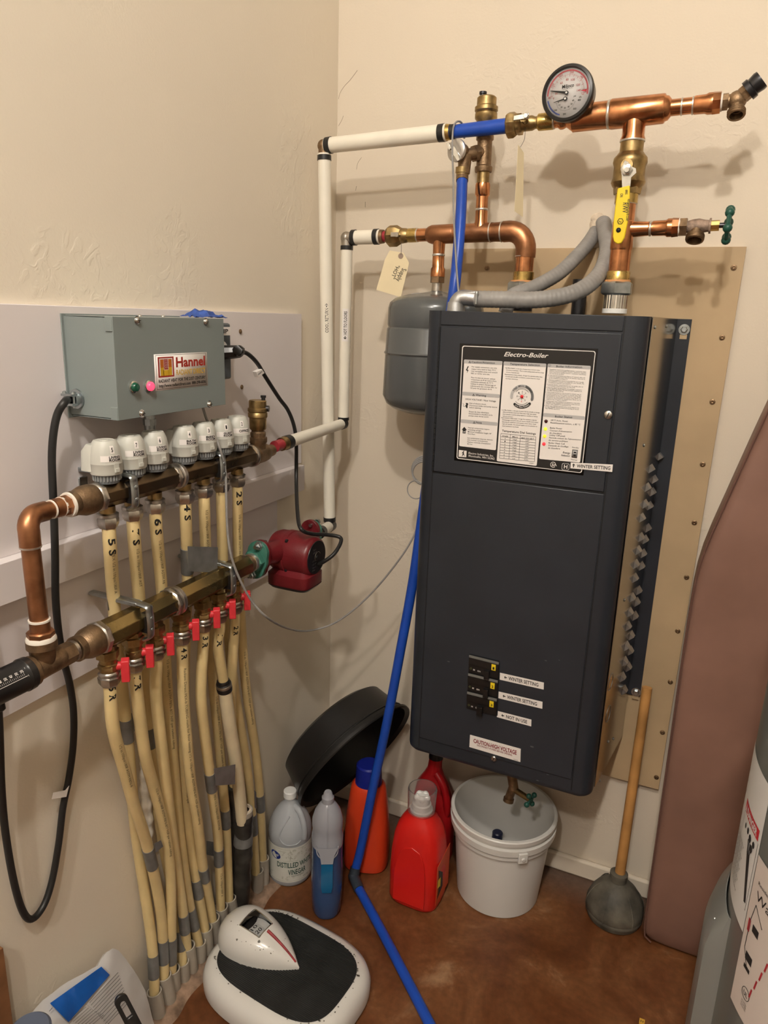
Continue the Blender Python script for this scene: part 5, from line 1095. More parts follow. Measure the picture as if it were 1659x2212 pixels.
# nuts under upper manifold
HEXN = [(0, .0125), (.010, .0125), (.011, .0175), (.013, .0190), (.020, .0190), (.022, .0175), (.030, .0165), (.033, .0135)]
for i, y in enumerate(YU):
    zq = ZU-.0215
    obj('outlet_neck', MB().lathe((XU, y, zq+.002), (0, 0, -1), [(0, .0135), (.018, .0135)], 24), BRASS_D, um)
    obj('compression_nut', MB().lathe((XU, y, zq-.010), (0, 0, -1), [(0, .0150), (.002, .0185), (.007, .0185), (.008, .0170)], 28), NICKEL, um)
    obj('compression_nut', MB().lathe((XU, y, zq-.018), (0, 0, -1), [(0, .0175), (.003, .0190), (.013, .0185), (.020, .0150)], 6, i*.13), NICKEL, um)
# lower valves
LPX = [(233, 1420), (288, 1395), (334, 1368), (391, 1340), (438, 1318), (473, 1298), (506, 1282)]
YL = [at(px, py, 'x', XL).y for px, py in LPX]
VLab = ['leftmost', 'second from left', 'third from left', 'first right of the coupling', 'second right of the coupling', 'second from right', 'rightmost, nearest the pump']
for i, y in enumerate(YL):
    zq = ZLm-.026
    t = thing('zone_valve', 'small brass zone valve with red handle, %s under the lower manifold' % VLab[i], 'valve', (XL, y, zq-.075), 'red-handled zone valves')
    obj('upper_nut', MB().lathe((XL, y, zq+.006), (0, 0, -1), [(0, .017), (.008, .017), (.010, .0205), (.024, .0200), (.027, .016)], 6, i*.2), BRASS_D, t)
    obj('body', MB().lathe((XL, y, zq-.018), (0, 0, -1), [(0, .0155), (.010, .0150), (.011, .0170), (.015, .0170), (.016, .0150), (.026, .0155)], 28), BRASS_D, t)
    obj('hex_body', MB().lathe((XL, y, zq-.030), (0, 0, -1), [(0, .0165), (.003, .0185), (.010, .0185), (.012, .016)], 6, i*.2+.4), BRASS_D, t)
    obj('lower_nut', MB().lathe((XL, y, zq-.044), (0, 0, -1), [(0, .0165), (.003, .0190), (.006, .0190), (.009, .0170), (.011, .0200), (.022, .0195), (.028, .0155)], 8), NICKEL, t)
    sx_ = XL+.014; hz = zq-.036; hd_ = V((.80, .60, 0)); hb_ = V((XL, y, hz))
    h0 = hb_+hd_*.012; h1 = hb_+hd_*.023; sd = V((-.6, .8, 0))
    hh = MB(); hh.cyl(h0, h1, .0085, 18, .0075); q = h1-hd_*.002
    hh.hexa([q-sd*.0065+V((0, 0, .010)), q+sd*.0065+V((0, 0, .013)), q+sd*.0065+V((0, 0, -.031)), q-sd*.0065+V((0, 0, -.031))], hd_*.0145)
    ho = obj('handle', hh, RED, t, 'red plastic handle', bevel=.0015)
    obj('handle_screw', MB().torus(q+hd_*.0147+V((0, 0, .001)), hd_, .0032, .0007, 16, 6), CHROME, ho)

# ================================================================= TUBES, SLEEVES, TAPE
def xs(px, py, x): return at(px, py, 'x', x)
def tube_path(pts): return [V(p) for p in pts]
TUBES = []
TR = .0118
def mk(name, lbl, top, pxl, r=TR, mt=TUBE, grp='cream plastic heating tubes'):
    P = list(top)+[xs(a_, b_, c_) for a_, b_, c_ in pxl]
    t = thing('heating_tube', lbl, 'tube', P[-1], grp); obj('tube_wall', MB().tube(P, r, 16, 5), mt, t); TUBES.append((t, P, r)); return t, P
def utop(i): return [V((XU, YU[i], ZU-.05)), V((XU, YU[i], ZU-.10))]
def ltop(i): return [V((XL, YL[i], ZLm-.085)), V((XL, YL[i], ZLm-.115))]
SXF = .042
S5, pS5 = mk('t', 'cream tube marked 5 S from the leftmost outlet of the upper manifold', utop(0), [(245, 1290, .072), (254, 1400, .068), (265, 1500, .064), (276, 1600, .058), (286, 1720, .045), (294, 1800, .030), (306, 1884, .022), (322, 1990, .026), (331, 2069, .034), (334, 2150, SXF)])
R5, pR5 = mk('t', 'cream tube marked 5 R bowing left from the leftmost red-handled valve', ltop(0), [(241, 1540, .118), (248, 1590, .112), (268, 1660, .10), (290, 1740, .085), (311, 1802, .07), (331, 1880, .055), (346, 1960, .045), (352, 2030, .040), (355, 2115, SXF)])
S7, pS7 = mk('t', 'cream tube marked 7 S from the second outlet of the upper manifold', utop(1), [(301, 1300, .072), (308, 1400, .068), (315, 1500, .062), (324, 1600, .055), (335, 1700, .045), (349, 1800, .035), (364, 1880, .025), (385, 1985, .026), (395, 2085, SXF)])
R7, pR7 = mk('t', 'cream tube marked 7 R from the second red-handled valve', ltop(1), [(296, 1500, .118), (312, 1623, .105), (329, 1690, .09), (349, 1761, .08), (363, 1830, .07), (369, 1900, .06), (370, 2000, .05), (371, 2100, SXF)])
R6, pR6 = mk('t', 'cream tube marked 6 R from the third red-handled valve', ltop(2), [(337, 1500, .11), (350, 1620, .10), (362, 1720, .085), (372, 1800, .07), (383, 1880, .056), (394, 1960, .051), (404, 2050, SXF)])
S6, pS6 = mk('t', 'cream tube marked 6 S from the third outlet of the upper manifold', utop(2), [(350, 1280, .075), (356, 1400, .07), (362, 1500, .065), (375, 1654, .055), (389, 1807, .045), (408, 1946, .042), (429, 2040, SXF)])
R4, pR4 = mk('t', 'cream tube marked 4 R, first one right of the coupling below the valves', ltop(3), [(396, 1500, .115), (403, 1590, .11), (412, 1684, .10), (427, 1777, .085), (438, 1869, .065), (449, 1930, .05), (459, 1990, SXF)])
S4, pS4 = mk('t', 'cream tube marked 4 S, first one right of the coupling on the upper manifold', utop(3), [(405, 1250, .075), (402, 1330, .07), (398, 1450, .065), (397, 1560, .06), (397, 1654, .055), (406, 1777, .048), (422, 1890, .044), (443, 2012, SXF)])
R3, pR3 = mk('t', 'cream tube marked 3 R with grey tape flag below the fifth red-handled valve', ltop(4), [(434, 1500, .115), (444, 1600, .105), (457, 1700, .09), (470, 1800, .07), (474, 1880, .055), (477, 1968, SXF)])
S3, pS3 = mk('t', 'cream tube from the fifth outlet of the upper manifold', utop(4), [(447, 1250, .075), (455, 1400, .07), (463, 1500, .065), (475, 1623, .058), (486, 1746, .05), (491, 1840, .046), (495, 1948, SXF)])
R1, pR1 = mk('t', 'short cream tube curving into the black coupling below the sixth red-handled valve', ltop(5), [(470, 1390, .12), (475, 1430, .118), (483, 1472, .113)])
S1, pS1 = mk('t', 'cream tube from the sixth outlet of the upper manifold', utop(5), [(483, 1250, .075), (494, 1380, .068), (508, 1500, .062), (533, 1654, .055), (546, 1777, .050), (553, 1885, SXF)])
S2, pS2 = mk('t', 'cream tube marked 2 S from the rightmost outlet of the upper manifold', utop(6), [(514, 1200, .08), (520, 1330, .072), (531, 1480, .066), (552, 1623, .058), (562, 1730, .050), (568, 1862, SXF)])
R2, pR2 = mk('t', 'cream tube from the rightmost red-handled valve down behind the pale tube', ltop(6), [(504, 1400, .11), (500, 1480, .095), (500, 1560, .078), (503, 1640, .066), (506, 1705, .060)])
pt = thing('pale_supply_tube', 'thicker pale tube from the black coupling into the wrapped pipe', 'tube', xs(521, 1746, .075))
pp = [xs(485, 1488, .113), xs(495, 1560, .105), xs(510, 1650, .092), xs(519, 1730, .080), xs(523, 1775, .074)]
obj('tube_wall', MB().tube(pp, .0155, 20, 5), TUBE2, pt)
d = (pp[0]-pR1[-2]).normalized(); c0 = xs(482, 1470, .1135); cpl = thing('tube_coupling', 'black and silver push coupling joining the cream tube to the pale tube', 'fitting', c0)
obj('body', MB().lathe(c0, d, [(-.002, .0130), (0, .0145), (.006, .0145), (.007, .0165), (.010, .0165)], 28), BLACKP, cpl); obj('silver_ring', MB().lathe(c0+d*.009, d, [(0, .0165), (.002, .0180), (.007, .0180), (.009, .0165)], 28), NICKEL, cpl)
obj('lower_body', MB().lathe(c0+d*.017, d, [(0, .0175), (.003, .0182), (.012, .0175), (.014, .0155)], 28), BLACKP, cpl)
# wrapped pipes
PVCW = mat('wrapped_black_foil', (.035, .031, .027), .38, .1, .5, 30, .4, 40)
wp = thing('wrapped_floor_pipe', 'thick pipe wrapped in black tape rising from the floor among the tubes', 'pipe', xs(523, 1965, .05))
P = [xs(526, 1757, .072), xs(526, 1830, .066), xs(523, 1890, .058), xs(519, 1970, .05)]; P[-1].z = .0
obj('wrapping', MB().tube(P, lambda t_: .0232+.0015*math.sin(t_*19)+.0012*math.sin(t_*47), 28, 8), PVCW, wp)
obj('grey_mouth', MB().lathe(P[0]+V((0, 0, .012)), (0, 0, -1), [(.0, .0185), (-.002, .022), (.0, .0245), (.012, .0245), (.016, .023)], 28, cap=False), SLEEVE, wp, 'grey pipe mouth smeared with foam')
obj('foam', MB().torus(P[0]+V((0, 0, .011)), (0, 0, 1), .0185, .004, 20, 6), MATS['foam'], wp)
def wrapband(par, P0, P1, r, mt=TAPE, txt_=None, lb=None):
    mb = MB().lathe(P0, P1-P0, [(0, r), ((P1-P0).length, r)], 24); return obj('tape_wrap', mb, mt, par, lb)
pz = lambda px, py: xs(px, py, .066)
wrapband(wp, pz(526, 1782).lerp(pz(526, 1782), 0), pz(525, 1822), .0252, TAPE, lb='silvery tape band')
wp2 = thing('wrapped_floor_pipe', 'second pipe wrapped in black tape standing behind the pale tube', 'pipe', xs(505, 1960, .028))
P = [xs(505, 1697, .062), xs(509, 1800, .045), xs(511, 1900, .03), xs(512, 1950, .026)]; P[-1].z = 0
obj('wrapping', MB().tube(P, .0165, 22, 6), PVCW, wp2)
# floor sleeves
SL = [(333, 2141, 'leftmost'), (354, 2106, 'second from left'), (373, 2092, 'third from left'), (393, 2076, 'fourth from left'), (406, 2042, 'fifth from left'), (430, 2034, 'sixth from left'), (444, 2004, 'seventh from left'), (460, 1982, 'eighth from left'), (478, 1958, 'ninth from left'), (496, 1939, 'last before the wrapped pipe'), (556, 1879, 'first right of the wrapped pipe'), (568, 1853, 'rightmost, beside the vinegar jug')]
for i, (px, py, w_) in enumerate(SL):
    p = xs(px, py, SXF); hgt = max(.05, p.z); t = thing('floor_sleeve', 'grey plastic floor sleeve round a heating tube, %s' % w_, 'pipe sleeve', (p.x, p.y, 0), 'grey sleeves in the floor')
    lean = V((random.uniform(-.08, .08), random.uniform(-.14, -.02), 1)).normalized(); bt = p-lean*(hgt/lean.z)
    mb = MB().lathe(bt, p-bt, [(0, .0175), ((p-bt).length, .0170), ((p-bt).length+.0003, .0158), ((p-bt).length-.0002, .0140), ((p-bt).length-.03, .0138)], 26, cap=False)
    obj('pipe_wall', mb, SLEEVE, t)
# duct tape bands on tubes
def on(P, py): 
    Q = smooth_path(P, 8); b_ = None
    for k in range(len(Q)-1):
        a0, a1 = proj(Q[k])[1], proj(Q[k+1])[1]
        if (a0-py)*(a1-py) <= 0 and a0 != a1: b_ = Q[k].lerp(Q[k+1], (py-a0)/(a1-a0))
    return b_ if b_ is not None else Q[-1]
for t, P, ya, yb_ in ((S5, pS5, 1552, 1600), (S5, pS5, 2062, 2110), (R5, pR5, 1832, 1872), (R5, pR5, 2030, 2078), (R7, pR7, 2026, 2078), (S6, pS6, 1962, 2004), (S7, pS7, 2008, 2050), (R6, pR6, 1974, 2012), (S4, pS4, 1898, 1936), (R4, pR4, 1874, 1900), (R3, pR3, 1668, 1706), (R3, pR3, 1832, 1866), (S3, pS3, 1748, 1786), (S1, pS1, 1758, 1800), (S2, pS2, 1716, 1750), (S7, pS7, 1570, 1612)):
    a_, b_ = on(P, ya), on(P, yb_)
    if (a_-b_).length > .004: wrapband(t, a_, b_, TR+.0011)
def flag(par, q, x, lbl, mt=TAPE):
    P = [xs(a_, b_, x) for a_, b_ in q]; obj('tape_flag', MB().hexa(P, V((.0008, 0, 0))), mt, par, lbl)
a_, b_ = on(pS4, 1182), on(pS4, 1236); wrapband(S4, a_, b_, TR+.0014)
flag(S4, ((405, 1180), (470, 1182), (469, 1237), (406, 1234)), .119, 'grey duct tape flag')
flag(R3, ((462, 1660), (508, 1651), (507, 1694), (466, 1697)), .108, 'grey duct tape flag')
flag(R5, ((333, 1822), (347, 1815), (352, 1828), (336, 1842)), .078, 'grey duct tape flag'); flag(S4, ((446, 1816), (462, 1819), (464, 1850), (446, 1846)), .04, 'dark tape flag')
flag(S5, ((275, 1545), (284, 1540), (292, 1575), (283, 1592)), .07, 'grey duct tape flag'); flag(S7, ((305, 1524), (322, 1526), (324, 1568), (310, 1578)), .062, 'grey duct tape flag'); flag(S2, ((549, 1707), (553, 1711), (554, 1748), (550, 1744)), .064, 'dark tape flag')
# foam streak behind tubes
mb = MB(); fpts = [xs(305, 1640, .03), xs(312, 1700, .03), xs(321, 1770, .03), xs(328, 1830, .028)]
mb.tube(fpts, lambda t_: .011*math.sin(PI*(t_*.9+.05))+.002*math.sin(t_*40), 12, 8); tag(obj('foam_streak', mb, mat('dry_foam', (.70, .64, .54), .9, 0, .1, 60, .6, 60), origin=fpts[0]), 'dried whitish foam streak behind the left tubes', 'foam')
# lettering along tubes
def tubetext(par, P, r, py0, s, h, dirn=1, off=0, name='tube_marking', bold=.0, lab_=None):
    Q = smooth_path(P, 10); k0 = min(range(len(Q)), key=lambda k: abs(proj(Q[k])[1]-py0)); L = [0]
    for k in range(k0, len(Q)-1): L.append(L[-1]+(Q[k+1]-Q[k]).length)
    vs, fs = glyphs(s, bold, 0); wid = h*len(s)*.80
    wid = min(wid, L[-1]*.98)
    def f(x, y):
        sp_ = x*wid; j = 0
        while j < len(L)-2 and L[j+1] < sp_: j += 1
        a0, b0 = Q[k0+j], Q[k0+j+1]; p = a0.lerp(b0, (sp_-L[j])/max(1e-9, L[j+1]-L[j])); d = (b0-a0).normalized()
        v = CAM-p; v = (v-d*v.dot(d)).normalized(); sd_ = d.cross(v)
        if sd_.dot(RT) < 0: sd_ = -sd_
        an = (off+(y-.5)*h)/r; return p+(v*math.cos(an)+sd_*math.sin(an))*(r+.0004)
    mb = MB(); mb.text(s, f, bold); obj(name, mb, INK if bold > .015 else mat('faint_print', (.13, .10, .06), .5), par, lab_, sharp=300)
pr_s = '1/2 in 100psi/180F ASTM F876-877 NSF-pw radiant tubing'
for t, P, y0_, s, h in ((S5, pS5, 1158, '5 S', .012), (S7, pS7, 1140, '7 S', .012), (S6, pS6, 1120, '6 S', .012), (S4, pS4, 1090, '4 S', .012), (S2, pS2, 1062, '2 S', .012), (R5, pR5, 1478, '5 R', .012), (R7, pR7, 1455, '7 R', .012), (R4, pR4, 1395, '4 R', .011), (R3, pR3, 1372, '3 R', .011), (R1, pR1, 1368, '1 R', .010), (R2, pR2, 1350, '2 R', .010)):
    tubetext(t, P, TR, y0_, s, h, off=.004, bold=.03)
for t, P, y0_, s in ((S5, pS5, 1190, 'PEX '+pr_s[:20]), (S7, pS7, 1180, pr_s[:22]), (S6, pS6, 1160, pr_s[:26]), (S3, pS3, 1100, pr_s[:40]), (S2, pS2, 1110, pr_s), (S2, pS2, 1400, pr_s), (S6, pS6, 1420, pr_s), (R4, pR4, 1440, 'Radiant Direct PEX-b TUBING made for floor heating '+pr_s), (S3, pS3, 1500, pr_s), (R3, pR3, 1715, 'F876 '+pr_s[:26]), (R3, pR3, 1880, pr_s[:20]), (R7, pR7, 1700, pr_s), (S4, pS4, 1600, pr_s[:40]), (R5, pR5, 1600, pr_s[:30])):
    tubetext(t, P, TR, y0_, s, .0052, off=.005)
# thin grey cable from control box round to boiler
gl_ = [xs(438, 880, .10), xs(446, 905, .10), xs(458, 930, .10), xs(470, 955, .128), xs(480, 985, .136), xs(487, 1020, .138), xs(489, 1080, .14), xs(491, 1140, .145), xs(498, 1195, .155), xs(515, 1245, .165), xs(545, 1300, .18), xs(585, 1340, .20)]
gl_ += [at(630, 1360, 'y', -.42), at(670, 1362, 'y', -.36), at(720, 1347, 'y', -.32), at(770, 1312, 'y', -.29), at(820, 1262, 'y', -.27), at(865, 1205, 'y', -.26), at(890, 1165, 'y', -.25), at(903, 1135, 'y', -.24)]
gc_ = thing('grey_thermostat_cable', 'thin grey cable sagging from the control box across to the boiler', 'cable', gl_[12]); obj('cable_run', MB().tube(gl_, .0026, 8, 6), FLEX, gc_)
cw_ = thing('coiled_grey_cable', 'coil of thin grey cable tucked behind the left edge of the boiler', 'cable', at(900, 1020, 'y', -.2))
mb = MB(); c0 = at(915, 1022, 'y', -.2)
for k in range(4): mb.torus(c0+V((0, .004*k, .002*k)), (.1, -1, .1), .030+.0022*k, .0024, 34, 8)
obj('coil', mb, FLEX, cw_); obj('loose_loop', MB().torus(at(898, 1058, 'y', -.22), (0, -1, .1), .0235, .0015, 30, 8), FLEX, cw_)

# ================================================================= PUMP
pu = thing('circulator_pump', 'dark red circulator pump between green flanges', 'pump', (PC.x, PC.y, PC.z-.05))
PX, PY_, PZ = PC; zp = 1.043
yf1 = at(552, 1207, 'x', XL).y; yf2 = at(672, 1150, 'x', XL).y; ym = (yf1+yf2)/2
def flange(y, z, s, ang):
    mb = MB(); poly = []
    ca, sa = math.cos(ang), math.sin(ang)
    for k in range(48):
        a = 2*PI*k/48; r = max(.030, 0); x = math.cos(a); zz_ = math.sin(a)
        # lozenge: hull of centre disc and two ears
        rr_ = .030
        e_ = abs(x); rr_ = .030+.017*max(0, (e_-.45)/.55)**1.2
        u, v = rr_*x, rr_*zz_*(1 if e_ < .45 else 1); poly.append(V((XL+u*ca-v*sa, y, z+u*sa+v*ca)))
    mb.hexa(poly, V((0, .010*s, 0))); return mb
FA = PI/2-.25
fl1 = obj('green_flange', flange(yf1, ZLm, 1, FA), GREEN, pu, 'green iron flange', bevel=.001)
obj('flange_hex', MB().lathe((XL, yf1+.001, ZLm), (0, -1, 0), [(0, .026), (.014, .026), (.017, .023)], 6), GREEN, pu)
obj('flange_collar', MB().lathe((XL, yf1-.014, ZLm), (0, -1, 0), [(0, .0215), (.010, .0215)], 28), SOLDER, pu)
obj('inlet_pipe', MB().cyl((XL, LM1-.002, ZLm), (XL, yf1-.01, ZLm), .0195, 28), BRONZE, lm)
obj('green_flange', flange(yf2-.006, 1.037, 1, FA), GREEN, pu, bevel=.001)
obj('outlet_pipe', MB().cyl((XL, yf2, 1.037), (EE.x, EE.y-.005, EE.z), .012, 24), BLUEP, pu)
# red mating flanges and volute
obj('pump_flange', flange(yf1+.010, ZLm, 1, FA), PUMP, pu, bevel=.001); obj('pump_flange', flange(yf2-.016, 1.04, 1, FA), PUMP, pu, bevel=.001)
vol = MB(); vol.tube([V((XL, yf1+.018, 1.046)), V((XL, ym-.03, 1.044)), V((XL, ym, 1.043)), V((XL, yf2-.012, 1.041))], lambda t_: .021+.010*math.sin(PI*t_), 26, 5)
AX = V((1, -.03, -.02)).normalized(); mc = V((XL-.03, ym, 1.036))
vol.lathe(mc, AX, [(0, .034), (.006, .046), (.018, .051), (.034, .052), (.042, .050)], 40); obj('volute', vol, PUMP, pu)
obj('flange_ring', MB().lathe(mc+AX*.040, AX, [(0, .050), (.002, .0545), (.014, .0545), (.016, .052)], 40), PUMP, pu)
face = at(685, 1212, 'y', ym); mlen = (face-mc).dot(AX)
mlen = max(.11, min(.19, mlen))
mr_ = .049
obj('motor_housing', MB().lathe(mc+AX*.055, AX, [(0, mr_+.003), (mlen-.065, mr_), (mlen-.058, mr_-.003), (mlen-.055, mr_-.008)], 48), PUMP, pu)
np_ = MB().lathe(mc+AX*(mlen-.0005), AX, [(0, mr_-.0075), (.0015, mr_-.008)], 44); np_.m = 1; fc = mc+AX*(mlen+.0013); fy = V((0, 1, 0)); fz_ = V((0, 0, 1))
FP_ = lambda u, v: fc+fy*u+fz_*v
for k, (s, w_, z_) in enumerate((('GRUNDFOS', .036, .012), ('Type UP 15-42', .03, .02), ('115V 60Hz', .026, -.008), ('1/25 HP', .02, -.016), ('Class 2', .018, -.024), ('10 bar', .014, -.031))): np_.text(s, lambda x, y: FP_(-.018+w_*x-.004*(k > 1), z_+.0045*y), .003)
np_.torus(FP_(.004, .0), AX, .013, .0005, 24, 4, .4, 3.4); np_.m = 0; np_.lathe(fc, AX, [(0, .006), (.003, .0055)], 20)
obj('nameplate', np_, [BLACKP, NICKEL], pu, 'round black nameplate', sharp=60)
# terminal box
zb2, zb1 = at(640, 1296, 'x', mc.x+mlen*.6).z, at(640, 1240, 'x', mc.x+mlen*.6).z
c2 = mc+AX*(mlen*.55); tb = MB(); hw = .052
z_t = mc.z-mr_+.012; 
tb.loft([(z_t-.040, c2.x-.004, c2.y-.004, .056, .044, 6), (z_t-.036, c2.x-.004, c2.y-.004, .058, .046, 6), (z_t-.010, c2.x-.004, c2.y-.004, .058, .046, 6), (z_t-.004, c2.x-.004, c2.y-.002, .052, .040, 6), (z_t+.006, c2.x-.004, c2.y, .046, .034, 5)], 40)
obj('terminal_box', tb, PUMP, pu); obj('terminal_base', MB().loft([(z_t-.047, c2.x-.004, c2.y-.004, .052, .041, 5), (z_t-.040, c2.x-.004, c2.y-.004, .0575, .0455, 6)], 40), BLACKP, pu)
for (yy_, zz_, s) in ((yf1, ZLm, -1), (yf2-.006, 1.037, -1)):
    for k in (-1, 1):
        p = V((XL+math.cos(FA)*.038*k, yy_+(0 if s < 0 else .01), zz_+math.sin(FA)*.038*k))
        obj('flange_bolt', MB().lathe(p+V((0, .002, 0)), (0, -1, 0), [(0, .011), (.003, .011), (.003, .0085), (.010, .0085), (.0115, .007)], 6).cyl(p+V((0, -.010, 0)), p+V((0, -.016, 0)), .0045, 12).lathe(p+V((0, .018, 0)), (0, 1, 0), [(0, .0085), (.008, .0085)], 6), ZINC, pu)
for a_ in (.8, 2.3, 3.9, 5.5):
    p = mc+AX*.057+V((0, math.cos(a_), math.sin(a_)))*.051; obj('housing_screw', MB().lathe(p-AX*.002, AX, [(0, .005), (.005, .0048), (.006, .0035)], 14), DKMET, pu)

# ================================================================= FLOOR THINGS
# white bucket
bxc, byc = .653, -.164
bt_ = thing('bucket', 'open white plastic bucket under the boiler drain cock', 'bucket', (bxc, byc, 0))
BH = .275
prof = [(0, .0), (0, .112), (.004, .117), (.06, .122), (.205, .1345), (.207, .1345), (.212, .142), (.222, .142), (.223, .137), (.228, .137), (.229, .148), (.247, .149), (.249, .141), (.258, .141), (.260, .148), (BH-.003, .1495), (BH, .147), (BH, .1395), (BH-.01, .138), (.20, .131), (.06, .117), (.008, .113), (.008, 0)]
obj('body', MB().lathe((bxc, byc, 0), (0, 0, 1), [(z, max(r, .0005)) for z, r in prof], 64, cap=False), mat('bucket_plastic', (.64, .63, .605), .33, 0, .02, 6), bt_)
dvl = (CAM-V((bxc, byc, 0))); an = math.atan2(dvl.y, dvl.x)+.42
p = V((bxc+.143*math.cos(an), byc+.143*math.sin(an), .226)); dn = V((math.cos(an), math.sin(an), 0)); sd = V((-dn.y, dn.x, 0))
obj('handle_lug', MB().hexa([p-sd*.013+V((0, 0, -.014)), p+sd*.013+V((0, 0, -.014)), p+sd*.013+V((0, 0, .016)), p-sd*.013+V((0, 0, .016))], dn*.010).cyl(p+dn*.009, p+dn*.014, .006, 14), MATS['bucket_plastic'], bt_, bevel=.002)
dc2 = atp(1075, 1797, V((bxc, byc+.07, 0)), V((0, 1, 0)))
bq = thing('dark_bottle', 'small dark bottle with navy cap standing inside the white bucket', 'bottle', (dc2.x, dc2.y, .008))
obj('body', MB().lathe((dc2.x, dc2.y, .008), (0, 0, 1), [(0, .02), (.002, .022), (max(.03, dc2.z-.04), .022), (max(.04, dc2.z-.026), .014)], 24), WHITEP, bq)
obj('cap', MB().lathe((dc2.x, dc2.y, max(.035, dc2.z-.028)), (0, 0, 1), [(0, .016), (.026, .0155), (.029, .012)], 24), mat('navy_cap', (.005, .008, .03), .4), bq)

# detergent jugs
def jug(x, y, lbl, mt, rings, name='detergent_jug'):
    t = thing(name, lbl, 'jug', (x, y, 0)); return t, obj('body', MB().loft([(z, x+dx, y+dy, rx, ry, e, an) for z, dx, dy, rx, ry, e, an in rings], 56), mt, t)
ax_ = -.02
jx, jy = .452, -.292
J2, _b = jug(jx, jy, 'bright red detergent jug with clear measuring cap in front of the bucket', REDJ, [(0, 0, 0, .064, .056, 3.5, ax_), (.004, 0, 0, .0705, .061, 3.5, ax_), (.015, 0, 0, .074, .064, 3.6, ax_), (.10, 0, 0, .0745, .064, 3.6, ax_), (.16, 0, 0, .073, .062, 3.4, ax_), (.21, 0, 0, .0685, .057, 3.0, ax_), (.24, 0, 0, .060, .051, 2.8, ax_), (.262, 0, 0, .047, .042, 2.4, ax_), (.275, 0, 0, .036, .035, 2, ax_), (.283, 0, 0, .032, .032, 2, ax_)])
ca, sa = math.cos(ax_), math.sin(ax_)
def j2(u, v, z, o=0): return V((jx+u*ca-v*sa, jy+u*sa+v*ca, z))
# raised front panel arch
arch = [(-.052, .02), (.052, .02), (.050, .12), (.042, .165), (.028, .19), (0, .20), (-.028, .19), (-.042, .165), (-.050, .12)]
pn_ = MB(); pts_ = [j2(u*.92, -(.0655 if z < .13 else .0655-(z-.13)*.13), z) for u, z in arch]; pn_.hexa(pts_, (j2(0, -1, 0)-j2(0, 0, 0))*.003); obj('front_panel', pn_, REDJ, J2, bevel=.003)
lb = MB(); pts_ = [j2(.0735, -.046, .03), j2(.0735, .05, .03), j2(.0722, .05, .165), j2(.0722, -.046, .155)]; lb.hexa(pts_, (j2(1, 0, 0)-j2(0, 0, 0))*.0012); lb.m = 1
pts_ = [j2(.0752, -.040, .045), j2(.0752, .0, .06), j2(.0750, -.005, .11), j2(.0746, -.038, .14), j2(.0752, -.030, .09)]; lb.face(pts_); lb.m = 2; lb.face([j2(.0754, -.044, .085), j2(.0754, -.02, .075), j2(.0752, -.02, .105), j2(.0752, -.042, .11)])
obj('side_label', lb, [mat('label_flame', (.55, .07, .02), .4), INK, YEL], J2, 'orange, yellow and black side label')
obj('pour_spout', MB().lathe((jx, jy, .279), (0, 0, 1), [(0, .030), (.003, .032), (.010, .032), (.012, .028), (.026, .0265), (.028, .022), (.036, .023), (.050, .019), (.052, .010)], 30), WHITEP, J2)
bl2 = MB()
for k in range(5):
    a_ = k*2*PI/5; bl2.ball((jx+.014*math.cos(a_), jy+.014*math.sin(a_), .324), .010, 10, 6)
obj('spout_lobes', bl2, WHITEP, J2)
CLR = mat('clear_plastic', (.93, .90, .90), .08, trans=.92, ior=1.25)
obj('measuring_cap', MB().lathe((jx, jy, .283), (0, 0, 1), [(0, .0385), (.066, .0405), (.070, .039), (.070, .037), (.066, .0385), (.001, .037)], 44, cap=False), CLR, J2, 'clear measuring cap over the spout')
kx, ky = .428, -.122
J3, _b = jug(kx, ky, 'deep red jug with black and yellow cap behind the bright red jug', REDD, [(0, 0, 0, .060, .044, 3.5, 0), (.006, 0, 0, .065, .048, 3.5, 0), (.14, 0, 0, .066, .048, 3.5, 0), (.20, -.002, 0, .061, .045, 3, 0), (.25, -.006, 0, .048, .036, 2.6, 0), (.28, -.004, 0, .032, .029, 2.2, 0), (.305, -.002, 0, .0215, .0215, 2, 0), (.338, 0, 0, .0195, .0195, 2, 0)])
obj('neck_ring', MB().lathe((kx, ky, .335), (0, 0, 1), [(0, .021), (.004, .021)], 26), REDD, J3)
mb = MB().lathe((kx, ky, .339), (0, 0, 1), [(0, .0215), (.026, .021), (.030, .018)], 36); mb.m = 1; mb.torus((kx, ky, .3695), (0, 0, 1), .0125, .0012, 24, 6); mb.torus((kx, ky, .3695), (0, 0, 1), .0075, .001, 14, 6, .3, 4.2); obj('cap', mb, [BLACKP, YEL], J3, 'black cap with yellow ring')
obj('handle', MB().tube([(kx+.010, ky-.018, .300), (kx+.034, ky-.026, .275), (kx+.050, ky-.03, .235), (kx+.052, ky-.026, .19), (kx+.046, ky-.02, .16)], .0115, 14), REDD, J3)
hx, hy = .263, -.238
J1, _b = jug(hx, hy, 'orange-red detergent jug with blue cap behind the blue floor pipe', ORJ, [(0, 0, 0, .058, .052, 3, .3), (.005, 0, 0, .0655, .059, 3, .3), (.015, 0, 0, .068, .061, 3, .3), (.05, 0, 0, .0675, .060, 3.2, .3), (.12, 0, 0, .066, .058, 3, .3), (.18, 0, 0, .062, .054, 2.6, .3), (.235, 0, 0, .055, .049, 2.4, .3), (.268, 0, 0, .050, .045, 2.2, .3), (.276, 0, 0, .043, .040, 2, .3)])
obj('cap', MB().lathe((hx, hy, .275), (0, 0, 1), [(0, .038), (.002, .040), (.058, .037), (.062, .032)], 40), BLUEC, J1, 'dark blue screw cap')
rb = MB()
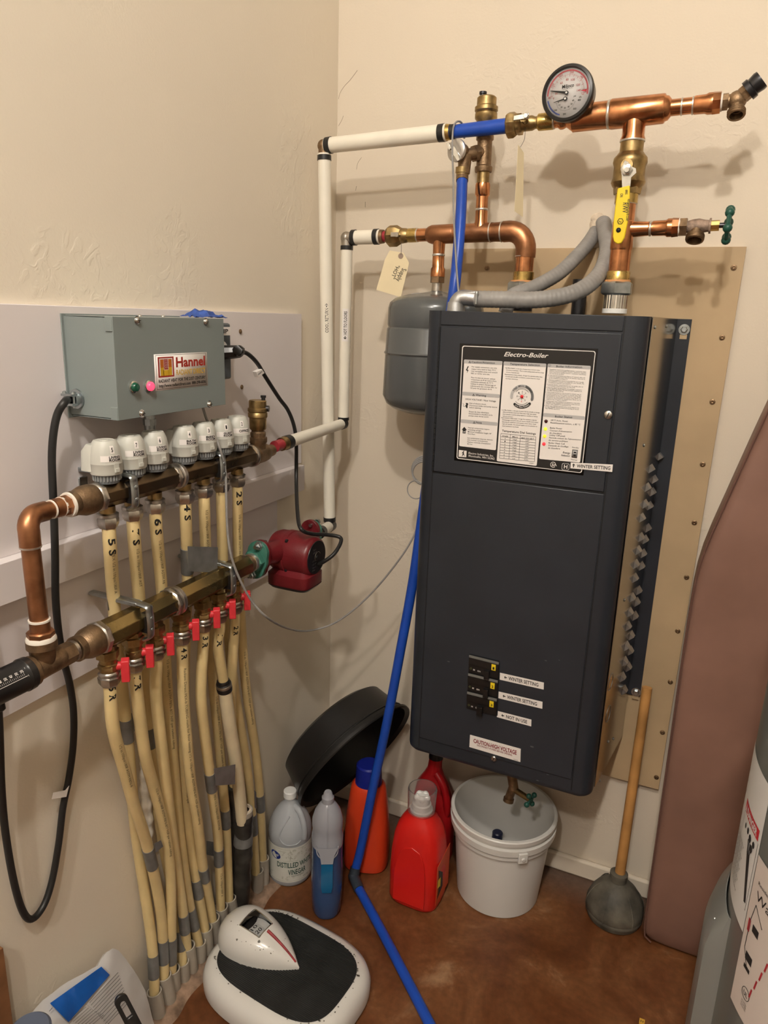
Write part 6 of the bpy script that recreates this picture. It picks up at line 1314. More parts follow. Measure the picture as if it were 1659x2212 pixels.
for s_ in (-1, 1): rb.tube([(hx+.30*0+s_*.040*math.cos(.3)+.054*math.sin(.3), hy+s_*.040*math.sin(.3)-.054*math.cos(.3)+.002, .05), (hx+s_*.036*math.cos(.3)+.052*math.sin(.3), hy+s_*.036*math.sin(.3)-.050*math.cos(.3)+.001, .12), (hx+s_*.026*math.cos(.3)+.044*math.sin(.3), hy+s_*.026*math.sin(.3)-.045*math.cos(.3), .19), (hx+.004*s_+.036*math.sin(.3), hy-.041, .235)], .004, 10, 6)
obj('moulded_ridges', rb, ORJ, J1)
mb = MB(); an = .3; cc_, ss_ = math.cos(an), math.sin(an)
q = [(hx-.0668*cc_+v*ss_, hy-.0668*ss_-v*cc_, z) for v, z in ((-.03, .03), (.034, .03), (.03, .11), (-.026, .115))]; mb.hexa(q, V((-cc_, -ss_, 0))*.0015)
mb.m = 1; mb.face([(V(p)+V((-cc_, -ss_, 0))*.0017) for p in ((hx-.0668*cc_-.0*ss_, hy-.0668*ss_+.0*cc_, .05), (hx-.0668*cc_+.03*ss_, hy-.0668*ss_-.03*cc_, .045), (hx-.0668*cc_+.026*ss_, hy-.0668*ss_-.026*cc_, .10))])
obj('side_label', mb, [INK, YEL], J1)

# vinegar jug
vx_, vy_ = .083, -.384
vj = thing('vinegar_jug', 'clear plastic jug labelled DISTILLED WHITE VINEGAR with white cap', 'jug', (vx_, vy_, 0))
JUGP = mat('milky_plastic', (.60, .63, .66), .16, trans=.35, ior=1.2, coat=.2)
vr = .0625
ptx = [(0, .048), (.003, .058), (.010, vr), (.030, vr), (.034, vr-.0015), (.135, vr-.0015), (.139, vr), (.165, vr), (.185, .0585), (.205, .050), (.222, .040), (.236, .029), (.246, .0195), (.252, .0165), (.262, .0165)]
obj('body', MB().lathe((vx_, vy_, 0), (0, 0, 1), ptx, 56), JUGP, vj)
obj('cap', MB().lathe((vx_, vy_, .262), (0, 0, 1), [(0, .0185), (.004, .0190), (.0045, .0178), (.006, .0178), (.0065, .0192), (.019, .0188), (.021, .017)], 36), WHITEP, vj)
vv_ = (CAM-V((vx_, vy_, 0))); va = math.atan2(vv_.y, vv_.x)
ha = va+.72; hd_ = V((math.cos(ha), math.sin(ha), 0)); c_ = V((vx_, vy_, 0))
obj('handle', MB().tube([c_+hd_*.018+V((0, 0, .238)), c_+hd_*.040+V((0, 0, .232)), c_+hd_*.056+V((0, 0, .205)), c_+hd_*.061+V((0, 0, .178)), c_+hd_*.060+V((0, 0, .155))], .0085, 14), JUGP, vj)
# grip recess outline
rc = MB(); 
def rcp(a, z, r): return V((vx_+r*math.cos(va+a), vy_+r*math.sin(va+a), z))
rc.tube([rcp(-.05, .225, .040), rcp(-.45, .19, .0575), rcp(-.5, .165, .0625), rcp(-.2, .147, .0628), (rcp(.25, .147, .0628)), rcp(.5, .155, .0628)], .0022, 8, 6); obj('grip_ridge', rc, JUGP, vj)
LQ = mat('clear_liquid', (.42, .44, .46), .12, trans=.25, ior=1.3)
lb = MB(); a0, a1 = -1.45, 1.45
def vl(a, z, o=.0008): return V((vx_+(vr+o)*math.cos(va+a), vy_+(vr+o)*math.sin(va+a), z))
lb.grid(lambda u, v: vl(a0+(a1-a0)*u, .020+.118*v), 40, 2); lb.m = 1
TA = .12
lb.text('DISTILLED WHITE', lambda x, y: vl(-.62+1.75*x, .071+.017*y, .0013), .02); lb.text('VINEGAR', lambda x, y: vl(-.10+.85*x, .047+.017*y, .0013), .02)
lb.text('DILUTED WITH WATER TO 5% ACIDITY', lambda x, y: vl(.05+.6*x, .040+.0035*y, .0013), .01); lb.text('64 FL OZ', lambda x, y: vl(.62+.25*x, .030+.004*y, .0013), .01)
lb.m = 3; random.seed(12)
def doodle(a, z, r, k):
    pts = []
    n_ = 14
    for i in range(n_+1):
        b = 2*PI*i/n_*(1 if k != 1 else .7); rr_ = r*(1 if k != 2 else (1-.6*i/n_)); pts.append(vl(a+rr_*math.cos(b)/vr, z+rr_*math.sin(b)*(1 if k != 3 else .5), .0011))
    lb.tube(pts, .00035, 4, 0)
for i in range(70):
    a = random.uniform(-1.2, 1.3); z = random.choice((random.uniform(.028, .042), random.uniform(.095, .130)))
    if -.05 < a < 1 and z < .045 and random.random() < .6: continue
    if a < -.35 and z > .09 and random.random() < .7: continue
    doodle(a, z, random.uniform(.0015, .0045), random.choice((0, 1, 2, 3)))
for (p0, p1) in (((-1.15, .132), (.0, .132)), ((0, .132), (0, .118)), ((-1.15, .132), (-1.15, .025)), ((-1.15, .025), (1.1, .025)), ((-.35, .093), (.35, .093)), ((.35, .132), (1.2, .132))):
    lb.tube([vl(p0[0]+(p1[0]-p0[0])*k/10, p0[1]+(p1[1]-p0[1])*k/10, .0011) for k in range(11)], .00035, 4, 0)
lb.text('NON-GMO', lambda x, y: vl(-.55+.35*x, .122+.004*y, .0012), .0)
lb.m = 2; lb.add([vl(-.72+.27*math.cos(2*PI*k/28)*1.0, .1075+.0125*math.sin(2*PI*k/28)-.04*.06*math.cos(2*PI*k/28), .0013) for k in range(28)], [list(range(28))])
lb.m = 0; lb.text('Kroger', lambda x, y: vl(-.92+.40*x, .1045+.009*y, .0017), .012, .3)
obj('label', lb, [mat('cream_label', (.62, .62, .56), .5), mat('dark_green_print', (.02, .07, .05), .5), mat('navy_print', (.01, .03, .22), .4), mat('sage_print', (.33, .32, .25), .6)], vj, 'paper label with DISTILLED WHITE VINEGAR', sharp=300)

# blue rinse bottle
bx_, by_ = .243, -.452
bb = thing('rinse_bottle', 'translucent waisted bottle half full of blue liquid beside the vinegar jug', 'bottle', (bx_, by_, 0))
CPL = mat('hazy_plastic', (.46, .47, .52), .14, trans=.35, ior=1.2, coat=.3)
BLQ = mat('blue_liquid_body', (.045, .085, .20), .16, trans=.15, ior=1.25, coat=.3)
ta = math.atan2(CAM.y-by_, CAM.x-bx_)
def rg(z, rn, rd, e=2.3): return (z, bx_, by_, rd, rn, e, ta)
obj('lower_body', MB().loft([rg(0, .028, .036), rg(.004, .036, .046), (rg(.015, .040, .050)), rg(.06, .0425, .052), rg(.12, .043, .052), rg(.165, .042, .050), rg(.20, .0415, .048), rg(.222, .0425, .047)], 48), BLQ, bb, 'blue liquid seen through the lower body')
obj('upper_body', MB().loft([rg(.2215, .0424, .0468), rg(.245, .043, .045, 2.1), rg(.262, .0395, .040, 2), rg(.275, .0415, .042, 2), rg(.295, .041, .041, 2), rg(.320, .034, .034, 2), rg(.338, .023, .023, 2), rg(.345, .0165, .0165, 2), rg(.360, .0165, .0165, 2), rg(.364, .0125, .0125, 2), rg(.372, .0115, .0115, 2), rg(.376, .009, .009, 2)], 48), CPL, bb, 'clear hazy upper body')
tv = V((math.cos(ta), math.sin(ta), 0)); sv_ = V((-tv.y, tv.x, 0)); c_ = V((bx_, by_, 0))
win = [(u, z) for u, z in ((-.026, .232), (.026, .232), (.022, .205), (.016, .18), (.0155, .165), (-.0155, .165), (-.016, .18), (-.022, .205))]
def bw(u, z, o=0): return c_+sv_*u+tv*(.0495+o)+V((0, 0, z))
obj('liquid_window', MB().add([c_+sv_*u+tv*(.0548-(.0012 if z > .16 else 0))+V((0, 0, z)) for u, z in ((-.012, .100), (.012, .100), (.0155, .118), (.0155, .190), (-.0155, .190), (-.0155, .118))], [(0, 1, 2, 3, 4, 5)]), mat('bright_blue_liquid', (.004, .11, .26), .2, coat=.4), bb, 'bright blue front facet', solid=.0015)
obj('clear_front', MB().add([c_+sv_*u+tv*(.0548-.0012-(z-.19)*.09)+V((0, 0, z)) for u, z in ((-.0155, .191), (.0155, .191), (.019, .215), (.029, .238), (.0, .236), (-.029, .238), (-.019, .215))], [tuple(range(7))]), CPL, bb, 'clear front above the liquid', solid=.0015)
obj('mould_seam', MB().tube([bw(0, .215, -.001), bw(0, .245, -.0035), bw(0, .262, -.0075), bw(0, .29, -.0070), bw(0, .325, -.0175), bw(0, .34, -.026)], .0016, 8, 6), CPL, bb)
ar = MB(); ar.tube([bw(-.030, .235, -.012), bw(-.024, .212, -.004), bw(0, .196, -.0015), bw(.024, .212, -.004), bw(.030, .235, -.012)], .0018, 8, 6); obj('moulded_arch', ar, CPL, bb)

# black basin leaning over the bottles
Lp = at(655, 1745, 'y', -.36); Rp = at(885, 1532, 'y', -.10); O = (Lp+Rp)/2; e1 = (Rp-Lp).normalized(); Rr = (Rp-Lp).length/2
vd = (O-CAM).normalized(); n0 = e1.cross(vd).normalized()
if proj(O+n0*.05)[1] < proj(O)[1]: n0 = -n0
tc_ = (-vd-e1*(-vd).dot(e1)); tc_ = (tc_-n0*tc_.dot(n0)).normalized()
AXB = (n0*math.cos(math.radians(13))+tc_*math.sin(math.radians(13))).normalized()
O = O-AXB*.004
bs_ = thing('black_basin', 'round black plastic basin leaning in the corner above the bottles', 'basin', O)
hB = .118
obj('body', MB().lathe(O, -AXB, [(.0, Rr), (-.003, Rr-.002), (.0, Rr-.006), (.006, Rr-.014), (.02, Rr-.017), (hB-.012, Rr-.034), (hB-.002, Rr-.05), (hB, .01), (hB+.003, .01), (hB+.001, Rr-.048), (hB-.010, Rr-.029), (.02, Rr-.012), (.010, Rr-.010), (.009, Rr-.001), (0, Rr)], 72, cap=False, n=e1), mat('basin_plastic', (.010, .0095, .0095), .38, 0, .2, 12), bs_)
obj('rim_step', MB().torus(O-AXB*.024, AXB, Rr-.013, .003, 60, 8, U=e1), MATS['basin_plastic'], bs_)

# plunger
pc0 = V((.976, -.118, 0)); tp = at(1398, 1485, 'y', -.045); cuptop = V((.978, -.113, .135))
pg_ = thing('toilet_plunger', 'toilet plunger with wooden handle and dusty grey rubber cup', 'plunger', pc0)
obj('handle', MB().tube([cuptop-V((0, 0, .03)), cuptop.lerp(tp, .5), tp], lambda t_: .0140-.0012*t_, 24, 6), WOOD, pg_, 'varnished wooden handle')
cupd = V((.0, .05, 1)).normalized()
obj('cup', MB().lathe(pc0, cupd, [(0, .064), (.001, .072), (.010, .0745), (.013, .0765), (.018, .0765), (.022, .0755), (.026, .0775), (.045, .0765), (.068, .068), (.088, .055), (.102, .040), (.110, .027), (.113, .022), (.126, .0215), (.128, .024), (.137, .024), (.139, .019)], 48), RUBG, pg_)
rbb = MB()
for k in range(6):
    a_ = k*PI/3+.25; q = V((math.cos(a_), math.sin(a_), 0)); rbb.tube([pc0+q*r_+cupd*z_ for z_, r_ in ((.026, .0775), (.045, .0768), (.068, .0685), (.088, .0555), (.102, .0405))], .0016, 6, 4)
obj('moulded_ribs', rbb, RUBG, pg_)

# bathroom scale
scx, scy, sa_ = .275, -.711, math.radians(-6.5)
def sl(u, v, z): return V((scx+u*math.cos(sa_)-v*math.sin(sa_), scy+u*math.sin(sa_)+v*math.cos(sa_), z+.015))
bsc = thing('bathroom_scale', 'old white bathroom scale with black ribbed mat and domed dial hood', 'bathroom scale', (scx, scy, 0))
CHP = ENAMEL
obj('base', MB().loft([(z, scx, scy, a_, b_, 3.0, sa_) for z, a_, b_ in ((0.0, .188, .144), (.010, .199, .155), (.035, .200, .156), (.056, .194, .149), (.067, .183, .135), (.071, .169, .120), (.072, .150, .10))], 72), CHP, bsc)
matp = []
for i in range(72):
    a = 2*PI*i/72; c, q = math.cos(a), math.sin(a); matp.append((.167*math.copysign(abs(c)**(2/3.4), c), .118*math.copysign(abs(q)**(2/3.4), q)))
MATM = mat('scale_mat_rubber', (.018, .018, .019), .5, 0, .3, 18)
mt_ = MB(); mt_.hexa([sl(u, v, .0572) for u, v in matp], V((0, 0, .0018))); mo = obj('rubber_mat', mt_, MATM, bsc, 'black ribbed rubber mat')
rbm = MB(); nrib = 56
for k in range(nrib):
    v = -.115+.230*(k+.5)/nrib; us = (1-(abs(v)/.118)**3.4)**(1/3.4)*.165 if abs(v) < .118 else 0
    if us > .01: rbm.hexa([sl(-us, v-.0012, .059), sl(us, v-.0012, .059), sl(us, v+.0012, .059), sl(-us, v+.0012, .059)], V((0, 0, .0014)))
obj('ribs', rbm, MATM, mo, kind='stuff')
# hood: teardrop dome
def hoodw(t): return .066*(math.sin(PI*min(1, (t*.93+.07))**.62))**.72 if t < 1 else 0
U0, U1 = -.200, .038
hv = MB(); NU, NV = 44, 24
def hood(i, j, inset=0):
    t = i/NU; u = U0+(U1-U0)*t; w_ = max(.0015, .069*(max(0, 1-((t-.30)/.305)**2))**.5 if t < .30 else .069*max(0, 1-((t-.30)/.70)**2.0))
    h = (.070*max(0, 1-((t-.30)/.31)**2)**.5 if t < .30 else .070*max(0, 1-((t-.30)/.71)**1.9)**.85)+.003
    a = PI*j/NV; cx_ = -math.cos(a); sx_ = math.sin(a)
    z = .0585+h*(max(0, sx_)**.75)
    # recess behind the dial window
    v = w_*math.copysign(abs(cx_)**.9, cx_)
    return sl(u, v, z)
hv.v = [hood(i, j) for i in range(NU+1) for j in range(NV+1)]
for i in range(NU):
    for j in range(NV):
        if 14 <= i <= 24 and 9 <= j <= 14: continue
        a = i*(NV+1)+j; hv.f.append([a, a+1, a+NV+2, a+NV+1]); hv.mi.append(0)
obj('dial_hood', hv, CHP, bsc, 'white domed dial hood', sharp=80)
ctr = hood(19, 12); drum = MB(); dh = V(ctr); 
# numbered drum under the window
DA = sl(1, 0, 0)-sl(0, 0, 0); DS = sl(0, 1, 0)-sl(0, 0, 0); dcn = sl(U0+(U1-U0)*19.5/NU, -.002, .0585); DRR = .049
drum.grid(lambda x, y: dcn+DS*(-.030+.060*y)+DA*(DRR*math.sin(-.85+1.7*x))+V((0, 0, DRR*math.cos(-.85+1.7*x)+.004)), 16, 2); drum.m = 1
def dd(a, s_, o=.0007): return dcn+DA*((DRR+o)*math.sin(a))+DS*s_+V((0, 0, (DRR+o)*math.cos(a)+.004))
for k, s in enumerate(('0', '10', '20', '30')):
    a = -.40+.30*k; drum.text(s, lambda x, y: dd(a-.09+.19*(1-y), -.012+(.0095*len(s))*(x)), .012)
for k in range(40): a = -.6+k*.03; drum.face([dd(a-.002, .004), dd(a+.002, .004), dd(a+.002, .012), dd(a-.002, .012)])
obj('dial_drum', drum, [mat('dial_grey', (.42, .42, .41), .5), INK], bsc, 'grey numbered dial drum', sharp=300)
wr_ = MB(); ringp = [hood(14, j) for j in range(9, 16)]+[hood(i, 15) for i in range(15, 26)]+[hood(25, j) for j in range(14, 8, -1)]+[hood(i, 9) for i in range(24, 14, -1)]
wr_.tube(ringp+[ringp[0]], .0014, 8, 2); obj('window_rim', wr_, CHROME, bsc)
fl_ = MB(); fl_.grid(lambda x, y: hood(14+11*x, 9+6*y)-V((0, 0, .020)), 6, 4); obj('window_well', fl_, BLACKP, bsc)
gb = MB(); gb.tube([hood(i, 12)+V((0, 0, .0002)) for i in range(26, 43)], lambda t_: .0042-.002*t_, 8, 0); obj('red_stripe', gb, mat('worn_red', (.28, .025, .03), .45, 0, .3, 60), bsc, 'worn red stripe')
ch = MB(); random.seed(5)
for k in range(26):
    i = random.uniform(2, 40); j = random.choice((random.uniform(5, 9), random.uniform(14, 22))); p = hood(i, j); q = hood(i+.7, j); r2 = hood(i, j+.7); n_ = (q-p).cross(r2-p).normalized()
    if n_.z < 0: n_ = -n_
    s = random.uniform(.0006, .0016)*(2.6 if k < 2 else 1); ch.add([p+n_*.0004+(q-p).normalized()*s*random.uniform(.5, 1.5)*math.cos(b)+(r2-p).normalized()*s*math.sin(b) for b in [m_*PI/3 for m_ in range(6)]], [list(range(6))])
for k in range(60):
    i = random.randrange(72); u, v = matp[i]; u *= random.uniform(1.0, 1.05); v *= random.uniform(1.0, 1.05); s = random.uniform(.0006, .0022)
    ch.add([sl(u+s*math.cos(b)*random.uniform(.6, 1.6), v+s*math.sin(b), .0578) for b in [m_*PI/3 for m_ in range(6)]], [list(range(6))])
obj('paint_chips', ch, mat('chipped_metal', (.13, .12, .10), .6), bsc, kind='stuff', sharp=300)

# brown vinyl cushion
cq = thing('vinyl_cushion', 'tall brown vinyl padded mat standing against the wall behind the water heater', 'cushion', (1.35, -.12, 0))
outl = [(1.066, .0), (1.056, .035), (1.053, .40), (1.050, .80), (1.050, 1.00), (1.058, 1.09), (1.100, 1.26), (1.146, 1.445), (1.20, 1.62), (1.27, 1.80), (1.34, 1.88), (1.60, 1.90), (1.72, 1.86), (1.74, 1.5), (1.74, .0)]
def cush():
    pts = [V((x, z)) for x, z in outl]; dense = []
    for i in range(len(pts)):
        a, b = pts[i], pts[(i+1) % len(pts)]; n_ = max(2, int((b-a).length/.05)); dense += [a.lerp(b, k/n_) for k in range(n_)]
    for _ in range(1): dense = [(dense[i-1]+dense[i]*2+dense[(i+1) % len(dense)])/4 for i in range(len(dense))]
    cen = V((1.40, .95)); mb = MB(); rows = []
    def P(d, k, yy):
        q = cen+(d-cen)*k; z = max(q[1], .0); y = yy+.00*z
        return V((q[0], y, z))
    N = len(dense)
    prof = [(.0, -.184, 1), (.25, -.184, 1), (.5, -.184, 1), (.7, -.184, 1), (.85, -.183, 1), (.94, -.181, 1), (.985, -.175, 0), (.998, -.164, 0), (1.0, -.15, 0), (1.0, -.08, 0), (.996, -.066, 0), (.98, -.058, 0), (.9, -.056, 0), (.0, -.056, 0)]
    for k, yy, wv in prof:
        rows.append([])
        for d in dense:
            p = P(d, max(k, .001), yy)
            if wv: p.y += .006*noise.noise(V((p.x*5, p.z*4, 3)))+.0035*noise.noise(V((p.x*16+p.z*6, p.z*13, 7)))
            p.y += .045*(p.z/1.9)
            rows[-1].append(p)
    vs = [p for r in rows for p in r]
    mb.add(vs, [(j*N+i, j*N+(i+1) % N, (j+1)*N+(i+1) % N, (j+1)*N+i) for j in range(len(rows)-1) for i in range(N)])
    return mb, dense, P
mb, dn_, Pf = cush(); obj('padded_body', mb, VINYL, cq, sharp=60)
pip = MB(); pip.tube([Pf(d, .994, -.1795)+V((0, .045*d[1]/1.9, 0)) for d in dn_[:int(len(dn_)*.72)]], .0022, 6, 1); obj('piping', pip, mat('dark_vinyl', (.13, .065, .05), .5), cq)

# water heater
hc = V((1.423, -.907, 0)); HR_ = .27
wh = thing('water_heater', 'grey cylindrical water heater at the right edge with warning labels', 'water heater', hc)
obj('tank_jacket', MB().lathe(hc, (0, 0, 1), [(0, HR_-.02), (.02, HR_), (1.42, HR_), (1.45, HR_-.01), (1.47, HR_-.06), (1.475, .02)], 96), HEAT, wh)
def hcy(th, z, r): a = math.radians(th); return V((hc.x+r*math.cos(a), hc.y+r*math.sin(a), z))
pn = MB(); ths = [150+38.5*i/20 for i in range(21)]
sec = []
for z, o in ((.0, .024), (.30, .024), (.55, .024), (.735, .024), (.765, .018), (.798, .003)):
    sec.append([hcy(150, z, HR_-.002)]+[hcy(t, z, HR_+o*min(1, (t-148)/6, (190.5-t)/4)) for t in ths]+[hcy(189.1, z, HR_-.002)])
n_ = len(sec[0]); pn.add([p for r in sec for p in r], [(j*n_+i, j*n_+i+1, (j+1)*n_+i+1, (j+1)*n_+i) for j in range(5) for i in range(n_-1)])
obj('access_cover', pn, mat('cover_grey', (.16, .163, .155), .33, 0, .05, 5, coat=.2), wh, 'paler sheet metal access cover', solid=.0015)
obj('cover_screw', MB().lathe(hcy(184, .772, HR_+.014), (hcy(187, 0, 1)-hcy(187, 0, 0)), [(0, .003), (.002, .0025)], 12), ZINC, wh)
l1 = MB()
def h1(th, z, o=.0008): return hcy(th, z, HR_+o)
l1.grid(lambda u, v: h1(172.5+26.5*u, .822+.222*v), 20, 6)
RDL = 1; l1.m = 1; l1.grid(lambda u, v: h1(183+14.6*u, .960+.016*v, .0013), 8, 1)
l1.m = 0; l1.text('DANGER', lambda x, y: h1(186.5+10*x, .963+.010*y, .0017), .03); l1.face([h1(184.2, .963, .0017), h1(185.8, .963, .0017), h1(185, .974, .0017)])
l1.m = 2
for k in range(13):
    zz_ = .915-.0058*k
    l1.text(('WARNING read this manual and the labels before use', 'Failure to follow could cause death or injury', 'hot water can scald at these temperatures')[k % 3], lambda x, y: h1(175+14*x-(k % 3), zz_+.0036*y, .0012), .01)
hand = MB()
for k, (a_, z_, s_) in enumerate(((192.5, .945, .006), (190.0, .948, .005), (194.5, .936, .006), (187, .946, .004), (195.5, .946, .005))): l1.add([h1(a_+s_/HR_*57*math.cos(b)*.8, z_+s_*math.sin(b), .0013) for b in [m_*PI/4 for m_ in range(8)]], [list(range(8))])
l1.face([h1(192, .925, .0012), h1(194.5, .925, .0012), h1(197.5, .862, .0012), h1(196.2, .860, .0012)])
for k in range(4): l1.face([h1(191.2+k*1.0, .940, .0012), h1(191.7+k*1.0, .941, .0012), h1(192.6+k*.6, .922, .0012), h1(192.1+k*.6, .922, .0012)])
for (a, b, c, d) in ((183, .957, 198, .9565), (183, .853, 198, .8525), (198, .957, 197.85, .8525), (183, .957, 183.15, .8525)): l1.face([h1(a, b, .0012), h1(c, b, .0012), h1(c, d, .0012), h1(a, d, .0012)])
for k in range(5): l1.text('CAUTION', lambda x, y: h1(174+3.5*x, .93+.018*k+.006*y, .0012), .01)
obj('danger_label', l1, [mat('cool_paper', (.62, .62, .62), .45), mat('danger_red', (.50, .02, .03), .4), INK], wh, 'white label with red DANGER band', sharp=300)
l2 = MB()
def h2(th, z, o=.0016): return hcy(th, z, HR_+o)
l2.grid(lambda u, v: h2(199.6+44*u, .716+.232*v), 24, 4); l2.m = 1
l2.text('Water Heater', lambda x, y: h2(202.6+26*x, .893+.013*y, .0022), .0); l2.text('Residential Electric', lambda x, y: h2(202.4+14*x, .914+.005*y, .0022), .0)
for (a0, a1, z0_, z1_) in ((203.6, 206.6, .846, .857), (202.9, 206.2, .800, .812), (203.0, 206.0, .787, .793)): l2.face([h2(a0, z0_, .0021), h2(a1, z0_, .0021), h2(a1, z1_, .0021), h2(a0, z1_, .0021)])
for (x0_, za, x1_, zb3) in ((203.2, .885, 207.5, .866), (202.0, .856, 201.8, .812), (201.8, .812, 204.5, .790), (203.2, .885, 202.0, .856)):
    p0, p1 = h2(x0_, za, .002), h2(x1_, zb3, .002); l2.tube([p0, p1], .0004, 4, 0)
l2.m = 2; l2.face([h2(201.2, .838, .0021), h2(202.4, .838, .0021), h2(202.4, .857, .0021), h2(201.2, .857, .0021)])
for k in range(6): l2.face([h2(207.5+k*1.2, .76+.02*k, .0021), h2(208.1+k*1.2, .76+.02*k, .0021), h2(208.6+k*1.2, .775+.02*k, .0021), h2(208.0+k*1.2, .775+.02*k, .0021)])
l2.m = 1; l2.torus(h2(206.2, .757, .0018), h2(206.2, 0, 1)-h2(206.2, 0, 0), .0085, .0004, 24, 4); l2.text('UL', lambda x, y: h2(205.3+1.9*x, .7535+.007*y, .0022), .01)
for k in range(3): l2.text('US LISTED', lambda x, y: h2(205+2.6*x, .742-.004*k+.0025*y, .0022), .0)
obj('information_label', l2, [mat('warm_paper', (.56, .50, .47), .5), INK, mat('dull_red_print', (.35, .02, .03), .5)], wh, 'beige information sheet starting Water Heater', sharp=300)

# bag of wipes at the lower left
bg = thing('refill_bag', 'crumpled white refill bag with a blue reseal tab at the lower left', 'bag', (.085, -1.12, 0))
bo = [(at(a_, b_, 'x', .062).y, at(a_, b_, 'x', .062).z) for a_, b_ in ((75, 2202), (107, 2168), (143, 2137), (219, 2087), (240, 2058), (252, 2049), (264, 2053), (279, 2072), (300, 2113), (309, 2135), (317, 2200))]; bo = [(bo[0][0]-.02, .0), (bo[0][0]-.01, .15)]+bo+[(bo[-1][0], .0)]
def bagp(y, z, side, k):
    cen = V((-1.14, .17)); q = cen+(V((y, z))-cen)*k
    th = (.030*(1-k**2.2))*side; x = .088-.05*(q[1]/.36)+th+.004*noise.noise(V((q[0]*17, q[1]*17, side)))+.0025*noise.noise(V((q[0]*45, q[1]*38, side)))
    return V((x+.004, q[0], max(0, q[1])))
bd = []
for i in range(len(bo)):
    a, b = V(bo[i]), V(bo[(i+1) % len(bo)]); m_ = max(2, int((b-a).length/.018)); bd += [a.lerp(b, k/m_) for k in range(m_)]
mb = MB(); N = len(bd); ks = [0.001, .2, .4, .6, .75, .88, .95, .985]
rows = [[bagp(d[0], d[1], 1, k) for d in bd] for k in ks]+[[bagp(d[0], d[1], -1, k) for d in bd] for k in ks[::-1][1:]]
mb.add([p for r in rows for p in r], [(j*N+i, j*N+(i+1) % N, (j+1)*N+(i+1) % N, (j+1)*N+i) for j in range(len(rows)-1) for i in range(N)])
obj('pouch', mb, mat('glossy_white_film', (.66, .65, .64), .28, 0, .04, 20), bg, sharp=70)
def bsurf(px, py, o=.0015):
    q = at(px, py, 'x', .10)
    for _ in range(4):
        d = V((q.y, q.z)); cen = V((-1.14, .17)); rel = d-cen; kk = 1
        # radial parameter
        best = 1e9
        for i in range(len(bo)):
            a, b = V(bo[i])-cen, V(bo[(i+1) % len(bo)])-cen; den = rel.x*(b-a).y-rel.y*(b-a).x
            if abs(den) < 1e-9: continue
            t = (a.x*(b-a).y-a.y*(b-a).x)/den; s_ = (a.x*rel.y-a.y*rel.x)/den
            if t > 0 and -1e-6 <= s_ <= 1+1e-6: best = min(best, t)
        kk = min(1, 1/best) if best < 1e8 else 0
        x = .088-.05*(d[1]/.36)+.030*(1-kk**2.2)+.004*noise.noise(V((d[0]*17, d[1]*17, 1)))+.0025*noise.noise(V((d[0]*45, d[1]*38, 1)))+.004
        q = at(px, py, 'x', x+o)
    return q
def strip(mb, A0, A1, B0, B1, nu=10, nv=4, o=.0035): mb.grid(lambda u, v: bsurf((A0[0]+(A1[0]-A0[0])*u)*(1-v)+(B0[0]+(B1[0]-B0[0])*u)*v, (A0[1]+(A1[1]-A0[1])*u)*(1-v)+(B0[1]+(B1[1]-B0[1])*u)*v, o), nu, nv)
tb_ = MB(); strip(tb_, (108, 2167), (219, 2088), (148, 2208), (237, 2106), 14, 6)
obj('reseal_tab', tb_, mat('blue_film', (.010, .10, .42), .16, 0, .1, 20, coat=.5), bg, 'glossy blue reseal tab', solid=.0006)
pr = MB()
def bline(x0, y0, x1, y1, w_=.8, o=.003): strip(pr, (x0, y0), (x1, y1), (x0+w_*.5, y0+w_), (x1+w_*.5, y1+w_), 8, 1, o)
for k in range(11): bline(193+k*3.7+random.uniform(-1, 1), 2166+k*5.0, 193+k*3.7+(62-k*1.5), 2166+k*5.0-(66-k*1.5)*1.0, 1.1)
for k in range(8): bline(152+k*5.4, 2204+k*2.5, 152+k*5.4+34, 2204+k*2.5-30, 1.0)
bline(183, 2166, 236, 2212, .9); bline(113, 2176, 106, 2184, 1.2)
obj('small_print', pr, mat('grey_print', (.10, .10, .10), .5), bg, 'blocks of small grey print', sharp=300, kind='stuff')
# black handled brush leaning on the bag
hb2 = thing('black_handled_brush', 'black plastic handle with a hanging hole in front of the white bag', 'brush', (.34, -1.10, 0))
tp_ = at(261, 2160, 'x', .150); bt2 = at(300, 2235, 'x', .19); base = bt2+(bt2-tp_)*2.0
dd_ = (bt2-tp_).normalized(); vvw = (CAM-tp_).normalized(); sd2 = dd_.cross(vvw).normalized(); nn = sd2.cross(dd_).normalized()
if nn.dot(vvw) < 0: nn = -nn
kz = -(tp_.z)/dd_.z; foot = tp_+dd_*kz
wd = .0125; hlen = kz
oL = []
for k in range(13): a_ = PI*k/12; oL.append(tp_+sd2*(wd*math.cos(a_))-dd_*(wd*math.sin(a_)))
outer = [tp_+dd_*.055+sd2*wd]+oL+[tp_+dd_*.055-sd2*wd]
inn = [tp_+dd_*.034+sd2*.005]+[tp_+sd2*(.005*math.cos(PI*k/12))-dd_*(.005*math.sin(PI*k/12))+dd_*.006 for k in range(13)]+[tp_+dd_*.034-sd2*.005]
hm = MB(); n_ = len(outer)
lay = []
for dz in (0, .010): lay.append([p+nn*dz for p in outer]); lay.append([p+nn*dz for p in inn])
vs = sum(lay, []); f4 = []
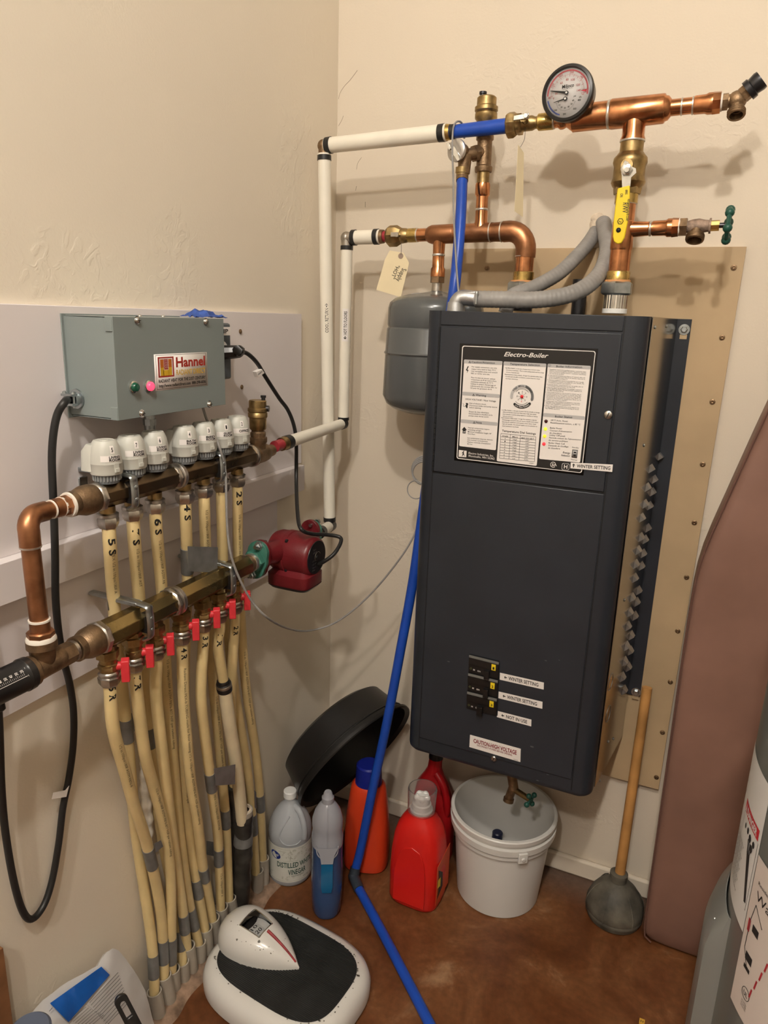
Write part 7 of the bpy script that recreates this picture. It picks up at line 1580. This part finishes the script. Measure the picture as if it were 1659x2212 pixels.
for i in range(n_-1):
    f4 += [(i, i+1, n_+i+1, n_+i), (2*n_+i, 3*n_+i, 3*n_+i+1, 2*n_+i+1), (i, 2*n_+i, 2*n_+i+1, i+1), (n_+i, n_+i+1, 3*n_+i+1, 3*n_+i)]
f4 += [(0, n_, 2*n_-1, n_-1), (2*n_, 3*n_-1, 4*n_-1, 3*n_), (n_, 3*n_, 4*n_-1, 2*n_-1)]
hm.add(vs, f4); hm.hexa([tp_+dd_*.054+sd2*wd, tp_+dd_*.054-sd2*wd, foot-dd_*.03-sd2*wd*.9, foot-dd_*.03+sd2*wd*.9], nn*.010)
obj('handle', hm, BLACKP, hb2, bevel=.0015)
obj('bristle_block', MB().lathe((foot.x, foot.y, 0), (0, 0, 1), [(0, .028), (.03, .026), (.036, .018)], 24), BLACKP, hb2)
# brown board end at far left, grey lid and floor scrap
wb = thing('brown_board', 'brown wooden board end leaning on the left wall at the bottom left edge', 'board', (.012, -1.32, 0)); obj('plank', MB().box(.001, .020, -1.42, at(14, 2100, 'x', .02).y, 0, at(8, 2046, 'x', .02).z), mat('brown_wood', (.24, .11, .045), .6, 0, .3, 12), wb, bevel=.001)
glid = at(64, 2225, 'x', .13); gt_ = thing('grey_tub', 'dark blue-grey round tub lid just visible at the lower left corner', 'tub', (glid.x, glid.y, 0)); obj('tub', MB().lathe((glid.x, glid.y, 0), (0, 0, 1), [(0, .028), (glid.z-.02, .030), (glid.z-.02, .034), (glid.z, .034), (glid.z+.004, .030)], 32), mat('slate_plastic', (.09, .11, .16), .4), gt_)
sc1 = at(1387, 2206, 'z', .004); ys_ = MB().box(sc1.x-.006, sc1.x+.006, sc1.y-.008, sc1.y+.008, 0, .003); ys_.m = 1
for k in (-.0025, .002): ys_.box(sc1.x+k-.0008, sc1.x+k+.0008, sc1.y-.002, sc1.y+.003, .003, .0032)
tag(obj('yellow_scrap', ys_, [mat('scrap_yellow', (.62, .36, .05), .5), INK], origin=sc1), 'tiny yellow plastic scrap lying on the floor', 'scrap')
